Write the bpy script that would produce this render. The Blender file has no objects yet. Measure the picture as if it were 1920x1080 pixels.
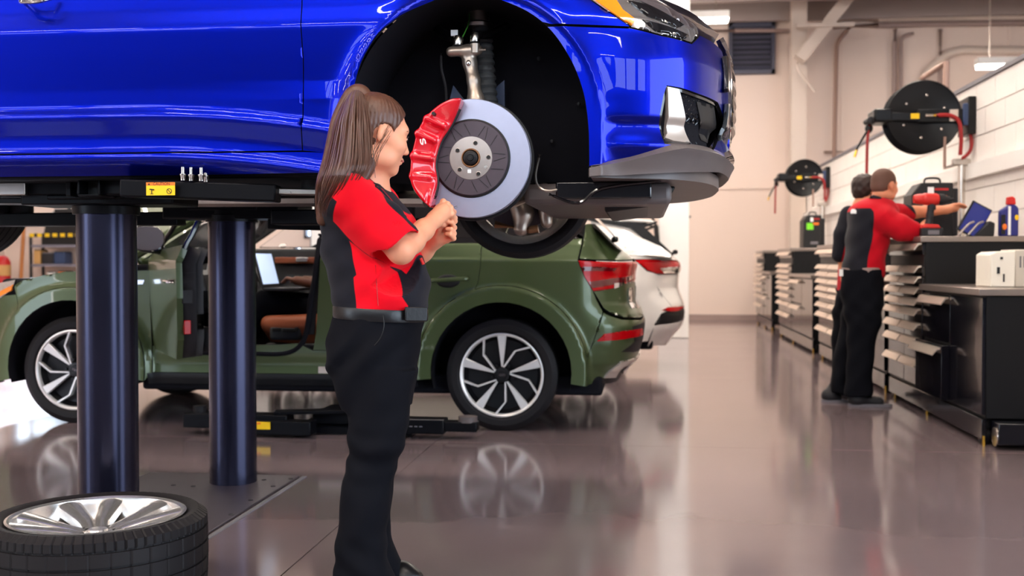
import bpy, bmesh, math, random
import numpy as np
from mathutils import Vector, Matrix, geometry
random.seed(7)
SC = bpy.context.scene
COL = SC.collection
PI = math.pi
R = math.radians

# ------------------------------------------------------------------ camera
FPX, CAMH, YAW, PIT = 2050.0, 1.07, R(6.815), math.atan(50 / 2050.0)
cam_d = bpy.data.cameras.new('camera')
cam_d.sensor_width = 36.0
cam_d.lens = FPX * 36.0 / 1920.0
cam_d.clip_start = 0.05
cam_d.dof.use_dof = True
cam_d.dof.focus_distance = 3.65
cam_d.dof.aperture_fstop = 3.2
cam = bpy.data.objects.new('camera', cam_d)
COL.objects.link(cam)
cam.location = (0, 0, CAMH)
cam.rotation_euler = (PI / 2 - PIT, 0, YAW)
SC.camera = cam

# ------------------------------------------------------------------ world, sun, exposure
w = bpy.data.worlds.new('daylight')
SC.world = w
w.use_nodes = True
w.node_tree.nodes['Background'].inputs[0].default_value = (0.70, 0.84, 1.0, 1)
w.node_tree.nodes['Background'].inputs[1].default_value = 4.0
sun_d = bpy.data.lights.new('sun', 'SUN')
sun_d.energy = 45.0
sun_d.angle = R(2.0)
sun_d.color = (0.74, 0.87, 1.0)
sun = bpy.data.objects.new('sun', sun_d)
COL.objects.link(sun)
sun.rotation_euler = Vector((0.42, -0.90, -0.25)).to_track_quat('-Z', 'Y').to_euler()
vs = SC.view_settings
vs.view_transform = 'Standard'
vs.look = 'None'
vs.gamma = 1.0
vs.use_curve_mapping = False
vs.exposure = 1.05
LAMP = 30.0         # emission of the ceiling tubes

# camera model, used to turn measured picture points into places in the world
_cy, _sy, _cp, _sp = math.cos(YAW), math.sin(YAW), math.cos(PIT), math.sin(PIT)
_R = np.array([_cy, _sy, 0.0])
_F = np.array([-_sy * _cp, _cy * _cp, -_sp])
_U = np.array([-_sy * _sp, _cy * _sp, _cp])
_C = np.array([0, 0, CAMH])
def ray(u, v): return _F + _R * (u - 960) / FPX - _U * (v - 540) / FPX
def atY(u, v, y):
    d = ray(u, v); return _C + d * (y / d[1])
def atX(u, v, x):
    d = ray(u, v); return _C + d * (x / d[0])
def atZ(u, v, z=0.0):
    d = ray(u, v); return _C + d * ((z - CAMH) / d[2])
def proj(P):
    q = np.asarray(P, float) - _C
    z = q @ _F
    return 960 + FPX * (q @ _R) / z, 540 - FPX * (q @ _U) / z

# ------------------------------------------------------------------ materials
def lin(c):
    r = []
    for x in c[:3]:
        x = x / 255.0
        r.append(x / 12.92 if x <= 0.04045 else ((x + 0.055) / 1.055) ** 2.4)
    return r + [1.0]
MATS = {}
def M(name, col, rough=0.5, metal=0.0, spec=0.5, coat=0.0, coat_r=0.03, var=0.08, vscale=6.0, bump=0.0, bscale=60.0,
      rvar=0.0, emit=0.0, ecol=None, trans=0.0, alpha=1.0, ior=1.45, sheen=0.0, sss=0.0, aniso=0.0):
    m = bpy.data.materials.new(name); MATS[name] = m
    m.use_nodes = True
    nt = m.node_tree; N = nt.nodes; L = nt.links
    b = N['Principled BSDF']
    I = b.inputs
    I['Roughness'].default_value = rough; I['Metallic'].default_value = metal
    I['Specular IOR Level'].default_value = spec; I['Coat Weight'].default_value = coat
    I['Coat Roughness'].default_value = coat_r; I['IOR'].default_value = ior
    I['Transmission Weight'].default_value = trans; I['Alpha'].default_value = alpha
    I['Sheen Weight'].default_value = sheen
    if sss:
        I['Subsurface Weight'].default_value = sss; I['Subsurface Radius'].default_value = (0.012, 0.005, 0.003)
        I['Subsurface Scale'].default_value = 1.0
    I['Anisotropic'].default_value = aniso
    c = lin(col)
    if var > 0 or bump > 0 or rvar > 0:
        tc = N.new('ShaderNodeTexCoord')
        nz = N.new('ShaderNodeTexNoise'); nz.inputs['Scale'].default_value = vscale; nz.inputs['Detail'].default_value = 4
        L.new(tc.outputs['Object'], nz.inputs['Vector'])
        mx = N.new('ShaderNodeMix'); mx.data_type = 'RGBA'
        mx.inputs['A'].default_value = [x * (1 - var) for x in c[:3]] + [1]
        mx.inputs['B'].default_value = [min(1, x * (1 + var)) for x in c[:3]] + [1]
        L.new(nz.outputs['Fac'], mx.inputs['Factor'])
        L.new(mx.outputs['Result'], I['Base Color'])
        m['mixnode'] = mx.name
        if rvar > 0:
            mr = N.new('ShaderNodeMapRange')
            mr.inputs['To Min'].default_value = max(0.02, rough - rvar); mr.inputs['To Max'].default_value = rough + rvar
            L.new(nz.outputs['Fac'], mr.inputs['Value']); L.new(mr.outputs['Result'], I['Roughness'])
        if bump > 0:
            n2 = N.new('ShaderNodeTexNoise'); n2.inputs['Scale'].default_value = bscale; n2.inputs['Detail'].default_value = 3
            L.new(tc.outputs['Object'], n2.inputs['Vector'])
            bp = N.new('ShaderNodeBump'); bp.inputs['Strength'].default_value = bump; bp.inputs['Distance'].default_value = 0.004
            L.new(n2.outputs['Fac'], bp.inputs['Height']); L.new(bp.outputs['Normal'], I['Normal'])
    else:
        I['Base Color'].default_value = c
    if emit > 0:
        I['Emission Color'].default_value = lin(ecol or col); I['Emission Strength'].default_value = emit
    return m
def masked(name, base, other, attr):
    """cloth of two colours; the seam follows the float attribute sewn into the mesh"""
    m = MATS[base].copy(); m.name = name; MATS[name] = m
    nt = m.node_tree; N = nt.nodes; L = nt.links
    b = N['Principled BSDF']
    a = N.new('ShaderNodeAttribute'); a.attribute_name = attr
    g = N.new('ShaderNodeMapRange'); g.inputs['From Min'].default_value = -0.0012; g.inputs['From Max'].default_value = 0.0012
    L.new(a.outputs['Fac'], g.inputs['Value'])
    mx = N.new('ShaderNodeMix'); mx.data_type = 'RGBA'
    L.new(g.outputs['Result'], mx.inputs['Factor'])
    src = b.inputs['Base Color'].links[0].from_socket
    L.new(src, mx.inputs['A']); mx.inputs['B'].default_value = lin(other)
    L.new(mx.outputs['Result'], b.inputs['Base Color'])
    return m

M('wall_beige', (222, 202, 190), 0.75, var=0.04, vscale=0.6, bump=0.05, bscale=30)
M('wall_white', (236, 230, 224), 0.65, var=0.03, vscale=3, bump=0.1, bscale=90)
M('wall_charcoal', (58, 58, 66), 0.7, var=0.05, vscale=1)
M('mortar', (196, 188, 182), 0.8, var=0.05)
M('ceiling_paint', (150, 136, 132), 0.8, var=0.05, vscale=1)
M('steel_paint', (206, 190, 178), 0.55, var=0.04, vscale=2)
M('conduit', (150, 128, 122), 0.5, var=0.05)
M('copper_pipe', (156, 124, 110), 0.5, var=0.05)
M('louver_metal', (72, 72, 88), 0.5, var=0.06)
M('white_metal', (235, 232, 228), 0.35, var=0.03)
M('tube_glow', (255, 244, 228), 0.4, var=0, emit=LAMP, ecol=(255, 243, 230))
M('concrete', (116, 101, 103), 0.11, spec=0.7, var=0.12, vscale=1.6, rvar=0.035)
M('joint_filler', (84, 74, 72), 0.7)
M('blue_paint', (0, 20, 158), 0.34, metal=0.92, spec=0.2, coat=0.4, coat_r=0.012, var=0.03, vscale=400)
M('green_paint', (70, 84, 50), 0.36, metal=0.35, coat=0.5, coat_r=0.03, var=0.03, vscale=400)
M('white_paint', (238, 234, 228), 0.35, coat=1.0, coat_r=0.03, var=0.02)
M('black_plastic', (14, 14, 17), 0.5, var=0.1, bump=0.05, bscale=200)
M('black_gloss', (12, 12, 16), 0.12, coat=0.6, var=0.05)
M('liner_black', (17, 16, 22), 0.85, spec=0.2, var=0.15, vscale=12, bump=0.15, bscale=150)
M('under_grey', (96, 86, 84), 0.45, var=0.15, vscale=9, bump=0.06, bscale=40)
M('rubber', (24, 21, 23), 0.6, spec=0.3, var=0.12, vscale=10, bump=0.04, bscale=120)
M('rubber_groove', (12, 11, 13), 0.8, spec=0.2, var=0.1)
M('alloy', (228, 224, 220), 0.22, metal=0.85, var=0.05, rvar=0.05)
M('alloy_bright', (236, 232, 228), 0.3, metal=0.5, var=0.03)
M('alloy_dark', (20, 19, 22), 0.4, metal=0.4, var=0.1)
M('chrome', (225, 225, 228), 0.08, metal=1.0, var=0.02)
M('brushed_steel', (176, 168, 160), 0.3, metal=1.0, var=0.1, vscale=30, rvar=0.06)
M('disc_steel', (168, 170, 190), 0.36, metal=0.85, var=0.05, vscale=40)
M('disc_hat', (74, 66, 74), 0.6, metal=0.3, var=0.1, vscale=30)
M('hub_steel', (168, 158, 152), 0.35, metal=0.9, var=0.12, vscale=30)
M('rust', (140, 98, 66), 0.6, metal=0.5, var=0.2, vscale=60)
M('caliper_red', (214, 6, 30), 0.22, coat=1.0, coat_r=0.02, spec=0.6, var=0.03)
M('print_white', (245, 245, 245), 0.5, var=0)
M('print_black', (10, 10, 10), 0.5, var=0)
M('cast_alu', (170, 156, 144), 0.36, metal=0.85, var=0.12, vscale=40, bump=0.06, bscale=200)
M('green_wire', (70, 150, 50), 0.4, var=0)
M('zinc', (205, 196, 186), 0.25, metal=1.0, var=0.06)
M('lift_black', (11, 11, 15), 0.36, spec=0.14, var=0.15, vscale=14, bump=0.03, bscale=60)
M('lift_post', (44, 44, 62), 0.24, metal=0.8, var=0.1, vscale=3, rvar=0.05)
M('lift_plate', (74, 66, 74), 0.42, metal=0.4, var=0.15, vscale=7, bump=0.04, bscale=80)
M('yellow_print', (250, 202, 10), 0.45, var=0.04)
M('orange_print', (238, 120, 30), 0.45, var=0.04)
M('amber', (255, 140, 22), 0.12, coat=1.0, var=0.08, vscale=80)
M('lamp_clear', (190, 186, 182), 0.06, metal=0.85, coat=1.0, var=0.25, vscale=45)
M('lamp_red', (182, 3, 12), 0.2, spec=0.25, coat=0.15, var=0.15, vscale=90)
M('lamp_red_dark', (96, 6, 14), 0.1, coat=1.0, var=0.1)
M('silver_trim', (206, 192, 180), 0.32, metal=0.5, var=0.04)
M('glass_dark', (16, 18, 20), 0.04, spec=0.6, coat=1.0, var=0)
M('skin', (232, 160, 124), 0.48, sss=0.12, var=0.07, vscale=25, bump=0.05, bscale=260)
M('skin_man', (214, 140, 104), 0.5, sss=0.1, var=0.07, vscale=25)
M('skin_dark', (110, 66, 46), 0.45, sss=0.05, var=0.08, vscale=25)
M('hair_brown', (88, 54, 38), 0.42, spec=0.6, var=0.45, vscale=40)
M('hair_dark', (46, 30, 26), 0.55, var=0.25, vscale=60)
M('hair_short', (92, 62, 50), 0.7, var=0.2, vscale=120)
M('cloth_black', (25, 25, 33), 0.82, spec=0.2, sheen=0.05, var=0.1, vscale=30, bump=0.12, bscale=500)
M('trouser_cloth', (9, 10, 17), 0.85, spec=0.15, var=0.12, vscale=20, bump=0.12, bscale=600)
M('cloth_red', (226, 8, 32), 0.75, spec=0.25, sheen=0.1, var=0.05, vscale=20, bump=0.1, bscale=500)
masked('shirt_cloth', 'cloth_black', (240, 2, 30), 'sewn')
masked('shirt_cloth_man', 'cloth_black', (186, 6, 28), 'sewn')
M('leather_black', (13, 13, 16), 0.35, spec=0.5, var=0.1, bump=0.08, bscale=120)
M('leather_tan', (168, 92, 58), 0.5, var=0.1, bump=0.06, bscale=150)
M('interior_grey', (62, 64, 66), 0.6, var=0.08)
M('screen_light', (196, 212, 236), 0.3, var=0.05, vscale=8, emit=0.5, ecol=(190, 210, 240))
M('cabinet_black', (9, 9, 16), 0.14, spec=0.5, coat=0.3, var=0.06)
M('cabinet_end', (8, 8, 11), 0.45, spec=0.3, var=0.06)
M('handle_alu', (232, 216, 200), 0.3, metal=0.75, var=0.04)
M('bench_top', (150, 138, 130), 0.28, metal=0.7, var=0.08, vscale=12)
M('reel_black', (11, 11, 14), 0.34, spec=0.3, var=0.1)
M('hose_red', (150, 26, 26), 0.5, var=0.06)
M('brass', (222, 176, 70), 0.25, metal=0.9, var=0.06)
M('tool_red', (206, 40, 34), 0.4, var=0.06)
M('plastic_cream', (240, 234, 220), 0.45, var=0.03)
M('plastic_greybeige', (206, 198, 184), 0.5, var=0.04)
M('label_green', (120, 220, 40), 0.5, var=0.03)
M('label_blue', (36, 40, 120), 0.35, var=0.05)
M('tablet_blue', (18, 26, 86), 0.15, var=0.1, emit=0.15, ecol=(30, 50, 160))
M('shelf_grey', (120, 116, 128), 0.5, var=0.06)
M('wood', (168, 104, 52), 0.6, var=0.2, vscale=9)
M('cardboard', (196, 150, 92), 0.8, var=0.1)
M('red_paint', (178, 24, 24), 0.4, var=0.08)
M('yellow_paint', (230, 190, 20), 0.5, var=0.08)
M('dark_grey', (29, 28, 32), 0.6, var=0.1)
M('mid_grey', (110, 106, 112), 0.6, var=0.1)
M('pane', (235, 242, 250), 0.02, trans=1.0, var=0, ior=1.05)
M('blue_grey_metal', (40, 58, 92), 0.5, var=0.1)

# ------------------------------------------------------------------ building helpers
WM = {}
def link(name, me, parent=None):
    o = bpy.data.objects.new(name, me); COL.objects.link(o)
    if parent is not None:
        o.parent = parent; o.matrix_parent_inverse = WM.get(parent.name, Matrix.Identity(4)).inverted()
    WM[o.name] = Matrix.Identity(4)
    return o
def tag(o, label=None, cat=None, group=None, kind=None):
    if label: o['label'] = label
    if cat: o['category'] = cat
    if group: o['group'] = group
    if kind: o['kind'] = kind
    return o
def thing(name, label, cat, loc=(0, 0, 0), rotz=0.0, group=None):
    o = bpy.data.objects.new(name, None); COL.objects.link(o)
    o.empty_display_size = 0.1
    o.location = loc; o.rotation_euler = (0, 0, rotz)
    WM[o.name] = Matrix.Translation(Vector(loc)) @ Matrix.Rotation(rotz, 4, 'Z')
    return tag(o, label, cat, group)
def dup(o, parent=None, **kw):
    c = o.copy(); COL.objects.link(c); c.parent = parent
    for ch in list(o.children): dup(ch, c)
    if kw: tag(c, **kw)
    return c
def xf(pts, Mx):
    return [tuple(Mx @ Vector(p)) for p in pts]
def frame(d):
    d = Vector(d).normalized()
    a = Vector((0, 0, 1)) if abs(d.z) < 0.9 else Vector((1, 0, 0))
    s = d.cross(a).normalized(); t = s.cross(d).normalized()
    return s, t, d
class MB:
    def __init__(s): s.v = []; s.f = []; s.mi = []; s.cur = 0
    def add(s, v, f, Mx=None):
        if Mx is not None: v = xf(v, Mx)
        n = len(s.v); s.v += [tuple(p) for p in v]; s.f += [tuple(i + n for i in q) for q in f]; s.mi += [s.cur] * len(f)
        return s
    def box(s, x0, x1, y0, y1, z0, z1, Mx=None):
        v = [(x0, y0, z0), (x1, y0, z0), (x1, y1, z0), (x0, y1, z0), (x0, y0, z1), (x1, y0, z1), (x1, y1, z1), (x0, y1, z1)]
        return s.add(v, [(0, 3, 2, 1), (4, 5, 6, 7), (0, 1, 5, 4), (1, 2, 6, 5), (2, 3, 7, 6), (3, 0, 4, 7)], Mx)
    def bar(s, p0, p1, a, b, up=(0, 0, 1)):
        """rectangular bar from p0 to p1, a wide, b high"""
        p0 = Vector(p0); p1 = Vector(p1); d = (p1 - p0); L = d.length; d.normalize()
        up = Vector(up)
        if abs(d.dot(up)) > 0.98: up = Vector((1, 0, 0))
        sx = d.cross(up).normalized(); uz = sx.cross(d)
        Mx = Matrix((( d.x, sx.x, uz.x, p0.x), (d.y, sx.y, uz.y, p0.y), (d.z, sx.z, uz.z, p0.z), (0, 0, 0, 1)))
        return s.box(0, L, -a / 2, a / 2, -b / 2, b / 2, Mx)
    def cyl(s, p0, p1, r0, r1=None, n=24, caps=True):
        r1 = r0 if r1 is None else r1
        a, b, d = frame(Vector(p1) - Vector(p0)); v = []; f = []
        for p, r in ((Vector(p0), r0), (Vector(p1), r1)):
            for i in range(n):
                t = 2 * PI * i / n; v.append(p + a * (r * math.cos(t)) + b * (r * math.sin(t)))
        for i in range(n): f.append((i, i + n, (i + 1) % n + n, (i + 1) % n))
        if caps: f.append(tuple(range(n))); f.append(tuple(reversed(range(n, 2 * n))))
        return s.add(v, f)
    def tube(s, pts, r, n=8, closed=False):
        pts = [Vector(p) for p in pts]; m = len(pts); rr = r if isinstance(r, (list, tuple)) else [r] * m
        v = []; f = []; a = None
        for i, p in enumerate(pts):
            d = (pts[(i + 1) % m] - pts[i - 1]) if closed else (pts[min(i + 1, m - 1)] - pts[max(i - 1, 0)])
            d.normalize()
            if a is None: a, b, _ = frame(d)
            else:
                a = (a - d * a.dot(d)).normalized(); b = d.cross(a)
            for k in range(n):
                t = 2 * PI * k / n; v.append(p + a * (rr[i] * math.cos(t)) + b * (rr[i] * math.sin(t)))
        for i in range(m if closed else m - 1):
            j = (i + 1) % m
            for k in range(n): f.append((i * n + k, i * n + (k + 1) % n, j * n + (k + 1) % n, j * n + k))
        if not closed: f.append(tuple(reversed(range(n)))); f.append(tuple(range((m - 1) * n, m * n)))
        return s.add(v, f)
    def lathe(s, prof, org=(0, 0, 0), axis=(0, 0, 1), n=48, closed=False, a0=0.0, a1=2 * PI):
        a, b, d = frame(axis); org = Vector(org); v = []; f = []; m = len(prof)
        full = abs(a1 - a0 - 2 * PI) < 1e-6
        k = n if full else n + 1
        for i in range(k):
            t = a0 + (a1 - a0) * i / n
            for (r, h) in prof: v.append(org + d * h + a * (r * math.cos(t)) + b * (r * math.sin(t)))
        for i in range(n):
            j = (i + 1) % k
            for q in range(m if closed else m - 1):
                q2 = (q + 1) % m; f.append((i * m + q, j * m + q, j * m + q2, i * m + q2))
        return s.add(v, f)
    def prism(s, poly, ax, d0, d1, Mx=None):
        """polygon extruded along ax; the other two coordinates in xyz order"""
        n = len(poly)
        def mk(p, d): return {'x': (d, p[0], p[1]), 'y': (p[0], d, p[1]), 'z': (p[0], p[1], d)}[ax]
        v = [mk(p, d0) for p in poly] + [mk(p, d1) for p in poly]
        f = [tuple(range(n)), tuple(reversed(range(n, 2 * n)))] + [(i, i + n, (i + 1) % n + n, (i + 1) % n) for i in range(n)]
        return s.add(v, f, Mx)
    def ell(s, c, r, n=20, Mx=None):
        v = []; f = []; m = n // 2
        for i in range(m + 1):
            p = PI * i / m
            for j in range(n):
                t = 2 * PI * j / n
                v.append((c[0] + r[0] * math.sin(p) * math.cos(t), c[1] + r[1] * math.sin(p) * math.sin(t), c[2] + r[2] * math.cos(p)))
        for i in range(m):
            for j in range(n): f.append((i * n + j, (i + 1) * n + j, (i + 1) * n + (j + 1) % n, i * n + (j + 1) % n))
        return s.add(v, f, Mx)
    def grid(s, P):
        P = np.asarray(P); nu, nv = P.shape[:2]
        f = [(i * nv + j, (i + 1) * nv + j, (i + 1) * nv + j + 1, i * nv + j + 1) for i in range(nu - 1) for j in range(nv - 1)]
        return s.add(P.reshape(-1, 3).tolist(), f)
    def mesh(s, name, mats, smooth=35, fix=True):
        me = bpy.data.meshes.new(name); me.from_pydata([tuple(p) for p in s.v], [], s.f)
        for m in (mats if isinstance(mats, (list, tuple)) else [mats]): me.materials.append(MATS[m])
        if any(s.mi): me.polygons.foreach_set('material_index', s.mi)
        if fix:
            bm = bmesh.new(); bm.from_mesh(me)
            bmesh.ops.remove_doubles(bm, verts=bm.verts, dist=1e-6)
            bmesh.ops.recalc_face_normals(bm, faces=bm.faces); bm.to_mesh(me); bm.free()
        if smooth:
            me.shade_smooth(); me.set_sharp_from_angle(angle=R(smooth))
        me.update()
        return me
    def build(s, name, mats, parent=None, smooth=35, bevel=0.0, seg=2, fix=True):
        o = link(name, s.mesh(name, mats, smooth, fix), parent)
        if bevel:
            b = o.modifiers.new('bevel', 'BEVEL'); b.width = bevel; b.segments = seg; b.limit_method = 'ANGLE'; b.angle_limit = R(40)
            b.harden_normals = False
        return o
def text_mb(mb, txt, size, Mx, depth=0.0):
    cu = bpy.data.curves.new('t', 'FONT'); cu.body = txt; cu.size = size; cu.align_x = 'CENTER'; cu.align_y = 'CENTER'; cu.extrude = depth
    o = bpy.data.objects.new('t', cu); COL.objects.link(o)
    dg = bpy.context.evaluated_depsgraph_get(); me = o.evaluated_get(dg).to_mesh()
    v = [tuple(p.co) for p in me.vertices]; f = [tuple(p.vertices) for p in me.polygons]
    o.evaluated_get(dg).to_mesh_clear(); bpy.data.objects.remove(o); bpy.data.curves.remove(cu)
    mb.add(v, f, Mx)
def basis(o, ex, ey, ez):
    ex, ey, ez = Vector(ex), Vector(ey), Vector(ez)
    return Matrix(((ex.x, ey.x, ez.x, o[0]), (ex.y, ey.y, ez.y, o[1]), (ex.z, ey.z, ez.z, o[2]), (0, 0, 0, 1)))
def spl(pts, n=8, closed=False):
    """Catmull-Rom through pts"""
    P = [np.array(p, float) for p in pts]; m = len(P); out = []
    for i in range(m if closed else m - 1):
        if closed: a, b, c, d = P[i - 1], P[i], P[(i + 1) % m], P[(i + 2) % m]
        else:
            b, c = P[i], P[i + 1]; a = P[i - 1] if i else 2 * b - c; d = P[i + 2] if i + 2 < m else 2 * c - b
        for k in range(n):
            t = k / n
            out.append(0.5 * ((2 * b) + (c - a) * t + (2 * a - 5 * b + 4 * c - d) * t * t + (3 * b - a - 3 * c + d) * t ** 3))
    if not closed: out.append(P[-1])
    return [tuple(p) for p in out]
def inpoly(px, py, poly):
    px = np.asarray(px); py = np.asarray(py); ins = np.zeros(px.shape, bool)
    n = len(poly); j = n - 1
    for i in range(n):
        xi, yi = poly[i]; xj, yj = poly[j]
        c = ((yi > py) != (yj > py)) & (px < (xj - xi) * (py - yi) / ((yj - yi) if yj != yi else 1e-12) + xi)
        ins ^= c; j = i
    return ins
def sdpoly(px, py, poly):
    """signed distance, negative inside"""
    d = np.full(np.shape(px), 1e9); n = len(poly)
    for i in range(n):
        x0, y0 = poly[i]; x1, y1 = poly[(i + 1) % n]
        ex, ey = x1 - x0, y1 - y0; L = ex * ex + ey * ey + 1e-12
        t = np.clip(((px - x0) * ex + (py - y0) * ey) / L, 0, 1)
        d = np.minimum(d, (px - x0 - t * ex) ** 2 + (py - y0 - t * ey) ** 2)
    d = np.sqrt(d)
    return np.where(inpoly(px, py, poly), -d, d)

# ------------------------------------------------------------------ curved body panels
class Shell:
    """half outline of a car seen from above plus an inset for every height; sgn = side the panel faces"""
    def __init__(s, plan, inset, yc):
        P = np.array(spl(plan, 24)); s.P = P; s.yc = yc
        seg = np.hypot(*np.diff(P, axis=0).T); s.S = np.concatenate([[0], np.cumsum(seg)])
        T = np.gradient(P, s.S, axis=0); T /= np.linalg.norm(T, axis=1)[:, None]
        s.N = np.stack([T[:, 1], -T[:, 0]], 1)
        if s.N[len(P) // 2, 1] > 0: s.N = -s.N
        s.inset = inset
    def sx(s, x):
        o = np.argsort(s.P[:, 0], kind='stable'); return float(np.interp(x, s.P[o, 0], s.S[o]))
    def pt(s, ss, z, out=0.0):
        ss = np.asarray(ss, float); z = np.asarray(z, float)
        x = np.interp(ss, s.S, s.P[:, 0]); y = np.interp(ss, s.S, s.P[:, 1])
        nx = np.interp(ss, s.S, s.N[:, 0]); ny = np.interp(ss, s.S, s.N[:, 1])
        d = s.inset(x, z, ss) - out
        return np.stack([x - nx * d, y - ny * d, z + 0 * x], -1)
    def px(s, u, v, lo=None, hi=None):
        """place on the shell that shows at picture point u, v"""
        ss = np.linspace(s.S[0] if lo is None else lo, s.S[-1] if hi is None else hi, 1500); z = 1.0
        cx = np.interp(ss, s.S, s.P[:, 0])
        for k in range(5):
            q = s.pt(ss, np.full_like(ss, z)); uu, vv = proj(q)
            if k == 0:
                a = 0; b = len(ss) - 1
            imx = int(np.argmax(uu)); imn = int(np.argmin(uu))
            a, b = min(imx, imn), max(imx, imn)
            seg = uu[a:b + 1]; sg = ss[a:b + 1]
            if seg[0] > seg[-1]: seg, sg = seg[::-1], sg[::-1]
            seg = np.maximum.accumulate(seg)
            t = float(np.interp(u, seg, sg))
            P0 = s.pt([t], [z])[0]; z = atY(u, v, P0[1])[2]
        return t, z
    def poly(s, pts, **k): return [s.px(u, v, **k) for (u, v) in pts]
def resample(poly, step):
    out = []; n = len(poly)
    for i in range(n):
        a = np.array(poly[i]); b = np.array(poly[(i + 1) % n]); L = np.hypot(*(b - a)); k = max(1, int(round(L / step)))
        for j in range(k): out.append(tuple(a + (b - a) * j / k))
    return out
def inset_poly(poly, g):
    P = np.array(poly); n = len(P); A = 0.5 * np.sum(P[:, 0] * np.roll(P[:, 1], -1) - np.roll(P[:, 0], -1) * P[:, 1])
    s = 1 if A > 0 else -1; out = []
    for i in range(n):
        e0 = P[i] - P[i - 1]; e1 = P[(i + 1) % n] - P[i]
        n0 = np.array([-e0[1], e0[0]]) / (np.hypot(*e0) + 1e-9); n1 = np.array([-e1[1], e1[0]]) / (np.hypot(*e1) + 1e-9)
        m = n0 + n1; L = np.hypot(*m)
        m = m / L if L > 1e-6 else n0
        out.append(tuple(P[i] + s * m * g / max(0.5, float(m @ n0))))
    return out
def panel(name, sh, poly, mat, parent, step=0.02, out=0.0, thick=0.014, gap=0.0018, mirror=True, holes=(), bulge=0.0, nrm=True):
    """body panel cut along poly (s, z) out of the shell sh"""
    if gap: poly = inset_poly(poly, gap)
    bd = resample(poly, step); P = np.array(bd)
    x0, z0 = P.min(0); x1, z1 = P.max(0)
    gx, gz = np.meshgrid(np.arange(x0, x1, step), np.arange(z0, z1, step * 0.75), indexing='ij')
    gx = gx.ravel(); gz = gz.ravel(); hb = [resample(h, step) for h in holes]
    sd = sdpoly(gx, gz, bd); ok = sd < -0.45 * step
    for h in hb: ok &= sdpoly(gx, gz, h) > 0.45 * step
    pts = list(bd); loops = [list(range(len(bd)))]
    for h in hb: loops.append(list(range(len(pts), len(pts) + len(h)))); pts += h
    nb = len(pts); pts += list(zip(gx[ok], gz[ok]))
    ed = [(l[i], l[(i + 1) % len(l)]) for l in loops for i in range(len(l))]
    r = geometry.delaunay_2d_cdt([Vector((float(a), float(b))) for a, b in pts], ed, [], 0, 1e-6, True)
    Q = np.array([tuple(p) for p in r[0]]); T = [tuple(t) for t in r[2]]
    tc = np.array([Q[list(t)].mean(0) for t in T])
    keep = inpoly(tc[:, 0], tc[:, 1], bd)
    for h in hb: keep &= ~inpoly(tc[:, 0], tc[:, 1], h)
    T = [t for t, k in zip(T, keep) if k]
    o_ = np.full(len(Q), out)
    if bulge:
        o_ = o_ + bulge * (1 - np.exp(-np.maximum(0, -sdpoly(Q[:, 0], Q[:, 1], bd)) / 0.02))
    V = sh.pt(Q[:, 0], Q[:, 1], o_); e = 0.0015
    du = sh.pt(Q[:, 0] + e, Q[:, 1], o_) - sh.pt(Q[:, 0] - e, Q[:, 1], o_)
    dv = sh.pt(Q[:, 0], Q[:, 1] + e, o_) - sh.pt(Q[:, 0], Q[:, 1] - e, o_)
    Nn = np.cross(du, dv); Nn /= np.linalg.norm(Nn, axis=1)[:, None] + 1e-12
    ref = sh.pt(Q[:, 0], Q[:, 1], o_ + 0.01) - V
    Nn *= np.where((Nn * ref).sum(1) < 0, -1, 1)[:, None]
    # orient
    a, b, c = T[0]
    F = []
    for (a, b, c) in T:
        fn = np.cross(V[b] - V[a], V[c] - V[a]); F.append((a, b, c) if fn @ Nn[a] >= 0 else (a, c, b))
    cnt = {}
    for t in F:
        for i in range(3):
            k = (t[i], t[(i + 1) % 3]); cnt[k] = 1
    be = [k for k in cnt if (k[1], k[0]) not in cnt]
    bi = sorted({i for k in be for i in k}); mp = {b_: len(V) + i for i, b_ in enumerate(bi)}
    Vi = V[bi] - Nn[bi] * thick
    V2 = np.vstack([V, Vi]); F2 = F + [(k[1], k[0], mp[k[0]], mp[k[1]]) for k in be]
    res = []
    for side in ((1,) if mirror == 'far' else (0, 1) if mirror else (0,)):
        VV = V2.copy(); FF = F2; NN = Nn.copy()
        if side: VV[:, 1] = 2 * sh.yc - VV[:, 1]; FF = [tuple(reversed(f)) for f in F2]; NN[:, 1] *= -1
        me = bpy.data.meshes.new(name); me.from_pydata(VV.tolist(), [], FF); me.materials.append(MATS[mat]); me.shade_smooth()
        if gap > 0 and thick <= 0.02:      # folded edge blackened to put shade into the panel gap
            me.materials.append(MATS['liner_black']); me.polygons.foreach_set('material_index', [0] * len(F) + [1] * (len(FF) - len(F)))
        if nrm:
            nf = len(F); me.update(); ln = []
            for fi, f in enumerate(FF):
                if fi < nf: ln += [tuple(NN[i]) for i in f]
                else: ln += [tuple(me.polygons[fi].normal)] * len(f)
            me.normals_split_custom_set(ln)
        res.append(link(name, me, parent))
    return res[0] if len(res) == 1 else res
def tabled(pts, sig=0.008):
    """smooth profile table: pts (z, value)"""
    pts = np.array(pts, float); z = np.linspace(pts[0, 0] - 0.05, pts[-1, 0] + 0.05, 1200); v = np.interp(z, pts[:, 0], pts[:, 1])
    h = z[1] - z[0]; k = np.exp(-0.5 * (np.arange(-60, 61) * h / sig) ** 2); k /= k.sum()
    vv = np.convolve(np.pad(v, 60, mode='edge'), k, 'valid')
    return lambda q: np.interp(q, z, vv)

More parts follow.
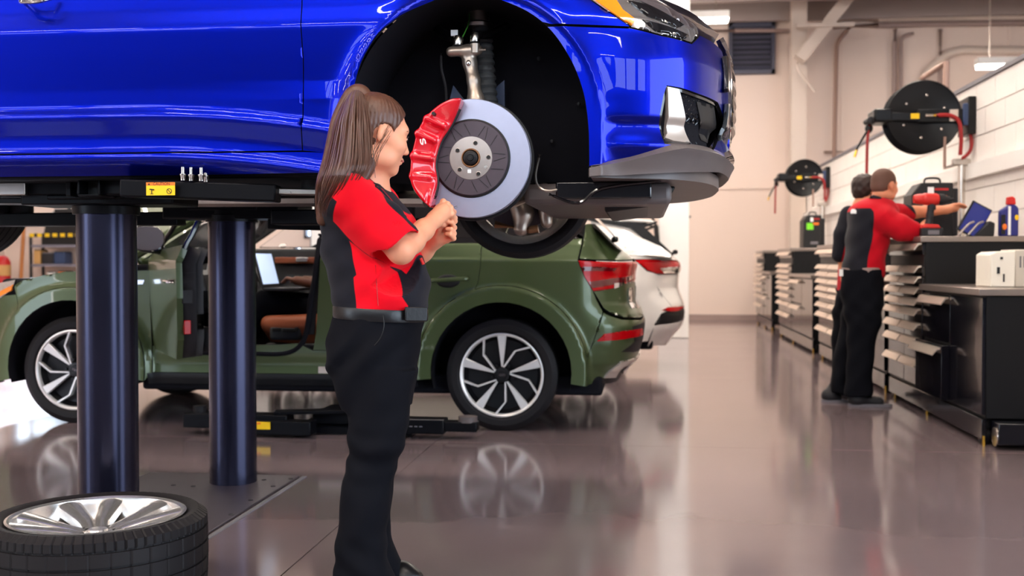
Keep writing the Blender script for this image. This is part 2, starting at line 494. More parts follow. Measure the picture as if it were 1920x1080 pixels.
# ------------------------------------------------------------------ soft bodies: distance fields turned into one continuous mesh
class Soft:
    def __init__(s, lo, hi, h):
        s.lo = np.array(lo, float); s.h = h; s.n = np.ceil((np.array(hi) - s.lo) / h).astype(int) + 1
        s.V = np.full(s.n, 0.06, np.float32)
        s.ax = [s.lo[i] + h * np.arange(s.n[i]) for i in range(3)]
    def _blk(s, lo, hi):
        a = np.clip(np.floor((np.array(lo) - s.lo) / s.h).astype(int), 0, s.n); b = np.clip(np.ceil((np.array(hi) - s.lo) / s.h).astype(int) + 1, 0, s.n)
        if np.any(b <= a): return None, None
        sl = tuple(slice(a[i], b[i]) for i in range(3))
        return sl, np.meshgrid(*[s.ax[i][sl[i]] for i in range(3)], indexing='ij')
    def put(s, sl, d, k, sub=False):
        A = s.V[sl]
        if sub: A2 = -A; d = d
        if sub:
            h = np.maximum(k - np.abs(A2 - d), 0) / k; s.V[sl] = -(np.minimum(A2, d) - h * h * k * 0.25)
        else:
            h = np.maximum(k - np.abs(A - d), 0) / k; s.V[sl] = np.minimum(A, d) - h * h * k * 0.25
    def cap(s, a, b, ra, rb=None, k=0.01, sub=False):
        rb = ra if rb is None else rb; a = np.array(a, float); b = np.array(b, float); m = max(ra, rb) + k + 0.03
        sl, G = s._blk(np.minimum(a, b) - m, np.maximum(a, b) + m)
        if sl is None: return
        ab = b - a; L = ab @ ab + 1e-12
        t = np.clip(((G[0] - a[0]) * ab[0] + (G[1] - a[1]) * ab[1] + (G[2] - a[2]) * ab[2]) / L, 0, 1)
        d = np.sqrt((G[0] - a[0] - t * ab[0]) ** 2 + (G[1] - a[1] - t * ab[1]) ** 2 + (G[2] - a[2] - t * ab[2]) ** 2) - (ra + (rb - ra) * t)
        s.put(sl, d, k, sub)
    def chain(s, pts, rs, k=0.01):
        for i in range(len(pts) - 1): s.cap(pts[i], pts[i + 1], rs[i], rs[i + 1], k)
    def ell(s, c, r, k=0.01, rot=None, sub=False):
        c = np.array(c, float); r = np.array(r, float); m = r.max() + k + 0.03
        sl, G = s._blk(c - m, c + m)
        if sl is None: return
        q = [G[i] - c[i] for i in range(3)]
        if rot is not None:
            Mt = np.array(rot.to_3x3().transposed()); q = [Mt[i, 0] * q[0] + Mt[i, 1] * q[1] + Mt[i, 2] * q[2] for i in range(3)]
        k0 = np.sqrt(sum((q[i] / r[i]) ** 2 for i in range(3))); k1 = np.sqrt(sum((q[i] / r[i] ** 2) ** 2 for i in range(3))) + 1e-9
        s.put(sl, k0 * (k0 - 1) / k1, k, sub)
    def loft(s, rows, k=0.01, p=2.3, hollow=0.0):
        """rows (z, x, y, half x, half y) from bottom to top"""
        A = np.array(rows, float); A = A[np.argsort(A[:, 0])]
        m = 0.05; lo = np.array([(A[:, 1] - A[:, 3]).min() - m, (A[:, 2] - A[:, 4]).min() - m, A[0, 0] - m]); hi = np.array([(A[:, 1] + A[:, 3]).max() + m, (A[:, 2] + A[:, 4]).max() + m, A[-1, 0] + m])
        sl, G = s._blk(lo, hi)
        if sl is None: return
        z = s.ax[2][sl[2]]
        S = np.array(spl([tuple(r) for r in A], 8)); o = np.argsort(S[:, 0])
        cx, cy, a, b = [np.interp(z, S[o, 0], S[o, i])[None, None, :] for i in (1, 2, 3, 4)]
        q = (np.abs((G[0] - cx) / a) ** p + np.abs((G[1] - cy) / b) ** p) ** (1 / p)
        d = (q - 1) * np.minimum(a, b)
        if hollow: d = np.abs(d + hollow) - hollow
        d = np.maximum(d, np.maximum(A[0, 0] - G[2], G[2] - A[-1, 0]))
        s.put(sl, d, k)
    def cut(s, f):
        G = np.meshgrid(*s.ax, indexing='ij'); s.V = np.maximum(s.V, f(*G)).astype(np.float32)
    def ripple(s, f):
        G = np.meshgrid(*s.ax, indexing='ij'); s.V = (s.V + f(*G)).astype(np.float32)
    def mesh(s, name, mat, parent=None, relax=1, mask=None):
        V = s.V; n = s.n; cs = n - 1
        def cor(d): return V[d[0]:d[0] + cs[0], d[1]:d[1] + cs[1], d[2]:d[2] + cs[2]]
        D = [(i, j, k) for i in (0, 1) for j in (0, 1) for k in (0, 1)]
        neg = sum((cor(d) < 0).astype(np.int8) for d in D); act = (neg > 0) & (neg < 8)
        I = np.argwhere(act); idx = np.full(cs, -1, np.int64); idx[act] = np.arange(len(I))
        acc = np.zeros((len(I), 3)); cn = np.zeros(len(I))
        for d in D:
            for ax in range(3):
                if d[ax]: continue
                e = list(d); e[ax] = 1
                v0 = V[tuple((I + d).T)].astype(float); v1 = V[tuple((I + e).T)].astype(float); c = (v0 < 0) != (v1 < 0)
                t = np.where(c, v0 / (v0 - v1 + 1e-20 * (v0 == v1)), 0)
                p = np.tile(np.array(d, float), (len(I), 1)); p[:, ax] = t
                acc[c] += p[c]; cn[c] += 1
        P = s.lo + (I + acc / cn[:, None]) * s.h
        F = []
        for ax in range(3):
            a1, a2 = (ax + 1) % 3, (ax + 2) % 3
            sl0 = [slice(1, n[i] - 1) for i in range(3)]; sl0[ax] = slice(0, n[ax] - 1); sl1 = list(sl0); sl1[ax] = slice(1, n[ax])
            A = V[tuple(sl0)] < 0; B = V[tuple(sl1)] < 0; E = np.argwhere(A != B)
            fl = A[tuple(E.T)]
            E = E.copy()
            for i in range(3):
                if i != ax: E[:, i] += 1
            o1 = np.zeros(3, int); o1[a1] = 1; o2 = np.zeros(3, int); o2[a2] = 1
            q = np.stack([idx[tuple((E - o1 - o2).T)], idx[tuple((E - o2).T)], idx[tuple(E.T)], idx[tuple((E - o1).T)]], 1)
            q[~fl] = q[~fl][:, ::-1]; F.append(q)
        F = np.vstack(F); F = F[(F >= 0).all(1)]
        for _ in range(relax):
            S = np.zeros_like(P); c = np.zeros(len(P))
            for i in range(4):
                np.add.at(S, F[:, i], P[F[:, (i + 1) % 4]] + P[F[:, i - 1]]); np.add.at(c, F[:, i], 2)
            P = 0.5 * P + 0.5 * S / np.maximum(c, 1)[:, None]
        me = bpy.data.meshes.new(name); me.from_pydata(P.tolist(), [], F.tolist()); me.materials.append(MATS[mat]); me.shade_smooth()
        if mask is not None:
            at = me.attributes.new('sewn', 'FLOAT', 'POINT'); at.data.foreach_set('value', np.asarray(mask(P), np.float32))
        return link(name, me, parent)

# ================================================================== the room
XL, XR, YB, YN, ZC = -12.5, 9.0, 20.25, -8.0, 5.65
WX = 2.83                                   # face of the block wall beside the benches
def struct(name, mb, mat, parent=None, **k):
    o = mb.build(name, mat, parent, **k)
    if parent is None: o['kind'] = 'structure'
    return o
# floor: concrete slabs between saw cuts
fl = struct('floor', MB().box(XL, XR, YN, YB, -0.30, -0.012), 'joint_filler', smooth=0)
xj = [XL, -9.2, -5.35, -1.22, 2.9, 6.0, XR]; yj = [YN, -4.5, -0.9, 2.72, 6.36, 10.0, 13.6, 17.2, YB]
for i in range(len(xj) - 1):
    for j in range(len(yj) - 1):
        g = 0.0025
        MB().box(xj[i] + g, xj[i + 1] - g, yj[j] + g, yj[j + 1] - g, -0.12, 0.0).build('concrete_slab', 'concrete', fl, smooth=0)
# back wall with a window and a louver opening in front of it
wx0, wx1, wz0, wz1 = -6.62, -5.98, 1.22, 2.15
b = MB()
hx0, hx1, hz0, hz1 = -12.4, -10.1, 2.15, 4.4
b.box(XL, hx0, YB, YB + 0.2, 0, ZC).box(hx1, wx0, YB, YB + 0.2, 0, ZC).box(hx0, hx1, YB, YB + 0.2, 0, hz0).box(hx0, hx1, YB, YB + 0.2, hz1, ZC); b.box(wx1, XR, YB, YB + 0.2, 0, ZC)
b.box(wx0, wx1, YB, YB + 0.2, 0, wz0); b.box(wx0, wx1, YB, YB + 0.2, wz1, ZC)
wb = struct('wall_back', b, 'wall_beige', smooth=0)
for x in (-9.6, -3.1, 0.55, 3.55, 6.4):
    MB().box(x - 0.03, x + 0.03, YB - 0.025, YB, 0, ZC).build('wall_batten', 'wall_beige', wb, smooth=0)
MB().box(XL, 2.3, YB - 0.03, YB, 2.38, 2.45).build('wainscot_cap', 'wall_beige', wb, smooth=0)
struct('baseboard_back', MB().box(XL, XR, YB - 0.02, YB, 0, 0.10), 'conduit', smooth=0)
win = struct('window_1', MB().box(wx0, wx1, YB + 0.09, YB + 0.10, wz0, wz1), 'pane', smooth=0)
b = MB()
for (a, c, d, e) in ((wx0, wx1, wz0, wz0 + 0.05), (wx0, wx1, wz1 - 0.05, wz1), (wx0, wx0 + 0.05, wz0, wz1), (wx1 - 0.05, wx1, wz0, wz1)): b.box(a, c, YB - 0.02, YB + 0.14, d, e)
b.build('window_frame', 'mid_grey', win, smooth=0)
win = struct('window_2', MB().box(hx0 + 0.35, hx0 + 0.39, YB + 0.05, YB + 0.12, hz0, hz1), 'mid_grey', smooth=0)
for (a, c, d, e) in ((hx0, hx1, hz0, hz0 + 0.05), (hx0, hx1, hz1 - 0.05, hz1), (hx0, hx0 + 0.05, hz0, hz1), (hx1 - 0.05, hx1, hz0, hz1)): MB().box(a, c, YB - 0.02, YB + 0.14, d, e).build('window_frame', 'mid_grey', win, smooth=0)
# left wall with an open bay door, wall behind the photographer with added high openings
b = MB()
bays = [(-5.5, -1.6)]
yy = [YN] + [q for p in bays for q in p] + [YB]
for i in range(0, len(yy), 2): b.box(XL - 0.2, XL, yy[i], yy[i + 1], 0, ZC)
for p in bays: b.box(XL - 0.2, XL, p[0], p[1], 4.3, ZC)
struct('wall_left', b, 'wall_beige', smooth=0)
b = MB(); bays2 = [(-10.8, -8.6)]
xx = [XL] + [q for p in bays2 for q in p] + [XR]
for i in range(0, len(xx), 2): b.box(xx[i], xx[i + 1], YN - 0.2, YN, 0, ZC)
for p in bays2: b.box(p[0], p[1], YN - 0.2, YN, 3.6, ZC)
b = MB()   # high openings added in this unseen wall for front fill light
b.box(XL, XR, YN - 0.2, YN, 0, 3.7).box(XL, XR, YN - 0.2, YN, 5.1, ZC)
for x in np.arange(XL, XR + 0.1, 2.15): b.box(x - 0.15, x + 0.15, YN - 0.2, YN, 3.7, 5.1)
struct('wall_front', b, 'wall_charcoal', smooth=0)
struct('wall_outer', MB().box(XR, XR + 0.2, YN, -7.0, 0, ZC).box(XR, XR + 0.2, 3.4, YB, 0, ZC).box(XR, XR + 0.2, -7.0, 3.4, 5.0, ZC), 'wall_beige', smooth=0)  # opening added out of view for the bright bumper reflection
ce = struct('ceiling', MB().box(XL - 0.2, XR + 0.2, YN - 0.2, YB + 0.2, ZC, ZC + 0.2), 'ceiling_paint', smooth=0)
for i, y in enumerate(np.arange(YN + 0.9, YB, 1.5)):
    MB().box(XL, XR, y - 0.04, y + 0.04, ZC - 0.32, ZC).build('joist', 'ceiling_paint', ce, smooth=0)
# partition of painted blocks behind the benches
wr = struct('wall_right', MB().box(WX, WX + 0.16, 4.6, YB, 0, 2.60), 'mortar', smooth=0)
MB().box(WX - 0.012, WX + 0.012, 4.6, YB, 0.0, 0.79).build('wall_dado', 'wall_white', wr, smooth=0)
bl = MB().box(-0.012, 0.01, 0.004, 0.496, 0.004, 0.216).mesh('block', 'wall_white', 0)
for r in range(8):
    y = 5.0 - 0.25 * (r % 2)
    while y < YB - 0.3:
        o = link('block', bl, wr); o.location = (WX, y, 0.80 + 0.222 * r)
        y += 0.5
struct('trim_1', MB().box(WX - 0.03, WX + 0.20, 4.6, YB, 2.575, 2.61), 'mid_grey', smooth=0)
struct('trim_2', MB().box(WX - 0.075, WX - 0.012, 4.6, YB - 0.5, 1.775, 1.90), 'white_metal', smooth=0)

# steel column with knee brace against the far wall
cx_ = atY(1499, 300, 19.3)[0]
c = thing('steel_column', 'beige steel column with a diagonal knee brace by the far wall', 'column', (cx_, 19.3, 0))
MB().box(cx_ - 0.13, cx_ + 0.13, 19.4, 19.43, 0, ZC).box(cx_ - 0.13, cx_ + 0.13, 19.60, 19.63, 0, ZC).box(cx_ - 0.01, cx_ + 0.01, 19.43, 19.60, 0, ZC).build('column', 'steel_paint', c, smooth=0, bevel=0.004)
pa, pb = atY(1492, 112, 19.2), atY(1612, -40, 19.2)
for dy in (-0.10, 0.10):
    MB().bar(pa + np.array([0.06, dy, 0]), pb + np.array([0.06, dy, 0]), 0.07, 0.20).build('brace', 'steel_paint', c, smooth=0, bevel=0.004)
MB().box(cx_ - 0.1, cx_ + 0.85, 19.02, 19.08, 5.02, 5.09).build('tie_bar', 'steel_paint', c, smooth=0)
MB().tube(spl([atY(1495, 118, 19.1), atY(1500, 135, 19.1), atY(1528, 172, 19.1)], 6), 0.02, 6).build('strap', 'steel_paint', c)

# pipes and conduits on the far wall
def pipe(pts, r, mat, name, label, cat='pipe', y=20.15, n=5):
    P = [atY(u, v, y) for u, v in pts]
    return tag(MB().tube(spl(P, n) if n > 1 else P, r, 10).build(name, mat), label, cat)
pipe([(1562, 37), (1740, 33), (1990, 30)], 0.06, 'steel_paint', 'ceiling_pipe', 'thick beige pipe running level under the roof at right', n=2)
pipe([(1562, 50), (1740, 45), (1990, 42)], 0.05, 'conduit', 'ceiling_pipe', 'thinner brown pipe just below the thick beige roof pipe', n=2)
pipe([(1332, 58), (1420, 57), (1488, 58)], 0.035, 'conduit', 'ceiling_pipe', 'level brown pipe crossing in front of the dark louver', y=20.0, n=2)
pipe([(1592, 52), (1572, 78), (1568, 105), (1566, 200), (1564, 300)], 0.035, 'copper_pipe', 'wall_conduit', 'single brown conduit bending off the roof pipe and dropping left of the hose reels')
pipe([(1678, 55), (1677, 120), (1676, 330)], 0.04, 'conduit', 'wall_conduit', 'left one of two close vertical conduits behind the large hose reel', n=2)
pipe([(1712, 62), (1691, 72), (1689, 100), (1688, 330)], 0.03, 'conduit', 'wall_conduit', 'right one of two close vertical conduits, bent at its top')
pipe([(1763, 55), (1762, 200), (1761, 330)], 0.035, 'conduit', 'wall_conduit', 'lone vertical conduit above the large hose reel', n=2)
pipe([(1726, 160), (1745, 128), (1790, 97), (1860, 95), (1990, 95)], 0.07, 'steel_paint', 'exhaust_duct', 'curved grey duct arching toward the right edge', 'duct')
pipe([(1545, 285), (1640, 283), (1642, 300)], 0.02, 'copper_pipe', 'wall_conduit', 'short thin brown pipe above the small far hose reel', n=1)
# copper loop standing on the block wall
c = tag(MB().tube([(2.95, 12.1, 2.5), (2.95, 12.1, 3.02), (2.95, 11.5, 3.02), (2.95, 11.2, 3.02), (2.95, 11.2, 2.5)], 0.03, 10).build('pipe_loop', 'copper_pipe'), 'copper pipe loop standing above the top of the block wall', 'pipe')
# louver
lv = thing('wall_louver', 'dark slatted ventilation louver high on the far wall', 'vent', (1.95, 20.2, 4.55))
a0, a1 = atY(1366, 140, 20.2), atY(1453, 42, 20.2)
b = MB()
for (x0, x1, z0, z1) in ((a0[0], a1[0], a0[2], a0[2] + 0.07), (a0[0], a1[0], a1[2] - 0.07, a1[2]), (a0[0], a0[0] + 0.06, a0[2], a1[2]), (a1[0] - 0.06, a1[0], a0[2], a1[2])): b.box(x0, x1, 20.12, 20.245, z0, z1)
b.build('frame', 'louver_metal', lv, smooth=0)
MB().box(a0[0], a1[0], 20.235, 20.248, a0[2], a1[2]).build('backing', 'dark_grey', lv, smooth=0)
sl = MB().box(a0[0] + 0.06, a1[0] - 0.06, -0.035, 0.035, -0.004, 0.004, Matrix.Rotation(R(-50), 4, 'X')).mesh('slat', 'louver_metal', 0)
for k in range(9):
    o = link('slat', sl, lv); o.location = (0, 20.18, a0[2] + 0.12 + k * (a1[2] - a0[2] - 0.2) / 8)
# pillar behind the white car
p = thing('pillar', 'white square pillar with black rubber guards behind the white car', 'pillar', (0.45, 15.6, 0))
MB().box(0.22, 0.64, 15.4, 15.8, 0, ZC).build('shaft', 'white_metal', p, smooth=0, bevel=0.01)
MB().tube([atY(1222, 404, 15.3), atY(1230, 425, 15.3), atY(1233, 462, 15.3)], 0.035, 8).build('guard', 'black_plastic', p)
MB().tube([atY(1291, 404, 15.5), atY(1285, 425, 15.5), atY(1281, 470, 15.5)], 0.04, 8).build('guard', 'black_plastic', p)

# ceiling lamps: steel housing with glowing tubes
def tube_lamp(x, y, z, L, label, along='x'):
    t = thing('tube_lamp', label, 'lamp', (x, y, z), 0, 'ceiling tube lamps')
    h = L / 2
    Mx = Matrix.Translation((x, y, z)) @ (Matrix.Rotation(PI / 2, 4, 'Z') if along == 'y' else Matrix.Identity(4))
    MB().box(-h, h, -0.11, 0.11, 0.02, 0.13, Mx).build('housing', 'white_metal', t, smooth=0)
    MB().box(-h + 0.02, h - 0.02, -0.08, 0.08, -0.03, 0.02, Mx).build('tube', 'tube_glow', t, smooth=0)
    for s in (-1, 1):
        p = Mx @ Vector((s * (h - 0.2), 0, 0.12)); MB().cyl(p, (p.x, p.y, ZC), 0.008, n=6).build('hanger', 'zinc', t)
n = 0
rowname = {-5.0: 'row by the bay doors behind the photographer', -1.8: 'second row from the photographer side', 1.6: 'row over the near floor', 5.6: 'row over the blue car', 9.6: 'row over the green car', 13.6: 'row over the white car', 17.5: 'row nearest the far wall'}
for y, nm in rowname.items():
    for k, x in enumerate((-9.5, -5.6, -2.2, 1.05 if y != 17.5 else 0.28)):
        lb = '%s white tube lamp, %s' % (('leftmost', 'second', 'third', 'rightmost')[k], nm)
        tube_lamp(x, y, 4.85, 2.1, 'white tube lamp showing just above the blue car nose' if (y == 17.5 and x > 0) else lb)
tube_lamp(5.75, 18.2, 4.16, 1.0, 'short white tube lamp beyond the block wall at the right edge')
for y in (9.2, 11.9, 14.8):  # extra lamps added out of view to brighten the block wall
    tube_lamp(2.45, y + 1.0, 5.05, 2.1, '%s added lengthwise tube lamp brightening the block wall' % {9.2: 'nearest', 11.9: 'middle', 14.8: 'farthest'}[y], 'y')

# ================================================================== wheels (axis along Y, outer face toward -Y)
def tyre_mesh(Ro, Rr, W, ntr=72, fine=True):
    """tread with real grooves: rows across, columns round"""
    h = W / 2
    prof = [(Rr - 0.006, -h + 0.022), (Rr + 0.010, -h + 0.008), (Rr + 0.022, -h + 0.001), (Rr + 0.6 * (Ro - Rr), -h - 0.002), (Ro - 0.022, -h + 0.004), (Ro - 0.008, -h + 0.014)]
    tread = []
    g = [-0.62, -0.22, 0.22, 0.62]
    e = 0.035
    ys = [-0.86]
    for q in g: ys += [q - e, q - e * 0.8, q + e * 0.8, q + e]
    ys += [0.86]
    for y in ys:
        deep = any(abs(y - q) < e * 0.9 for q in g)
        tread.append((Ro - (0.007 if deep else 0.0) - 0.004 * y * y, y * h))
    rows = prof + tread + [(r, -y) for r, y in reversed(prof)]
    A = np.array(rows); m = len(A)
    kper = 6 if fine else 1
    n = ntr * kper if fine else 64
    P = np.zeros((n + 1, m, 3))
    for i in range(n + 1):
        t = 2 * PI * i / n; ph = i % kper
        r = A[:, 0].copy(); y = A[:, 1]
        if fine:
            sh = (np.abs(y) > 0.60 * h) & (r > Ro - 0.030)
            if ph in (1,): r = np.where(sh, r - 0.005, r)
            mid = (np.abs(y) < 0.60 * h)
            if ph == 4 and (i // kper) % 2 == 0: r = np.where(mid, r - 0.0025, r)
        P[i, :, 0] = r * math.cos(t); P[i, :, 2] = r * math.sin(t); P[i, :, 1] = y
    return MB().grid(P)
def ring(prof, n=64): return MB().lathe(prof, (0, 0, 0), (0, -1, 0), n)
def blade(path, width, depth, nseg=10, crown=0.0):
    """spoke: path of (angle, radius, height outward), width and depth along it"""
    P = np.array(spl(path, nseg)); out = []
    T = np.linspace(0, 1, len(P))
    wd = np.interp(T, np.linspace(0, 1, len(width)), width)
    for i, (a, r, h) in enumerate(P):
        c, s = math.cos(a), math.sin(a); tx, tz = -s, c; w2 = wd[i] / 2
        row = []
        for k, (q, dh) in enumerate(((-1, -depth), (-1, -0.004), (-0.86, 0.0), (-0.25, crown), (0.25, crown), (0.86, 0.0), (1, -0.004), (1, -depth))):
            row.append((r * c + tx * w2 * q, -(h + dh), r * s + tz * w2 * q))
        out.append(row)
    return MB().grid(np.array(out))
def wheel_parts(root, Ro, Rr, W, style, fine=False):
    tyre_mesh(Ro, Rr, W, fine=fine).build('tyre', 'rubber', root, smooth=25)
    h = W / 2
    rim = ring([(Rr - 0.004, h - 0.014), (Rr + 0.004, h - 0.004), (Rr - 0.004, h - 0.002), (Rr - 0.012, h - 0.008), (Rr - 0.016, h - 0.03), (Rr - 0.034, h - 0.06), (Rr - 0.04, -h + 0.05), (Rr - 0.012, -h + 0.02), (Rr - 0.002, -h + 0.012)]).build('rim', 'alloy' if style == 'B' else 'alloy_bright', root)
    if style == 'A':
        ring([(Rr - 0.018, h - 0.028), (Rr - 0.04, h - 0.07), (0.04, h - 0.085)]).build('spoke_shade', 'alloy_dark', root)  # black disc in place of the shaded depth behind the spokes
        for k in range(5):
            a = PI / 2 + k * 2 * PI / 5
            blade([(a, 0.052, h - 0.028), (a, 0.15, h - 0.020), (a, Rr - 0.012, h - 0.010)], [0.010, 0.034, 0.058], 0.03).build('spoke', 'alloy_bright', root)
            a2 = a + PI / 5
            blade([(a2 + 0.46, 0.046, h - 0.030), (a2 + 0.13, 0.172, h - 0.018), (a2 - 0.16, Rr - 0.010, h - 0.010)], [0.012, 0.012, 0.016], 0.035, 1).build('thin_spoke', 'alloy_bright', root)
        ring([(0.0, h - 0.018), (0.028, h - 0.018), (0.031, h - 0.024), (0.046, h - 0.026), (0.055, h - 0.04)], 32).build('hub_cap', 'alloy_dark', root)
        b = MB()
        for q in range(4): b.lathe([(0.0052, 0), (0.007, 0), (0.007, 0.0012), (0.0052, 0.0012)], ((q - 1.5) * 0.0085, -(h - 0.0178), 0), (0, -1, 0), 16, True)
        b.build('badge', 'chrome', root)
        bolt = MB().cyl((0, -(h - 0.05), 0), (0, -(h - 0.028), 0), 0.010, n=6).mesh('wheel_bolt', 'alloy_dark')
        for k in range(5):
            a = PI / 2 + PI / 5 + k * 2 * PI / 5; o = link('wheel_bolt', bolt, root); o.location = (0.068 * math.cos(a), 0, 0.068 * math.sin(a))
    else:
        for k in range(5):
            a = PI / 2 + 0.22 + k * 2 * PI / 5
            for s in (-1, 1):
                blade([(a + s * 0.30, 0.046, h - 0.062), (a + s * 0.22, 0.10, h - 0.048), (a + s * 0.25, 0.18, h - 0.030), (a + s * 0.27, Rr - 0.008, h - 0.012)], [0.046, 0.050, 0.062, 0.082], 0.035, 8, 0.004).build('spoke', 'alloy', root)
        ring([(0.0, h - 0.052), (0.030, h - 0.052), (0.033, h - 0.058), (0.05, h - 0.060), (0.075, h - 0.066), (0.078, h - 0.11)], 40).build('hub_cap', 'alloy', root)
        bolt = MB().lathe([(0.0, 0.0), (0.009, 0.0), (0.011, 0.004)], (0, -(h - 0.060), 0), (0, -1, 0), 16).mesh('bolt_hole', 'print_black')
        for k in range(5):
            a = PI / 2 + 0.22 + PI / 5 + k * 2 * PI / 5; o = link('bolt_hole', bolt, root); o.location = (0.056 * math.cos(a), 0, 0.056 * math.sin(a))
        # balance weight and valve inside the barrel
        Mx = Matrix.Rotation(R(62), 4, 'Y')
        MB().box(Rr - 0.042, Rr - 0.037, -(h - 0.085), -(h - 0.06), -0.025, 0.025, Mx).build('balance_weight', 'zinc', root)
        MB().cyl((Rr - 0.045, -(h - 0.05), 0.03), (Rr - 0.06, -(h - 0.03), 0.03), 0.004, n=8).build('valve', 'black_plastic', root)
def car_wheel(car, loc, Ro, Rr, W, style, far=False, rot=0.0):
    r = bpy.data.objects.new('wheel', None); COL.objects.link(r); r.empty_display_size = 0.1
    WM[r.name] = Matrix.Identity(4)
    wheel_parts(r, Ro, Rr, W, style)
    r.parent = car; r.matrix_parent_inverse = WM[car.name].inverted()
    r.location = loc; r.rotation_euler = (0, rot, PI if far else 0)
    return r

# the loose wheel lying on the floor at the bottom left
lw_c = atY(183, 980, 3.33)
lw = thing('loose_wheel', 'loose alloy wheel with tyre lying flat on the floor beside the lift post', 'wheel')
wheel_parts(lw, 0.345, 0.272, 0.245, 'B', fine=True)
lw.rotation_euler = (-PI / 2, 0, 0.35)
lw.location = (lw_c[0], 3.33, 0.136)

# ================================================================== blue car on the lift (side facing us at Y 3.58)
CB = 4.51
blue = thing('blue_car', 'blue sedan raised on a lift with its front wheel taken off', 'car', (-2.0, CB, 1.38))
AX, AZ = -0.565, 1.54                        # front wheel arch centre
prof_b = tabled([(1.30, 0.12), (1.365, 0.075), (1.402, 0.034), (1.425, 0.018), (1.447, 0.022), (1.455, 0.034), (1.50, 0.034), (1.560, 0.016), (1.574, 0.012), (1.60, 0.030), (1.66, 0.026), (1.78, 0.010), (1.862, 0.000), (1.876, 0.003), (1.93, 0.020), (2.02, 0.035), (2.12, 0.055), (2.2, 0.11)], 0.006)
prof_f = tabled([(1.28, 0.06), (1.37, 0.045), (1.42, 0.022), (1.452, 0.0), (1.49, 0.016), (1.527, 0.022), (1.540, 0.002), (1.62, -0.003), (1.74, -0.002), (1.82, 0.010), (1.88, 0.03), (1.93, 0.06), (2.0, 0.13), (2.1, 0.28)], 0.008)
def inset_b(x, z, s):
    f = np.clip((x - (-0.35)) / 0.30, 0, 1); f = f * f * (3 - 2 * f)
    # the low crease on the door runs out toward the fender
    zz = z + np.clip((x + 1.75) / 0.6, 0, 1.2) ** 2 * 0.045 * np.clip((1.68 - z) / 0.06, 0, 1) * (1 - f)
    d = prof_b(zz) * (1 - f) + prof_f(z) * f
    for ax_, az_ in ((AX, AZ), (AX - 2.92, AZ)):
        r = np.hypot(x - ax_, np.maximum(z - az_, 0) + 0 * x); r = np.where(z < az_, np.abs(x - ax_), r)
        g = np.exp(-np.maximum(0, r - 0.415) ** 2 / 0.0022)
        d = d * (1 - g) + g * (-0.004)
        d = d - 0.006 * np.exp(-((r - 0.425) / 0.010) ** 2)
    return d
plan_b = [(-4.46, CB), (-4.45, 4.2), (-4.38, 3.85), (-4.15, 3.66), (-3.6, 3.595), (-2.6, 3.58), (-1.6, 3.58), (-0.9, 3.58), (-0.4, 3.582), (-0.12, 3.60), (0.06, 3.65), (0.17, 3.74), (0.25, 3.88), (0.30, 4.06), (0.33, 4.28), (0.335, CB)]
SB = Shell(plan_b, inset_b, CB)
def PB(*pts): return SB.poly(pts)
arch_l = [(663, 345), (660, 300), (658, 240), (660, 190), (664, 165), (676, 122), (692, 90), (711, 62), (735, 42), (760, 25), (813, 2), (850, -10), (878, -14)]
arch_r = [(878, -14), (912, -9), (938, 0), (990, 23), (1033, 58), (1070, 113), (1093, 173), (1102, 233), (1104, 290), (1104, 312)]
al = spl(PB(*arch_l), 5); ar = spl(PB(*arch_r), 5)
zt = 2.10
def Sx(x): return SB.sx(x)
s567, z567 = SB.px(567, 283)
sd0 = SB.px(-40, 150)[0]
# inner shell blackened so the gaps show as shade
def arch_poly(cx, r, z0, n=24):
    return [(Sx(cx + r * math.cos(PI * i / n)), AZ + r * math.sin(PI * i / n)) for i in range(n + 1)] + [(Sx(cx - r), z0)]
rear_c = AX - 2.92
inn = [(Sx(-4.4), 1.45), (Sx(rear_c - 0.40), 1.45)] + list(reversed(arch_poly(rear_c, 0.40, 1.45)[:-1])) + [(Sx(rear_c + 0.40), 1.42), (s567 + 0.1, 1.42)] + [p for p in al if p[1] > 1.43] + [p for p in ar if p[1] > 1.43] + [(SB.px(1150, 285)[0], 1.43), (SB.px(1340, 285)[0], 1.43), (SB.px(1340, 100)[0], 1.80), (SB.px(1200, 10)[0], 1.93), (SB.px(1000, -60)[0], 2.02), (Sx(-1.3), zt), (Sx(-4.3), zt)]
panel('gap_shade', SB, inn, 'liner_black', blue, step=0.05, out=-0.018, gap=0.004, nrm=False)
# doors
panel('front_door', SB, [(sd0, z567), (s567, z567), (SB.px(569, 120)[0], 1.75), (SB.px(567, -60)[0], zt), (sd0, zt)], 'blue_paint', blue, step=0.014)
sr0 = Sx(rear_c + 0.44)
rd = [(sr0 + 0.06, z567), (sd0, z567), (sd0, zt), (sr0 - 0.25, zt)] + list(reversed(spl([(Sx(rear_c + 0.43), 1.56), (Sx(rear_c + 0.36), 1.76), (Sx(rear_c + 0.26), 1.90)], 5)))
panel('rear_door', SB, [(sr0 + 0.06, z567), (sd0, z567), (sd0, zt), (sr0 - 0.30, zt)], 'blue_paint', blue, step=0.03)
# fender
hood_edge = [SB.px(567, -110), (SB.px(700, -100)[0], 2.085), (SB.px(900, -75)[0], 2.06), SB.px(1030, -45), SB.px(1100, -5)]
hood_edge[0] = (SB.px(567, -60)[0], zt)
fen = [(s567, z567), SB.px(600, 286), SB.px(664, 292)] + [p for p in al if p[1] > SB.px(664, 290)[1]] + [p for p in ar if p[1] > SB.px(1033, 47)[1]][1:] + [SB.px(1034, 46), SB.px(1100, 47), SB.px(1182, 50)] + list(reversed(hood_edge)) + [(SB.px(569, 120)[0], 1.75)]
panel('fender', SB, fen, 'blue_paint', blue, step=0.012)
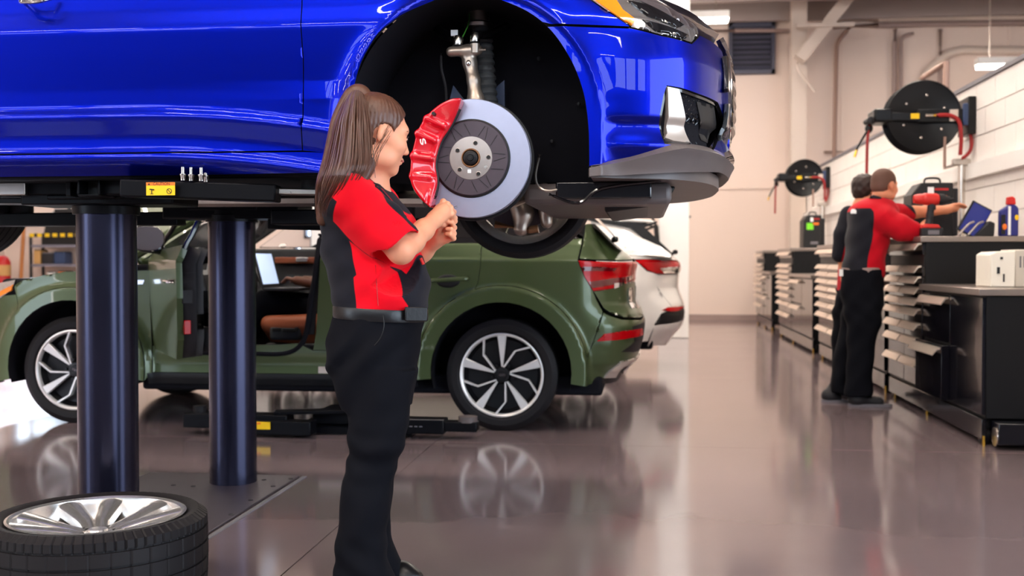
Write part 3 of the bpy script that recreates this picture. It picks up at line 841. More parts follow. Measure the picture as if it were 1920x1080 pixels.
# sill
panel('sill', SB, [(Sx(rear_c + 0.44), 1.368), (SB.px(640, 305)[0], 1.368), (SB.px(655, 300)[0], 1.405), (SB.px(655, 290)[0], 1.437), (s567, z567 - 0.002), (Sx(rear_c + 0.44), z567 - 0.002)], 'blue_paint', blue, step=0.012)
MB().box(rear_c + 0.45, -0.98, 3.67, 3.74, 1.366, 1.41).build('sill_skirt', 'blue_paint', blue, bevel=0.01)
MB().box(rear_c + 0.45, -0.98, 2 * CB - 3.74, 2 * CB - 3.66, 1.368, 1.41).build('sill_skirt', 'blue_paint', blue, bevel=0.01)
# bumper with the corner air inlet cut out
vent = [(1250, 160), (1275, 164), (1310, 176), (1346, 192), (1356, 250), (1334, 284), (1290, 278), (1246, 270), (1236, 240), (1237, 215), (1244, 178)]
ventp = SB.poly(vent)
s_end = SB.S[-1]
s_g = SB.px(1352, 200)[0]
def at_s(s_, z_): return (s_, z_)
bum = [SB.px(1104, 312)] + [p for p in reversed(ar) if p[1] < SB.px(1033, 48)[1]] + [SB.px(1036, 49), SB.px(1100, 50), SB.px(1184, 53), SB.px(1240, 67), SB.px(1297, 82), SB.px(1312, 66), (s_g + 0.10, 1.83), (s_g + 0.12, 1.70), (s_g + 0.14, 1.52), (s_g + 0.12, 1.435), SB.px(1330, 288), SB.px(1262, 274), SB.px(1250, 285), SB.px(1180, 300)]
panel('front_bumper', SB, bum, 'blue_paint', blue, step=0.012, holes=[ventp])
panel('air_inlet', SB, inset_poly(ventp, -0.02), 'liner_black', blue, step=0.02, out=-0.05, gap=0)
panel('inlet_rim', SB, inset_poly(ventp, -0.002), 'black_gloss', blue, step=0.015, out=-0.008, thick=0.045, gap=0, holes=[inset_poly(ventp, 0.012)])
panel('inlet_blade', SB, SB.poly([(1251, 163), (1272, 168), (1283, 215), (1293, 268), (1262, 264), (1246, 258), (1250, 250)]), 'silver_trim', blue, step=0.01, out=0.004, thick=0.03, gap=0)
panel('inlet_blank', SB, SB.poly([(1313, 190), (1346, 198), (1350, 240), (1334, 268), (1322, 262)]), 'black_plastic', blue, step=0.012, out=-0.014, gap=0)
# honeycomb in the inlet
hb = MB()
for i in range(4):
    for j in range(12):
        u = 1281 + i * 10 + (5 if j % 2 else 0); v = 178 + j * 8
        if u > 1276 + (v - 170) * 0.12 + 42 or u < 1276 + (v - 170) * 0.16: continue
        c_ = np.array(SB.px(u, v)); r_ = 0.0085
        loop = [SB.pt([c_[0] + 1.5 * r_ * math.cos(t)], [c_[1] + r_ * math.sin(t)], -0.02)[0] for t in np.linspace(0, 2 * PI, 7)[:-1]]
        hb.tube(loop, 0.0022, 4, True)
hn = hb.build('honeycomb', 'black_gloss', blue); hn['kind'] = 'stuff'
# headlamp
hl = [(1098, -8), (1184, 51), (1240, 65), (1298, 80), (1312, 62), (1308, 48), (1262, 20), (1215, -8)]
panel('headlamp', SB, SB.poly(hl), 'lamp_clear', blue, step=0.012, out=-0.004)
panel('headlamp_seal', SB, inset_poly(SB.poly(hl), -0.006), 'black_gloss', blue, step=0.02, out=-0.008, gap=0)
panel('turn_signal', SB, SB.poly([(1106, -8), (1150, -8), (1168, 18), (1192, 36), (1184, 48), (1150, 24)]), 'amber', blue, step=0.01, out=0.001, gap=0)
for k, q in enumerate(([(1175, 0), (1222, 10), (1284, 46), (1270, 52), (1215, 30)], [(1205, 36), (1250, 48), (1292, 66), (1286, 72), (1230, 58)])):
    panel('lamp_insert', SB, SB.poly(q), 'black_gloss', blue, step=0.012, out=0.0005, gap=0)
panel('lamp_strip', SB, SB.poly([(1180, -6), (1225, -4), (1300, 48), (1300, 54), (1280, 45)]), 'chrome', blue, step=0.012, out=0.002, gap=0)
# grille frame standing proud of the nose
gp = [(s_g + 0.13, 1.50), (s_end, 1.47), (s_end, 1.87), (s_g + 0.16, 1.86), (s_g + 0.10, 1.72)]
panel('grille', SB, gp, 'black_gloss', blue, step=0.03, out=0.010, gap=0)
panel('grille_frame', SB, inset_poly(gp, -0.03), 'chrome', blue, step=0.02, out=0.022, thick=0.03, gap=0, holes=[inset_poly(gp, 0.0)])
for k in range(7):
    z = 1.51 + k * 0.05
    panel('grille_bar', SB, [(s_g + 0.13, z), (s_end, z), (s_end, z + 0.018), (s_g + 0.13, z + 0.018)], 'black_gloss', blue, step=0.03, out=0.022, thick=0.02, gap=0)
for k in range(2):
    panel('grille_side', SB, [(s_g + 0.02, 1.50 + 0.17 * k), (s_g + 0.11, 1.51 + 0.17 * k), (s_g + 0.11, 1.64 + 0.17 * k), (s_g + 0.03, 1.63 + 0.17 * k)], 'black_gloss', blue, step=0.02, out=0.02, gap=0)
# splitter lip and undertray
panel('splitter', SB, [SB.px(1104, 332), SB.px(1104, 316), SB.px(1180, 302), SB.px(1252, 283), SB.px(1275, 279), SB.px(1330, 290), (s_g + 0.12, 1.428), (s_end, 1.425), (s_end, 1.385), (s_g, 1.385), SB.px(1250, 325)], 'under_grey', blue, step=0.015, out=0.035, thick=0.05, gap=0)
tr = []
for s_ in np.linspace(SB.px(1108, 320)[0], s_end, 26):
    tr.append(SB.pt([s_], [1.38], -0.0)[0])
tp = [(p[0], p[1]) for p in tr]; tp = tp + [(x, 2 * CB - y) for x, y in reversed(tp)]
MB().prism(tp, 'z', 1.345, 1.388).build('undertray', 'under_grey', blue, bevel=0.008)
b = MB().prism([(-0.14, 1.25), (0.02, 1.27), (0.10, 1.31), (0.12, 1.345), (-0.14, 1.345)], 'y', 4.05, 5.0).build('air_deflector', 'black_plastic', blue, bevel=0.01)
MB().box(-0.30, 0.03, 3.78, 3.86, 1.285, 1.345).build('tray_bracket', 'black_gloss', blue, bevel=0.006)
MB().box(-0.42, 0.10, 3.86, 5.15, 1.27, 1.345).build('subframe', 'under_grey', blue, bevel=0.02)
MB().tube(spl([(-0.32, 3.75, 1.30), (-0.22, 3.76, 1.27), (-0.14, 3.76, 1.32), (0.06, 3.76, 1.345)], 6), 0.006, 6).build('hose', 'black_gloss', blue)
MB().box(-3.2, -1.0, 3.66, 2 * CB - 3.66, 1.36, 1.44).build('floorpan', 'liner_black', blue, bevel=0.02)
MB().box(-4.40, -3.1, 3.72, 2 * CB - 3.72, 1.30, 1.46).build('rear_floor', 'liner_black', blue, bevel=0.03)
b = MB().tube([(-4.2, 4.8, 1.34), (-2.2, 4.75, 1.35), (-1.3, 4.6, 1.34), (-0.9, 4.5, 1.33)], 0.035, 10).build('exhaust_pipe', 'brushed_steel', blue)
# upper body: bonnet, screens, roof and boot as strips across the car
def strip(name, rows, mat, car, yc, n=14, thick=0.0):
    """rows (x, z edge, half width, crown)"""
    P = np.array(spl(rows, 6)); g = []
    for x, z, hw, cr in P: g.append([(x, yc + t * hw, z + cr * (1 - t * t)) for t in np.linspace(-1, 1, n)])
    return MB().grid(np.array(g)).build(name, mat, car)
strip('bonnet', [(-1.12, 2.135, 0.74, 0.05), (-0.7, 2.10, 0.78, 0.055), (-0.2, 2.03, 0.78, 0.06), (0.12, 1.95, 0.68, 0.05), (0.27, 1.885, 0.5, 0.03)], 'blue_paint', blue, CB)
strip('windscreen', [(-1.14, 2.13, 0.74, 0.05), (-1.5, 2.35, 0.66, 0.07), (-1.85, 2.52, 0.60, 0.06)], 'glass_dark', blue, CB)
strip('roof', [(-1.85, 2.52, 0.60, 0.06), (-2.3, 2.59, 0.585, 0.06), (-2.9, 2.56, 0.57, 0.06), (-3.3, 2.46, 0.56, 0.05)], 'blue_paint', blue, CB)
strip('rear_screen', [(-3.3, 2.46, 0.56, 0.05), (-3.75, 2.28, 0.60, 0.04), (-4.0, 2.17, 0.66, 0.03)], 'glass_dark', blue, CB)
strip('boot_lid', [(-4.0, 2.17, 0.68, 0.03), (-4.25, 2.12, 0.68, 0.02), (-4.42, 2.05, 0.66, 0.01)], 'blue_paint', blue, CB)
for sg in (1, -1):
    g = []
    for x, z0, z1, w1 in ((-1.2, 2.10, 2.15, 0.76), (-1.6, 2.10, 2.39, 0.655), (-1.95, 2.11, 2.53, 0.60), (-2.6, 2.12, 2.58, 0.58), (-3.2, 2.13, 2.48, 0.57), (-3.7, 2.14, 2.29, 0.62), (-4.0, 2.10, 2.17, 0.70)):
        g.append([(x, CB - sg * (0.875 + (w1 - 0.875) * t), z0 + (z1 - z0) * t) for t in np.linspace(0, 1, 6)])
    MB().grid(np.array(g)).build('side_glass', 'glass_dark', blue)
    q = []
    for s_ in np.linspace(Sx(-4.4), Sx(-1.15), 20):
        p = SB.pt([s_], [2.09])[0]; q.append((p[0], p[1] if sg > 0 else 2 * CB - p[1], p[2]))
    MB().tube(q, 0.02, 8).build('window_trim', 'black_gloss', blue)
panel('rear_quarter', SB, [(0.02, 1.45), (Sx(rear_c - 0.42), 1.45)] + list(reversed([(Sx(rear_c + 0.42 * math.cos(PI * i / 16)), AZ + 0.42 * math.sin(PI * i / 16)) for i in range(0, 17)]))  + [(sr0 + 0.05, z567), (sr0 - 0.28, zt), (0.02, 2.06)], 'blue_paint', blue, step=0.04)
# door handle, low edge in the frame
hp = atY(48, 2, 3.56)
hd = MB().tube(spl([(hp[0] - 0.035, 3.60, hp[2] + 0.012), (hp[0] - 0.01, 3.553, hp[2] - 0.004), (hp[0] + 0.05, 3.548, hp[2] - 0.004), (hp[0] + 0.085, 3.575, hp[2] + 0.012)], 6), 0.009, 10).build('door_handle', 'chrome', blue)
# wheel arch liners
for cx in (AX, rear_c):
    for sg in (1, -1):
        y0 = 3.60 if sg > 0 else 2 * CB - 3.60; y1 = 4.02 if sg > 0 else 2 * CB - 4.02
        r_ = 0.412
        b = MB()
        arc = [(cx + r_ * math.cos(t), AZ + 0.01 + r_ * math.sin(t)) for t in np.linspace(0, PI, 28)]
        arc = [(arc[0][0], 1.36)] + arc + [(arc[-1][0], 1.36)]
        n_ = len(arc)
        b.add([(x, y0, z) for x, z in arc] + [(x, y1, z) for x, z in arc], [(i, i + 1, i + 1 + n_, i + n_) for i in range(n_ - 1)])
        b.add([(x, y1, z) for x, z in arc], [tuple(range(n_))])
        b.build('arch_liner', 'liner_black', blue, fix=False)
for k, (u, v) in enumerate(((1035, 265), (1085, 195), (1010, 110), (700, 150), (720, 90))):
    p = atY(u, v, 3.995); MB().ell(p, (0.008, 0.006, 0.008), 10).build('liner_clip', 'dark_grey', blue)
# ---- front hub, disc, caliper
DC = atY(884, 297, 3.70)
dx, dz = DC[0], DC[2]
dsc = MB()
hub = ring([(0.0, 0.035), (0.012, 0.035), (0.014, 0.028), (0.026, 0.028), (0.034, 0.022), (0.034, 0.0)], 40)
def place(mb, name, mat, par, **k):
    mb.v = [(x + dx, y + 3.70, z + dz) for x, y, z in mb.v]
    return mb.build(name, mat, par, **k)
RD = 0.203
disc = place(ring([(0.132, -0.006), (0.134, 0.0), (RD - 0.002, 0.0), (RD, -0.002), (RD, -0.011), (RD - 0.010, -0.012), (RD - 0.010, -0.023), (RD, -0.024), (RD, -0.034), (RD - 0.002, -0.036), (0.12, -0.036)], 96), 'brake_disc', 'disc_steel', blue)
vb = MB().box(RD - 0.03, RD - 0.001, 0.0115, 0.0235, -0.0013, 0.0013)
vm = MB()
for k in range(72): vm.add(vb.v, vb.f, Matrix.Rotation(2 * PI * k / 72, 4, 'Y'))
vo = place(vm, 'cooling_vane', 'disc_hat', disc); vo['kind'] = 'stuff'
place(ring([(0.058, 0.012), (0.125, 0.010), (0.129, 0.006), (0.131, -0.004), (0.131, -0.02)], 72), 'disc_hat', 'disc_hat', blue)
place(ring([(0.128, 0.004), (0.1295, 0.0075), (0.1335, 0.006), (0.1345, 0.0)], 72), 'hat_ring', 'print_black', blue)
for k in range(18):
    a = 2 * PI * k / 18 + 0.2
    bb = MB().bar((0.078 * math.cos(a), -0.0118, 0.078 * math.sin(a)), (0.118 * math.cos(a + (0.16 if k % 3 else -0.1)), -0.0112, 0.118 * math.sin(a + (0.16 if k % 3 else -0.1))), 0.0016, 0.0016)
    place(bb, 'hat_mark', 'print_black', blue, smooth=0)
place(ring([(0.030, 0.014), (0.060, 0.0135), (0.073, 0.013), (0.075, 0.010)], 64), 'hub_face', 'hub_steel', blue)
place(ring([(0.0, 0.030), (0.010, 0.030), (0.012, 0.026), (0.020, 0.026), (0.024, 0.024), (0.026, 0.014)], 32), 'axle_bolt', 'alloy_dark', blue)
place(ring([(0.026, 0.014), (0.0285, 0.022), (0.031, 0.022), (0.033, 0.014)], 48), 'hub_bore', 'rust', blue)
place(MB().cyl((0, -0.0305, 0), (0, -0.0315, 0), 0.006, n=6), 'bolt_socket', 'print_black', blue)
for k, (u, v) in enumerate(((891.5, 268), (858, 282), (916, 294.5), (862, 318), (897, 326))):
    p = atY(u, v, 3.686) - np.array([dx, 3.70, dz])
    place(ring([(0.0, 0.0140), (0.0066, 0.0140), (0.0072, 0.0136)], 20).add([], []), 'x', 'print_black', blue) if False else None
    m_ = MB().lathe([(0.0, 0.0), (0.0066, 0.0)], (p[0], -0.0142, p[2]), (0, -1, 0), 20); place(m_, 'bolt_hole', 'print_black', blue)
    m_ = MB().lathe([(0.0066, 0.0), (0.0068, 0.0012), (0.0085, 0.0008), (0.009, 0)], (p[0], -0.0136, p[2]), (0, -1, 0), 20); place(m_, 'hole_rim', 'hub_steel', blue)
p = atY(910.5, 313, 3.686) - np.array([dx, 3.70, dz])
place(MB().cyl((p[0], -0.012, p[2]), (p[0], -0.0165, p[2]), 0.0055, n=16), 'locating_screw', 'zinc', blue)
p = atY(880, 321, 3.686) - np.array([dx, 3.70, dz])
place(MB().box(p[0] - 0.006, p[0] + 0.006, -0.0146, -0.013, p[2] - 0.006, p[2] + 0.006), 'hub_sticker', 'print_white', blue, smooth=0)
# caliper: fat curved block clasping the left edge of the disc
co = [(866, 184), (846, 186), (822, 198), (800, 218), (785, 242), (775, 275), (770, 310), (772, 345), (788, 372), (808, 390)]
ci = [(812, 372), (818, 340), (814, 310), (818, 285), (826, 262), (840, 240), (853, 215), (862, 196)]
cal = Soft((dx - 0.25, 3.57, dz - 0.22), (dx + 0.02, 3.76, dz + 0.23), 0.003)
pts = [atY(u, v, 3.64) for u, v in spl(co, 6)] + [atY(u, v, 3.64) for u, v in spl(ci, 6)]
poly_c = [(p[0], p[2]) for p in pts]
G = np.meshgrid(*cal.ax, indexing='ij')
d2 = sdpoly(G[0][:, 0, :], G[2][:, 0, :], poly_c)[:, None, :]
rr = np.hypot(G[0] - dx, G[2] - dz)
yo = 3.655 - 0.035 * np.clip((rr - 0.135) / 0.075, 0, 1)        # outer face slopes away toward the hub
hh = np.maximum(yo - G[1], G[1] - 3.75)
q_ = 0.012
dd = np.minimum(np.maximum(d2 + q_, hh + q_), 0) + np.sqrt(np.maximum(d2 + q_, 0) ** 2 + np.maximum(hh + q_, 0) ** 2) - q_
cal.V = dd.astype(np.float32)
for (ua, va, ub, vb) in ((800, 222, 832, 236), (783, 250, 812, 262), (774, 292, 806, 296), (773, 330, 806, 332)):   # ribs across the face
    p, p2 = atY(ua, va, 3.64), atY(ub, vb, 3.64); cal.cap((p[0], 3.634, p[2]), (p2[0], 3.650, p2[2]), 0.010, 0.010, 0.012)
gr_ = [atY(u, v, 3.62) for u, v in ((852, 203), (828, 240), (808, 272), (803, 310), (806, 350), (800, 378))]
for i in range(5): cal.cap((gr_[i][0], 3.628, gr_[i][2]), (gr_[i + 1][0], 3.628, gr_[i + 1][2]), 0.007, 0.007, 0.006, sub=True)
slot = ((G[1] > 3.697) & (G[1] < 3.742) & (rr < RD + 0.004))
cal.V = np.where(slot, np.maximum(cal.V, 0.004), cal.V).astype(np.float32)
co_ = cal.mesh('caliper', 'caliper_red', blue, relax=2)
b = MB(); c0 = atY(792, 265.5, 3.612)
text_mb(b, 'S', 0.034, basis((c0[0], 3.6165, c0[2]), (0.38, 0, -1.48), (0.72, 0, 0.18), (0, -1, 0)), 0.006)
b.build('caliper_letter', 'print_white', co_)
p = atY(813, 213, 3.615); MB().cyl((p[0], 3.64, p[2]), (p[0], 3.607, p[2]), 0.006, n=12).build('bleed_screw', 'print_black', co_)
MB().tube(spl([(poly_c[i][0], 3.672, poly_c[i][1]) for i in range(len(spl(co, 6)), len(poly_c), 4)], 4), 0.006, 8).build('brake_pad', 'black_plastic', blue)
place(ring([(0.08, -0.05), (0.21, -0.052), (0.212, -0.056)], 64), 'splash_shield', 'black_plastic', blue)
# ---- upright, strut and arms
def Q(u, v, y): return tuple(atY(u, v, y))
up = Soft((dx - 0.16, 3.66, dz - 0.02), (dx + 0.14, 3.86, dz + 0.50), 0.004)
up.chain([Q(893, 200, 3.76), Q(888, 150, 3.77), Q(881, 118, 3.78), Q(878, 98, 3.78)], [0.028, 0.022, 0.024, 0.028], 0.012)
up.cap(Q(846, 97, 3.77), Q(896, 94, 3.77), 0.018, 0.018, 0.012)
up.cap(Q(884, 230, 3.77), Q(893, 190, 3.76), 0.04, 0.028, 0.02)
up.mesh('upright', 'cast_alu', blue)
p = Q(878.5, 118, 3.753); MB().ell(p, (0.009, 0.006, 0.011), 14).build('upright_bolt', 'zinc', blue)
for (u, v, n_) in ((859, 76, 'ball_joint'), (891, 70, 'ball_joint')):
    MB().lathe([(0.0, -0.022), (0.017, -0.022), (0.018, -0.014), (0.0185, 0.006), (0.014, 0.016), (0.0, 0.018)], Q(u, v, 3.78), (0.1, 0, 1), 24).build(n_, 'zinc', blue)
    MB().lathe([(0.019, -0.010), (0.022, -0.004), (0.019, 0.0)], Q(u, v + 9, 3.78), (0, 0, 1), 24).build('joint_boot', 'black_plastic', blue)
MB().lathe([(0.0, -0.02), (0.016, -0.02), (0.017, 0.012), (0.0, 0.014)], Q(891, 89, 3.76), (0, 0, 1), 20).build('clamp_boss', 'cast_alu', blue)
MB().cyl(Q(898, 94, 3.755), Q(911, 93, 3.755), 0.004, n=10).build('clamp_bolt', 'zinc', blue)
MB().box(*(lambda p: (p[0] - 0.012, p[0] + 0.012, 3.775, 3.785, p[2] - 0.01, p[2] + 0.01))(Q(852, 62, 3.78)), ).build('joint_tag', 'print_white', blue, smooth=0)
MB().tube(spl([Q(880, 26, 3.86), Q(879, 42, 3.83), Q(873, 58, 3.80), Q(867, 70, 3.79)], 6), 0.0022, 6).build('sensor_wire', 'green_wire', blue)
MB().tube(spl([Q(896, 66, 3.80), Q(918, 64, 3.85), Q(950, 50, 3.95)], 6), 0.016, 10).build('control_arm', 'alloy_dark', blue)
MB().tube(spl([Q(856, 72, 3.80), Q(836, 66, 3.86), Q(818, 52, 3.95)], 6), 0.017, 10).build('control_arm', 'alloy_dark', blue)
# bellows of the strut
bp0, bp1 = Vector(Q(916, 210, 3.87)), Vector(Q(902, 40, 3.90)); L_ = (bp1 - bp0).length
pr = [(0.0, 0.0)]
for k in range(12):
    h0 = L_ * k / 12; pr += [(0.033, h0 + 0.002), (0.037, h0 + L_ / 48), (0.037, h0 + L_ / 24), (0.031, h0 + L_ / 13)]
MB().lathe(pr, bp0, bp1 - bp0, 28).build('strut_bellows', 'interior_grey', blue)
MB().lathe([(0.0, 0.0), (0.05, 0.0), (0.052, 0.012), (0.04, 0.02), (0.04, 0.10), (0.0, 0.10)], Q(897, 52, 3.90), (0, 0, 1), 32).build('strut_mount', 'brushed_steel', blue)
MB().lathe([(0.0, 0.0), (0.02, 0.0), (0.02, 0.04), (0.0, 0.04)], Q(880, 26, 3.90), (0, 0, 1), 16).build('strut_top', 'dark_grey', blue)
MB().tube(spl([Q(827, 100, 3.84), Q(828, 130, 3.84), Q(835, 160, 3.85), Q(838, 200, 3.86)], 6), 0.005, 6).build('brake_hose', 'dark_grey', blue)
MB().prism([(p[0], p[2]) for p in (atY(850, 160, 3.95), atY(880, 200, 3.95), atY(838, 205, 3.95))], 'y', 3.95, 3.97).build('inner_bracket', 'blue_grey_metal', blue)
MB().prism([(p[0], p[2]) for p in (atY(928, 165, 3.95), atY(946, 150, 3.95), atY(946, 205, 3.95), atY(922, 205, 3.95))], 'y', 3.95, 3.97).build('inner_bracket', 'blue_grey_metal', blue)
for k, (p0, p1, r_) in enumerate((((dx + 0.02, 3.80, dz - 0.16), (dx + 0.20, 4.25, 1.36), 0.020), ((dx - 0.06, 3.80, dz - 0.17), (dx - 0.30, 4.25, 1.36), 0.020), ((dx + 0.10, 3.80, dz - 0.05), (dx + 0.16, 4.30, dz - 0.02), 0.014))):
    MB().tube(spl([p0, ((p0[0] + p1[0]) / 2, (p0[1] + p1[1]) / 2, (p0[2] + p1[2]) / 2 - 0.02), p1], 5), r_, 10).build('lower_arm', 'cast_alu', blue)
MB().tube(spl([Q(1012, 290, 3.8), Q(1004, 330, 3.78), Q(1012, 352, 3.78), Q(1034, 358, 3.78), Q(1075, 345, 3.8)], 6), 0.005, 6).build('brake_line', 'brushed_steel', blue)
# far-side front wheel (still mounted) and the far rear wheel
car_wheel(blue, (dx + 0.01, 2 * CB - 3.76, dz), 0.34, 0.272, 0.245, 'B', far=True)
car_wheel(blue, (rear_c, 2 * CB - 3.76, dz), 0.34, 0.272, 0.245, 'B', far=True)
car_wheel(blue, (rear_c, 3.72, dz), 0.34, 0.272, 0.245, 'B')
fy = 2 * CB - 3.92
MB().lathe([(0.05, 0.0), (0.2, 0.0), (0.2, 0.03), (0.05, 0.03)], (dx + 0.01, fy, dz), (0, 1, 0), 48, True).build('brake_disc', 'disc_hat', blue)
fk = Soft((dx - 0.2, fy - 0.14, dz - 0.3), (dx + 0.25, fy + 0.02, dz + 0.1), 0.008)
fk.chain([(dx - 0.02, fy - 0.04, dz), (dx + 0.03, fy - 0.05, dz - 0.13), (dx + 0.02, fy - 0.06, dz - 0.2)], [0.06, 0.045, 0.035], 0.03)
fk.cap((dx + 0.13, fy - 0.05, dz - 0.05), (dx + 0.14, fy - 0.05, dz - 0.17), 0.04, 0.03, 0.02)
fk.mesh('upright', 'cast_alu', blue)
MB().tube([(dx - 0.1, fy - 0.06, dz - 0.18), (dx + 0.06, fy - 0.06, dz - 0.205), (dx + 0.1, fy - 0.06, dz - 0.2)], 0.018, 10).build('control_arm', 'rust', blue)

# ---- lift under the blue car
lift = thing('car_lift', 'black two-post floor lift carrying the blue car', 'lift', (-1.97, 4.5, 0))
pn, pf = (-2.08, 3.98), (-2.0, 5.08)
c1 = atY(183, 700, 3.90); c2 = atY(429, 700, 5.0)
pn = (c1[0], 3.98); pf = (c2[0], 5.05)
for (x, y), top in ((pn, 1.278), (pf, 1.288)):
    MB().cyl((x, y, -0.005), (x, y, top), 0.111, n=64).build('post', 'lift_post', lift)
    MB().lathe([(0.112, 0.0), (0.122, 0.0), (0.124, 0.03), (0.118, 0.034), (0.118, 0.055), (0.0, 0.055)], (x, y, top - 0.03), (0, 0, 1), 48).build('post_collar', 'lift_black', lift)
    MB().box(x - 0.17, x + 0.17, y - 0.13, y + 0.13, top + 0.022, top + 0.040).build('head_plate', 'lift_black', lift, bevel=0.006)
pl = MB().box(-2.46, -1.685, 3.3, 5.23, 0.001, 0.010).build('floor_plate', 'lift_plate', lift, bevel=0.003)
MB().box(-1.675, -1.655, 3.3, 5.25, 0.0, 0.004).build('plate_edge', 'mid_grey', lift)
for (u, v) in ((545, 898), (495, 900), (512, 912), (470, 938), (433, 965), (362, 912), (325, 910)):
    p = atZ(u, v, 0.01); MB().lathe([(0.0, 0.003), (0.010, 0.003), (0.012, 0.0)], (p[0], p[1], 0.010), (0, 0, 1), 12).build('plate_bolt', 'dark_grey', lift)
# near superstructure: cross tube, sockets and arms
T0 = 1.30
MB().box(-2.32, -1.72, 3.86, 4.10, T0 - 0.02, T0 + 0.06).build('yoke', 'lift_black', lift, bevel=0.008)
a0, a1 = atY(145, 330, 3.72), atY(186, 368, 3.72)
def sock(x0, x1, z0, z1, y0, y1, t, name):
    b = MB()
    b.box(x0, x1, y0, y1, z0, z0 + t).box(x0, x1, y0, y1, z1 - t, z1).box(x0, x0 + t, y0, y1, z0 + t, z1 - t).box(x1 - t, x1, y0, y1, z0 + t, z1 - t)
    return b.build(name, 'lift_black', lift, bevel=0.004)
sock(a0[0], a1[0], a1[2], a0[2], 3.72, 4.0, 0.007, 'arm_socket')
MB().box(a0[0] + 0.008, a1[0] - 0.008, 3.78, 3.80, a1[2] + 0.008, a0[2] - 0.008).build('socket_back', 'print_black', lift)
a2 = atY(258, 366, 3.76); a3 = atY(188, 336, 3.76)
MB().box(a3[0] - 0.005, a2[0], 3.755, 3.98, a2[2], a3[2]).build('socket_block', 'lift_black', lift, bevel=0.008)
e0, e1 = atY(148, 312, 3.74), atY(182, 326, 3.74)
MB().box(e0[0], e1[0], 3.74, 3.76, e1[2], e0[2]).build('stop_plate', 'white_metal', lift, bevel=0.002)
e2, e3 = atY(184, 312, 3.76), atY(247, 327, 3.76)
MB().box(e2[0], e3[0], 3.76, 3.90, e3[2], e2[2]).build('stop_block', 'lift_black', lift, bevel=0.004)
e0, e1 = atY(125, 305, 3.80), atY(135, 368, 3.80)
MB().box(e0[0], e1[0], 3.79, 4.0, e1[2], e0[2]).build('stop_fin', 'lift_black', lift, bevel=0.003)
# front arm, running right
A0, A1 = atY(255, 352, 3.60), atY(515, 362, 3.66)
MB().bar((A0[0] - 0.06, 3.635, A0[2]), (A1[0], 3.70, A1[2]), 0.10, 0.060).build('front_arm', 'lift_black', lift, bevel=0.006)
MB().bar((A1[0] - 0.05, 3.74, A1[2] + 0.01), (A1[0] + 0.16, 3.80, A1[2] + 0.008), 0.085, 0.022).build('arm_extension', 'brushed_steel', lift, bevel=0.004)
MB().cyl((A1[0] + 0.10, 3.80, A1[2] + 0.01), (A1[0] + 0.10, 3.80, 1.36), 0.05, n=32).build('lift_pad', 'rubber', lift)
MB().cyl((A1[0] + 0.12, 3.9, A1[2] - 0.06), (A1[0] + 0.12, 3.9, A1[2] + 0.01), 0.05, n=24).build('pad_screw', 'lift_black', lift)
MB().box(A1[0] - 0.1, A1[0] + 0.16, 3.9, 4.05, A1[2] - 0.10, A1[2] - 0.045).build('arm_end', 'lift_black', lift, bevel=0.006)
# rear arm, running left out of the frame
B0 = atY(130, 345, 3.86)
MB().bar((B0[0], 3.9, B0[2]), (B0[0] - 1.0, 3.92, B0[2] + 0.01), 0.10, 0.085).build('rear_arm', 'lift_black', lift, bevel=0.006)
g0, g1 = atY(-60, 322, 3.83), atY(48, 366, 3.83)
MB().box(g0[0], g1[0], 3.825, 3.88, g1[2], g0[2]).build('arm_sleeve', 'brushed_steel', lift, bevel=0.004)
MB().bar((B0[0] - 0.02, 3.95, B0[2] - 0.062), (B0[0] - 1.0, 3.97, B0[2] - 0.05), 0.16, 0.02).build('arm_flange', 'lift_black', lift, bevel=0.003)
MB().cyl((B0[0] - 0.75, 3.92, B0[2]), (B0[0] - 0.75, 3.92, 1.372), 0.05, n=32).build('lift_pad', 'rubber', lift)
# caution sticker on the arm
yS = 3.578
s0, s1 = atY(274, 342, yS), atY(328, 366, yS)
st = MB().box(s0[0], s1[0], yS, yS + 0.003, s1[2], s0[2]).build('caution_sticker', 'yellow_print', lift, smooth=0)
MB().box(s0[0], s1[0], yS - 0.0006, yS + 0.001, s0[2] - 0.011, s0[2]).build('sticker_band', 'orange_print', st, smooth=0)
b = MB(); cx_ = (s0[0] + s1[0]) / 2
text_mb(b, '\u26a0CAUTION' if False else 'CAUTION', 0.0135, basis((cx_ + 0.004, yS - 0.0012, s0[2] - 0.0058), (1, 0, 0), (0, 0, 1), (0, -1, 0)))
b.add([(s0[0] + 0.006, yS - 0.0012, s0[2] - 0.0095), (s0[0] + 0.015, yS - 0.0012, s0[2] - 0.0095), (s0[0] + 0.0105, yS - 0.0012, s0[2] - 0.0018)], [(0, 1, 2)])
b.build('sticker_lettering', 'print_black', st, smooth=0, fix=False)
b = MB()
b.lathe([(0.0075, 0), (0.0095, 0), (0.0095, 0.0006), (0.0075, 0.0006)], (s1[0] - 0.020, yS - 0.001, s1[2] + 0.014), (0, -1, 0), 24, True)
b.bar((s1[0] - 0.026, yS - 0.001, s1[2] + 0.020), (s1[0] - 0.014, yS - 0.001, s1[2] + 0.008), 0.0016, 0.0016)
b.bar((s0[0] + 0.020, yS - 0.001, s1[2] + 0.004), (s0[0] + 0.020, yS - 0.001, s1[2] + 0.018), 0.002, 0.002, (1, 0, 0)).bar((s0[0] + 0.013, yS - 0.001, s1[2] + 0.021), (s0[0] + 0.029, yS - 0.001, s1[2] + 0.019), 0.004, 0.004)
b.bar((s0[0] + 0.014, yS - 0.001, s1[2] + 0.005), (s0[0] + 0.026, yS - 0.001, s1[2] + 0.005), 0.0015, 0.0015)
b.build('sticker_symbols', 'print_black', st, smooth=0)
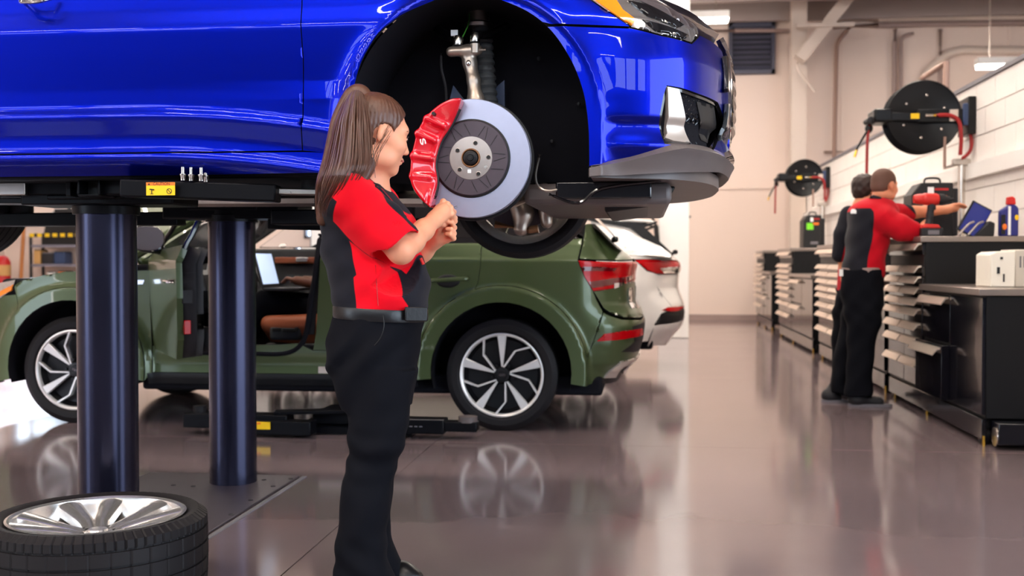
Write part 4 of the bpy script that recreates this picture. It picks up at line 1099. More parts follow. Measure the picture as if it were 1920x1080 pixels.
# far superstructure
F0 = 1.30
MB().box(pf[0] - 0.30, pf[0] + 0.36, 4.94, 5.18, F0 - 0.03, F0 + 0.05).build('yoke', 'lift_black', lift, bevel=0.008)
MB().bar((pf[0] - 0.25, 5.05, 1.275), (pf[0] - 1.25, 5.1, 1.275), 0.10, 0.065).build('rear_arm', 'lift_black', lift, bevel=0.006)
MB().bar((pf[0] + 0.20, 5.04, 1.255), (pf[0] + 0.95, 5.0, 1.235), 0.10, 0.065).build('front_arm', 'lift_black', lift, bevel=0.006)
for k in range(3): MB().cyl((pf[0] + 0.52 + 0.17 * k, 4.99, 1.255), (pf[0] + 0.52 + 0.17 * k, 4.99, 1.34), 0.032, n=20).build('pad_screw', 'lift_black', lift)
MB().cyl((pf[0] + 0.85, 5.0, 1.26), (pf[0] + 0.85, 5.0, 1.37), 0.055, n=24).build('lift_pad', 'rubber', lift)
MB().cyl((pf[0] - 1.1, 5.1, 1.3), (pf[0] - 1.1, 5.1, 1.37), 0.055, n=24).build('lift_pad', 'rubber', lift)
# four wheel bolts set on the arm
wb0 = None
for k, (u, y_) in enumerate(((343, 3.60), (358.5, 3.61), (377.5, 3.60), (386, 3.64))):
    p = atY(u, 339, y_); zb = A0[2] + 0.030 + (A1[2] - A0[2]) * (p[0] - A0[0]) / (A1[0] - A0[0])
    t = thing('wheel_bolt', ['steel wheel bolt on the lift arm, nearest the caution sticker', 'second steel wheel bolt from the caution sticker on the arm', 'third steel wheel bolt from the caution sticker on the arm', 'steel wheel bolt on the lift arm, farthest from the sticker'][k], 'bolt', (p[0], y_, zb), 0, 'wheel bolts on the lift arm')
    MB().lathe([(0.0, 0.0), (0.0085, 0.0), (0.0085, 0.012), (0.0115, 0.018), (0.0115, 0.022), (0.0, 0.022)], (p[0], y_, zb), (0, 0, 1), 12).build('bolt_head', 'zinc', t)
    MB().lathe([(0.0, 0.046), (0.0062, 0.046), (0.0065, 0.022)] , (p[0], y_, zb), (0, 0, 1), 12).build('shank', 'zinc', t)

# ================================================================== green car in the second bay
CG = 7.71
green = thing('green_car', 'dark green SUV with its driver door and bonnet open', 'car', (-2.3, CG, 0))
RWX, RWZ = atY(940, 701, 6.80)[0], 0.353
FWX = atY(136, 690, 6.80)[0]
pg_s = tabled([(0.15, 0.12), (0.25, 0.07), (0.33, 0.045), (0.40, 0.05), (0.48, 0.035), (0.62, 0.022), (0.80, 0.010), (0.98, 0.004), (1.078, 0.0), (1.092, 0.012), (1.17, 0.040), (1.20, 0.06), (1.35, 0.13), (1.50, 0.20), (1.62, 0.27)], 0.008)
pg_r = tabled([(0.20, 0.20), (0.36, 0.12), (0.42, 0.05), (0.55, 0.012), (0.66, 0.0), (0.74, 0.03), (0.80, 0.07), (0.98, 0.075), (1.06, 0.06), (1.10, 0.10), (1.18, 0.20), (1.4, 0.42), (1.62, 0.62)], 0.010)
def inset_g(x, z, s):
    f = np.clip((x + 0.40) / 0.30, 0, 1); f = f * f * (3 - 2 * f)
    d = pg_s(z) * (1 - f) + pg_r(z) * f
    for cx in (RWX, FWX):
        r = np.hypot(x - cx, z - 0.37); g = np.exp(-np.maximum(0, r - 0.52) ** 2 / 0.0010)
        d = d * (1 - g) + (-0.014) * g
    return d
plan_g = [(-4.60, CG), (-4.58, 7.35), (-4.50, 7.02), (-4.32, 6.84), (-3.9, 6.775), (-3.2, 6.762), (-2.3, 6.76), (-1.2, 6.762), (-0.6, 6.78), (-0.30, 6.82), (-0.13, 6.91), (-0.035, 7.08), (0.01, 7.35), (0.02, CG)]
SG = Shell(plan_g, inset_g, CG)
def PG(*p): return SG.poly(p)
# wheels and arches
for cx in (RWX, FWX):
    car_wheel(green, (cx, 6.925, RWZ), 0.355, 0.262, 0.235, 'A', rot=0.0 if cx == RWX else 0.35)
    car_wheel(green, (cx, 2 * CG - 6.925, RWZ), 0.355, 0.262, 0.235, 'A', far=True)
    for sg in (1, -1):
        y0 = 6.80 if sg > 0 else 2 * CG - 6.80; y1 = 7.12 if sg > 0 else 2 * CG - 7.12; r_ = 0.445
        arc = [(cx + r_ * math.cos(t), 0.375 + r_ * math.sin(t)) for t in np.linspace(-0.25, PI + 0.25, 30)]; n_ = len(arc)
        MB().add([(x, y0, z) for x, z in arc] + [(x, y1, z) for x, z in arc], [(i, i + 1, i + 1 + n_, i + n_) for i in range(n_ - 1)]).add([(x, y1, z) for x, z in arc], [tuple(range(n_))]).build('arch_liner', 'liner_black', green, fix=False)
        MB().lathe([(0.03, 0.0), (0.165, 0.0), (0.165, 0.02)], (cx, y0 + sg * 0.20, RWZ), (0, -sg, 0), 40).build('brake_disc', 'disc_hat', green)
def arcp(cx, r, t0, t1, n=22, cz=0.375): return [(SG.sx(cx + r * math.cos(t)), cz + r * math.sin(t)) for t in np.linspace(t0, t1, n)]
RI, RO = 0.440, 0.545
# rear flare (angles from the rear, +x, round to the front, -x)
fl_r = arcp(RWX, RI, -0.16, PI + 0.10) + list(reversed(arcp(RWX, RO, -0.16, PI + 0.10)))
panel('arch_flare', SG, fl_r, 'green_paint', green, step=0.02, out=0.004)
fl_f = arcp(FWX, RI, -0.16, PI + 0.20) + list(reversed(arcp(FWX, RO - 0.02, -0.16, PI + 0.20)))
panel('arch_flare', SG, fl_f, 'green_paint', green, step=0.02, out=0.004)
# rear door
zb = 0.50; zw = 1.185
sB = SG.px(592, 600)[0]
s_seam = [SG.px(904, 456), SG.px(901, 500), SG.px(896, 530), SG.px(884, 556)]
fa = arcp(RWX, RO, PI * 0.66, PI + 0.02)
rdoor = [(SG.px(588, 690)[0], zb), (sB, 0.62), (SG.px(596, 560)[0], 0.85), (SG.px(606, 456)[0], zw)] + [(s_seam[0][0], zw)] + s_seam[1:] + [p for p in fa if p[0] < s_seam[-1][0] and p[1] < s_seam[-1][1]] + [(fa[-1][0], zb)]
panel('rear_door', SG, rdoor, 'green_paint', green, step=0.02)
# quarter panel round to the lamp and tailgate seam
lamp = [(1083, 488), (1120, 490), (1158, 491), (1190, 489), (1194, 505), (1193, 523), (1168, 529), (1148, 541), (1112, 546), (1096, 520)]
qa = arcp(RWX, RO, 0.14, PI * 0.66)
lp = PG(*lamp)
quarter = s_seam[::-1][:-1] + [(s_seam[0][0], zw)] + PG((1000, 452), (1092, 447)) + [lp[0], lp[9], lp[8]] + PG((1118, 562), (1128, 582), (1100, 600)) + [p for p in qa if p[0] > s_seam[-1][0] and p[1] < s_seam[-1][1] + 0.3]
quarter = s_seam[::-1][:-1] + [(s_seam[0][0], zw)] + PG((1000, 452), (1092, 447)) + [lp[0], lp[9], lp[8]] + PG((1118, 562), (1130, 584)) + qa
panel('quarter_panel', SG, quarter, 'green_paint', green, step=0.012, gap=0.0012)
sE = SG.S[-1]
bump = [qa[0]] + arcp(RWX, RO, -0.16, 0.10, 6)[::-1] + [SG.px(1110, 720), SG.px(1165, 690), (SG.px(1198, 668)[0], 0.45), (sE, 0.46), (sE, 0.70)] + PG((1200, 600), (1165, 599), (1142, 592), (1131, 586))
panel('rear_bumper', SG, bump, 'green_paint', green, step=0.012, gap=0.0012)
panel('tail_lamp', SG, lp, 'lamp_red', green, step=0.012, out=0.006)
panel('lamp_band', SG, PG((1090, 500), (1120, 500), (1155, 503), (1150, 509), (1118, 508), (1094, 508)), 'lamp_red_dark', green, step=0.012, out=0.0085, gap=0)
panel('lamp_band', SG, PG((1104, 528), (1145, 522), (1185, 515), (1185, 522), (1146, 534), (1110, 540)), 'lamp_red_dark', green, step=0.012, out=0.0085, gap=0)
panel('lamp_chrome', SG, PG((1150, 531), (1194, 521), (1194, 527), (1168, 532), (1150, 542)), 'chrome', green, step=0.01, out=0.009, gap=0)
panel('tailgate', SG, [lp[8], lp[7], lp[6], (SG.px(1190, 526)[0], 0.955), (sE, 0.93), (sE, 0.705)] + PG((1198, 596), (1168, 595), (1146, 588), (1132, 578), (1121, 560)), 'green_paint', green, step=0.02, out=0.004)
panel('tailgate_top', SG, PG((1094, 447), (1098, 420), (1120, 420), (1150, 456), (1168, 458)) + [(sE, 1.16), (sE, 1.06)] + PG((1191, 486), (1158, 488), (1120, 487), (1086, 485)), 'green_paint', green, step=0.02, out=0.0)
panel('tailgate_trim', SG, [(SG.px(1190, 530)[0], 0.90), (sE, 0.90), (sE, 0.76), (SG.px(1194, 580)[0], 0.76)], 'black_gloss', green, step=0.02, out=0.008, gap=0)
panel('plate_chrome', SG, PG((1176, 540), (1184, 538), (1190, 575), (1182, 578)), 'chrome', green, step=0.01, out=0.012, gap=0)
panel('reflector', SG, PG((1119, 640), (1133, 626), (1170, 620), (1203, 615), (1204, 628), (1180, 634), (1150, 638)), 'lamp_red', green, step=0.012, out=0.006, gap=0)
panel('reflector_housing', SG, PG((1186, 612), (1207, 600), (1212, 640), (1200, 656), (1165, 660), (1190, 640)), 'black_plastic', green, step=0.015, out=0.002, gap=0)
panel('diffuser', SG, PG((1132, 709), (1163, 678), (1209, 658), (1210, 668), (1168, 688), (1152, 708)), 'silver_trim', green, step=0.012, out=0.012, gap=0)
panel('exhaust_tip', SG, PG((1163, 701), (1178, 682), (1204, 671), (1200, 690), (1182, 700)), 'chrome', green, step=0.01, out=0.018, gap=0, holes=[PG((1172, 698), (1182, 685), (1200, 677), (1197, 688), (1182, 696))])
panel('exhaust_bore', SG, PG((1166, 699), (1179, 683), (1203, 673), (1199, 689), (1182, 698)), 'print_black', green, step=0.012, out=0.004, gap=0)
panel('valance', SG, [SG.px(1110, 722), SG.px(1165, 692), (SG.px(1198, 670)[0], 0.445), (sE, 0.455), (sE, 0.34), SG.px(1180, 706)], 'black_plastic', green, step=0.02, out=-0.01, gap=0)
ex = atY(1238 - 120 + 16, 506, 6.9)
MB().cyl(atY(1149, 452, 7.2), atY(1156, 447, 7.1), 0.012, n=10).ell(atY(1153, 449, 7.15), (0.024, 0.02, 0.02), 12).build('wiper_pivot', 'black_plastic', green)
# sill under the doors
sF = SG.px(283, 600)[0]
panel('sill', SG, [(sF, 0.345), (fa[-1][0] - 0.01, 0.345), (fa[-1][0] - 0.01, zb), (SG.px(588, 690)[0], zb), (SG.px(560, 668)[0], 0.545), (SG.px(520, 668)[0], 0.535), (sF, 0.52)], 'green_paint', green, step=0.025, out=-0.004)
panel('sill_cladding', SG, [(sF - 0.02, 0.27), (fa[-1][0], 0.27), (fa[-1][0], 0.345), (sF - 0.02, 0.345)], 'black_plastic', green, step=0.04, out=0.004)
panel('sill_strip', SG, [(SG.px(597, 700)[0], 0.352), (fa[-1][0] - 0.03, 0.352), (fa[-1][0] - 0.03, 0.395), (SG.px(597, 700)[0], 0.395)], 'silver_trim', green, step=0.03, out=0.004, gap=0)
# front fender, bumper and lamp
ff = arcp(FWX, RO - 0.02, -0.16, PI * 0.75)
fz = SG.px(200, 508)[1]
fen = ff + [SG.px(20, 545), SG.px(38, 527), SG.px(80, 516), SG.px(122, 509), (SG.px(200, 508)[0], fz), (sF, fz + 0.005)] + [(sF, 0.34)]
fen = [(sF, 0.34)] + ff + [SG.px(30, 552), SG.px(26, 536), SG.px(38, 527), SG.px(80, 516), SG.px(122, 509), (SG.px(200, 508)[0], fz), (sF, fz + 0.005)]
panel('front_fender', SG, fen, 'green_paint', green, step=0.02)
fb = arcp(FWX, RO - 0.02, PI * 0.75, PI + 0.2)
panel('front_bumper', SG, [SG.px(30, 552)] + fb + [(fb[-1][0], 0.26), (0.0, 0.24), (0.0, 0.80), (SG.px(0, 548)[0], 0.84)], 'green_paint', green, step=0.03)
panel('headlamp', SG, [SG.px(26, 536), SG.px(22, 545), SG.px(0, 560), (SG.sx(-4.5), 0.86), (SG.sx(-4.56), 0.90), (SG.sx(-4.50), 0.95), SG.px(0, 530), SG.px(30, 524)], 'lamp_clear', green, step=0.02, out=0.004)
panel('turn_signal', SG, PG((26, 533), (22, 545), (-6, 560), (-8, 552)), 'amber', green, step=0.012, out=0.008, gap=0)
panel('front_grille', SG, [(0.0, 0.45), (0.34, 0.45), (0.40, 0.80), (0.0, 0.88)], 'black_gloss', green, step=0.04, out=0.012, gap=0)
b = MB(); bx = atY(261, 529, 6.757)
badge = MB().box(bx[0] - 0.04, bx[0] + 0.045, 6.748, 6.768, bx[2] - 0.012, bx[2] + 0.012)
panel('fender_badge', SG, [SG.px(250, 533), SG.px(256, 525), SG.px(271, 525), SG.px(268, 533)], 'chrome', green, step=0.02, out=0.003, gap=0)
panel('badge_red', SG, [SG.px(247, 533), SG.px(250, 525), SG.px(257, 525), SG.px(254, 533)], 'lamp_red', green, step=0.02, out=0.0035, gap=0)
panel('bumper_strip', SG, PG((0, 655), (25, 640), (30, 646), (0, 664)), 'print_white', green, step=0.02, out=0.004, gap=0, mirror=False) if False else None
# windows and pillars
zr = 1.585
panel('rear_side_glass', SG, [(SG.px(612, 456)[0], zw), (SG.px(1000, 452)[0], zw), (SG.px(1090, 448)[0], zw + 0.02), (SG.sx(-0.75), 1.50), (SG.sx(-1.1), 1.56), (SG.sx(-1.85), zr)], 'glass_dark', green, step=0.05, out=-0.004)
panel('b_pillar', SG, [(SG.px(588, 660)[0] - 0.05, 0.60), (SG.px(588, 660)[0], 0.60), (SG.px(606, 456)[0] + 0.01, zw), (SG.sx(-1.82), zr), (SG.sx(-1.95), zr), (SG.px(596, 456)[0], zw), (SG.px(583, 560)[0], 0.85)], 'black_plastic', green, step=0.03, out=-0.02, gap=0)
MB().tube([tuple(SG.pt([a], [z], -0.012)[0]) for a, z in spl([SG.px(600, 440), SG.px(592, 500), SG.px(582, 560), SG.px(574, 620), SG.px(560, 650), SG.px(530, 663), SG.px(470, 663), SG.px(400, 662), SG.px(345, 660)], 6)], 0.018, 8).build('door_seal', 'liner_black', green)
for mir in (False, 'far'):
    panel('roof_rail', SG, [(SG.sx(-2.6), zr - 0.01), (SG.sx(-0.9), zr - 0.02), (SG.sx(-0.9), zr + 0.03), (SG.sx(-2.6), zr + 0.04)], 'chrome', green, step=0.06, out=0.0, gap=0, mirror=mir)
strip('roof', [(-2.55, 1.575, 0.66, 0.06), (-2.0, 1.61, 0.67, 0.06), (-1.2, 1.60, 0.66, 0.05), (-0.72, 1.55, 0.64, 0.04), (-0.50, 1.53, 0.62, 0.03)], 'green_paint', green, CG)
strip('windscreen', [(-3.32, 1.08, 0.74, 0.04), (-2.95, 1.32, 0.70, 0.06), (-2.55, 1.575, 0.64, 0.06)], 'pane', green, CG)
strip('rear_glass', [(-0.52, 1.53, 0.60, 0.02), (-0.30, 1.34, 0.66, 0.02), (-0.12, 1.16, 0.72, 0.01)], 'glass_dark', green, CG)
for sg in (1, -1):
    yy_ = lambda w_: CG - sg * w_
    MB().tube(spl([(-3.40, yy_(0.86), 1.06), (-3.0, yy_(0.80), 1.31), (-2.55, yy_(0.70), 1.565), (-2.2, yy_(0.685), 1.60), (-1.95, yy_(0.685), 1.60)], 6), 0.032, 8).build('a_pillar', 'green_paint' if sg > 0 else 'interior_grey', green)
panel('passenger_door', SG, [(sF, zb), (SG.px(588, 690)[0], zb), (SG.px(606, 456)[0], zw), (sF + 0.05, zw - 0.1)], 'green_paint', green, step=0.04, mirror='far')
panel('door_window', SG, [(SG.sx(-3.1), zw), (SG.px(600, 456)[0], zw), (SG.sx(-1.98), 1.56), (SG.sx(-2.55), 1.53)], 'pane', green, step=0.06, mirror='far', out=-0.01)
# body core, floor, bulkhead
MB().box(-3.3, 0.0 - 0.25, 6.90, 2 * CG - 6.90, 0.22, 0.34).build('floorpan', 'liner_black', green, bevel=0.02)
MB().box(-4.45, -3.35, 7.15, 2 * CG - 7.15, 0.25, 0.95).build('engine', 'liner_black', green, bevel=0.03)
MB().box(-3.34, -3.22, 6.86, 2 * CG - 6.86, 0.30, 1.05).build('bulkhead', 'liner_black', green, bevel=0.02)
MB().box(-1.55, -0.35, 7.13, 2 * CG - 7.13, 0.30, 1.15).build('rear_trim', 'liner_black', green, bevel=0.03)
# raised bonnet, hinged at the windscreen
bn = strip('bonnet', [(-3.30, 1.04, 0.76, 0.05), (-3.7, 1.03, 0.80, 0.06), (-4.15, 0.98, 0.78, 0.06), (-4.42, 0.90, 0.70, 0.04)], 'green_paint', green, CG, 18)
sm = bn.modifiers.new('thick', 'SOLIDIFY'); sm.thickness = 0.02
def hinge(o, org, ang, axis):
    o.matrix_basis = Matrix.Translation(Vector(org)) @ Matrix.Rotation(ang, 4, axis) @ Matrix.Translation(-Vector(org))
hinge(bn, (-3.30, 0, 1.06), R(58), 'Y')
# open driver door
HG = SG.pt([sF], [0.8])[0] + np.array([0.02, 0.035, 0])
ft = SG.px(330, 470)[0]
dpoly = [(sF + 0.005, 0.54), (sF + 0.03, 0.50), (SG.px(540, 680)[0], 0.50), (SG.px(572, 640)[0], 0.62), (SG.px(588, 560)[0], 0.86), (SG.px(596, 470)[0], 1.10), (SG.px(596, 470)[0], 1.165), (sF + 0.12, 1.135), (sF + 0.01, 1.08)]
door = panel('driver_door', SG, dpoly, 'green_paint', green, step=0.02, thick=0.035, mirror=False)
panel('door_frame', SG, inset_poly(dpoly, 0.006), 'dark_grey', door, step=0.05, out=-0.035, thick=0.075, mirror=False, gap=0, nrm=False)
panel('door_card', SG, inset_poly(dpoly, 0.012), 'interior_grey', door, step=0.05, out=-0.10, thick=0.05, mirror=False, gap=0, nrm=False)
panel('door_card_top', SG, [(sF + 0.10, 1.02), (SG.px(590, 470)[0], 1.02), (SG.px(592, 470)[0], 1.15), (sF + 0.12, 1.12)], 'black_plastic', door, step=0.05, out=-0.13, thick=0.04, mirror=False, gap=0, nrm=False)
panel('door_armrest', SG, [(sF + 0.2, 0.78), (SG.px(560, 600)[0], 0.80), (SG.px(560, 600)[0], 0.90), (sF + 0.2, 0.86)], 'black_plastic', door, step=0.05, out=-0.17, thick=0.06, mirror=False, gap=0, nrm=False)
panel('door_pocket', SG, [(sF + 0.1, 0.54), (SG.px(540, 600)[0], 0.54), (SG.px(540, 600)[0], 0.68), (sF + 0.14, 0.66)], 'black_plastic', door, step=0.05, out=-0.16, thick=0.05, mirror=False, gap=0, nrm=False)
MB().tube([tuple(SG.pt([a], [z], -0.02)[0]) for a, z in spl([(sF + 0.06, 1.10), (sF + 0.34, 1.32), (sF + 0.62, 1.48), (SG.sx(-2.05), 1.555), (SG.px(602, 440)[0], 1.35), (SG.px(596, 470)[0], 1.14)], 6)], 0.017, 8).build('window_frame', 'black_gloss', door)
pe = SG.pt([SG.px(578, 640)[0]], [0.70], -0.06)[0]
MB().box(pe[0] - 0.01, pe[0] + 0.022, pe[1] - 0.025, pe[1] + 0.012, 0.655, 0.735).build('edge_reflector', 'lamp_red', door, bevel=0.004)
pe = SG.pt([SG.px(586, 570)[0]], [0.86], -0.06)[0]
MB().box(pe[0] - 0.02, pe[0] + 0.006, pe[1] - 0.03, pe[1] + 0.03, 0.83, 0.93).build('door_latch', 'dark_grey', door, bevel=0.004)
ph = SG.pt([SG.px(540, 520)[0]], [0.96], 0.02)[0]
MB().tube(spl([(ph[0] - 0.10, ph[1] + 0.02, 0.955), (ph[0] - 0.07, ph[1] - 0.012, 0.955), (ph[0] + 0.07, ph[1] - 0.012, 0.955), (ph[0] + 0.10, ph[1] + 0.02, 0.955)], 5), 0.011, 10).build('door_handle', 'chrome', door)
hinge(door, HG, R(-57), 'Z')
# mirror on the open door, its glass turned to the rear
mc = atY(276, 447, 6.42)
mn, mt = Vector((0.54, -0.84, 0)), Vector((0.84, 0.54, 0))
mrot = Matrix(((mn.x, mt.x, 0), (mn.y, mt.y, 0), (0, 0, 1)))
mir = Soft((mc[0] - 0.22, mc[1] - 0.2, mc[2] - 0.14), (mc[0] + 0.24, mc[1] + 0.3, mc[2] + 0.14), 0.006)
mir.ell(tuple(Vector(mc) - mn * 0.02), (0.062, 0.108, 0.088), 0.02, mrot)
mir.cap(tuple(Vector(mc) + mt * 0.03 - Vector((0, 0, 0.06))), tuple(Vector(mc) + mt * 0.15 - mn * 0.05 - Vector((0, 0, 0.10))), 0.026, 0.028, 0.03)
mir.cut(lambda x, y, z: np.where(z > mc[2] - 0.075, (x - mc[0]) * mn.x + (y - mc[1]) * mn.y - 0.012, -1))
mir.mesh('mirror_housing', 'black_gloss', green)
gl = [(0.094 * math.copysign(abs(math.cos(t)) ** 0.75, math.cos(t)), 0.073 * math.copysign(abs(math.sin(t)) ** 0.75, math.sin(t))) for t in np.linspace(0, 2 * PI, 33)[:-1]]
MB().prism(gl, 'x', 0.012, 0.018, Matrix.Translation(mc) @ mrot.to_4x4()).build('mirror_glass', 'mid_grey', green)
# rear door handle
h0, h1 = atY(809, 526, 6.735), atY(874, 523, 6.735)
MB().tube(spl([h0 + np.array([0, 0.03, 0]), h0 + np.array([0.02, 0, 0]), h1 - np.array([0.02, 0, 0]), h1 + np.array([0, 0.03, 0])], 5), 0.014, 10).build('door_handle', 'green_paint', green)
hc = atY(840, 527, 6.762); MB().ell((hc[0], hc[1] + 0.004, hc[2]), (0.075, 0.012, 0.042), 20).build('handle_cup', 'black_plastic', green)
# cabin: seats, dashboard, steering wheel, console, far door card
def seat(y, par, name):
    s = Soft((-2.75, y - 0.32, 0.30), (-1.50, y + 0.32, 1.42), 0.014)
    s.loft([(0.52, -2.25, y, 0.26, 0.24), (0.60, -2.27, y, 0.29, 0.26), (0.67, -2.27, y, 0.28, 0.25)], 0.04, 3.0)
    for q in (-1, 1): s.cap((-2.48, y + q * 0.22, 0.655), (-2.05, y + q * 0.22, 0.67), 0.055, 0.06, 0.05)
    s.mesh(name, 'leather_tan', par)
    s = Soft((-2.2, y - 0.32, 0.55), (-1.4, y + 0.32, 1.50), 0.016)
    for q in np.linspace(-0.18, 0.18, 4): s.cap((-2.0, y + q, 0.72), (-1.74, y + q * 0.85, 1.20), 0.075, 0.065, 0.05)
    s.ell((-1.68, y, 1.36), (0.05, 0.13, 0.09), 0.01)
    s.mesh('seat_back', 'leather_tan', par)
    MB().box(-2.50, -1.98, y - 0.25, y + 0.25, 0.34, 0.53).build('seat_base', 'black_plastic', par, bevel=0.02)
seat(7.28, green, 'seat_cushion'); seat(8.14, green, 'seat_cushion')
p0, p1 = atY(506, 612, 7.02), atY(566, 655, 7.02)
MB().box(p0[0], p1[0], 7.00, 7.06, p1[2] + 0.06, p0[2]).build('seat_side', 'interior_grey', green, bevel=0.02)
for (u, v, w_) in ((519, 618, 0.03), (543, 619, 0.045), (556, 617, 0.012)):
    p = atY(u, v, 6.995); MB().box(p[0] - w_, p[0] + w_, 6.985, 7.005, p[2] - 0.012, p[2] + 0.012).build('seat_control', 'print_black', green, bevel=0.004)
MB().prism([(-3.25, 0.70), (-2.95, 0.72), (-2.86, 0.82), (-2.90, 0.98), (-3.0, 1.06), (-3.25, 1.06)], 'y', 6.95, 2 * CG - 6.95).build('dashboard', 'black_plastic', green, bevel=0.03)
MB().box(-2.9, -1.6, CG - 0.14, CG + 0.14, 0.34, 0.72).build('centre_console', 'black_plastic', green, bevel=0.03)
st_c = Vector((-2.72, 7.28, 0.98))
a_, b_, _ = frame((0.9, 0, 0.38))
MB().tube([st_c + a_ * (0.18 * math.cos(t)) + b_ * (0.18 * math.sin(t)) for t in np.linspace(0, 2 * PI, 41)[:-1]], 0.016, 10, True).build('steering_rim', 'leather_black', green)
MB().ell(st_c, (0.03, 0.08, 0.06), 16).bar(st_c + Vector((0, -0.17, 0)), st_c + Vector((0, 0.17, 0)), 0.02, 0.035).build('steering_hub', 'leather_black', green)
MB().cyl(st_c, st_c + Vector((-0.25, 0, -0.1)), 0.035, n=16).build('steering_column', 'black_plastic', green)
MB().box(-3.1, -1.95, 2 * CG - 6.98, 2 * CG - 6.88, 0.40, 1.17).build('passenger_door_card', 'interior_grey', green, bevel=0.02)
q0 = atY(585, 487, 8.40); MB().box(q0[0] - 0.30, q0[0] + 0.22, 8.38, 8.44, q0[2] - 0.03, q0[2] + 0.02).build('wood_inlay', 'leather_tan', green, bevel=0.006)
q0 = atY(566, 487, 8.36); MB().box(q0[0] - 0.05, q0[0] + 0.05, 8.35, 8.38, q0[2] - 0.02, q0[2] + 0.02).build('inner_handle', 'alloy', green, bevel=0.006)

# laptop on the driver's lap
lt = thing('laptop', 'open laptop with a pale screen on the lap of the person in the green car', 'laptop', tuple(atY(520, 545, 7.15)))
L0, L1 = np.array(atY(506, 541, 7.12)), np.array(atY(488, 472, 7.12))
MB().box(L0[0] - 0.0, L0[0] + 0.25, 6.98, 7.32, L0[2] - 0.012, L0[2] + 0.006).build('keyboard_base', 'dark_grey', lt, bevel=0.004)
MB().bar((L0[0], 7.15, L0[2]), (L1[0], 7.15, L1[2]), 0.34, 0.012, (1, 0, 0)).build('lid', 'dark_grey', lt, bevel=0.003)
dn = Vector((L0[2] - L1[2], 0, L1[0] - L0[0])); dn = -dn.normalized() * 0.0075
dn = dn if dn.x > 0 else -dn
e_ = (L1 - L0)
MB().bar(Vector(L0 + e_ * 0.12) + dn + Vector((0, 0.145, 0)) * 0 + Vector((0, 7.15 - L0[1], 0)), Vector(L0 + e_ * 0.94) + dn + Vector((0, 7.15 - L1[1], 0)), 0.31, 0.002, (1, 0, 0)).build('screen', 'screen_light', lt)

# ================================================================== floor lift under the green car (lowered)
l2 = thing('floor_lift', 'lowered black floor lift with spread arms under the green car', 'lift', (-1.9, 6.62, 0))
def zpx(u, v): return atZ(u, v, 0.0)
MB().box(-2.15, -1.40, 6.55, 6.95, 0.0, 0.05).build('base', 'lift_black', l2, bevel=0.006)
MB().box(-2.05, -1.52, 6.62, 6.80, 0.05, 0.13).build('yoke', 'lift_black', l2, bevel=0.008)
MB().box(-2.0, -1.62, 6.60, 6.86, 0.13, 0.145).build('yoke_plate', 'lift_black', l2, bevel=0.003)
MB().box(-1.95, -1.68, 6.598, 6.602, 0.134, 0.140).build('yoke_edge', 'zinc', l2, smooth=0)
# left arm
MB().bar((-2.82, 6.52, 0.085), (-2.15, 6.50, 0.085), 0.14, 0.09).build('arm', 'lift_black', l2, bevel=0.006)
MB().bar((-2.42, 6.44, 0.06), (-1.98, 6.42, 0.06), 0.12, 0.085).build('arm_sleeve', 'lift_black', l2, bevel=0.006)
p = atY(489, 801, 6.36); MB().box(p[0] - 0.058, p[0] + 0.058, 6.358, 6.364, 0.055, 0.10).build('arm_sticker', 'yellow_print', l2, smooth=0)
MB().box(p[0] - 0.03, p[0] + 0.0, 6.356, 6.359, 0.085, 0.096).build('sticker_band', 'orange_print', l2, smooth=0)
MB().cyl((-2.74, 6.52, 0.13), (-2.74, 6.52, 0.17), 0.04, n=20).build('lift_pad', 'rubber', l2)
MB().bar((-2.25, 6.5, 0.14), (-1.75, 6.60, 0.145), 0.12, 0.02).build('arm_link', 'lift_black', l2, bevel=0.003)
# right arm
MB().bar((-1.60, 6.52, 0.075), (-1.18, 6.50, 0.075), 0.13, 0.09).build('arm', 'lift_black', l2, bevel=0.006)
MB().bar((-1.20, 6.50, 0.075), (-0.985, 6.50, 0.075), 0.10, 0.06).build('arm_extension', 'lift_black', l2, bevel=0.006)
MB().cyl((-1.045, 6.50, 0.10), (-1.045, 6.50, 0.135), 0.058, n=28).build('lift_pad', 'under_grey', l2)
MB().box(-1.62, -1.18, 6.43, 6.435, 0.118, 0.122).build('arm_edge', 'zinc', l2, smooth=0)
for k in range(4):
    p = -1.42 + 0.03 * k; MB().box(p, p + 0.018, 6.430, 6.436, 0.075, 0.08).build('stamp', 'mid_grey', l2, smooth=0)

# ================================================================== white car in the third bay
CW = 11.28
white = thing('white_car', 'white hatchback SUV parked beyond the green car', 'car', (-1.9, CW, 0))
pw_s = tabled([(0.18, 0.10), (0.30, 0.05), (0.42, 0.03), (0.6, 0.02), (0.85, 0.0), (1.02, 0.01), (1.12, 0.03), (1.2, 0.06), (1.62, 0.26)], 0.01)
pw_r = tabled([(0.18, 0.22), (0.32, 0.12), (0.42, 0.03), (0.55, 0.0), (0.66, 0.02), (0.80, 0.075), (0.92, 0.07), (1.0, 0.055), (1.06, 0.06), (1.12, 0.12), (1.2, 0.20), (1.4, 0.42), (1.62, 0.55)], 0.012)
def inset_w(x, z, s):
    f = np.clip((x + 0.05) / 0.35, 0, 1); f = f * f * (3 - 2 * f)
    return pw_s(z) * (1 - f) + pw_r(z) * f
plan_w = [(-4.10, CW), (-4.07, 10.9), (-3.95, 10.55), (-3.7, 10.42), (-3.0, 10.36), (-1.5, 10.35), (-0.6, 10.36), (-0.15, 10.40), (0.12, 10.49), (0.29, 10.66), (0.40, 10.90), (0.435, CW)]
SW = Shell(plan_w, inset_w, CW)
def PW(*p): return SW.poly(p)
wE = SW.S[-1]; rwx, fwx = -0.50, -3.27
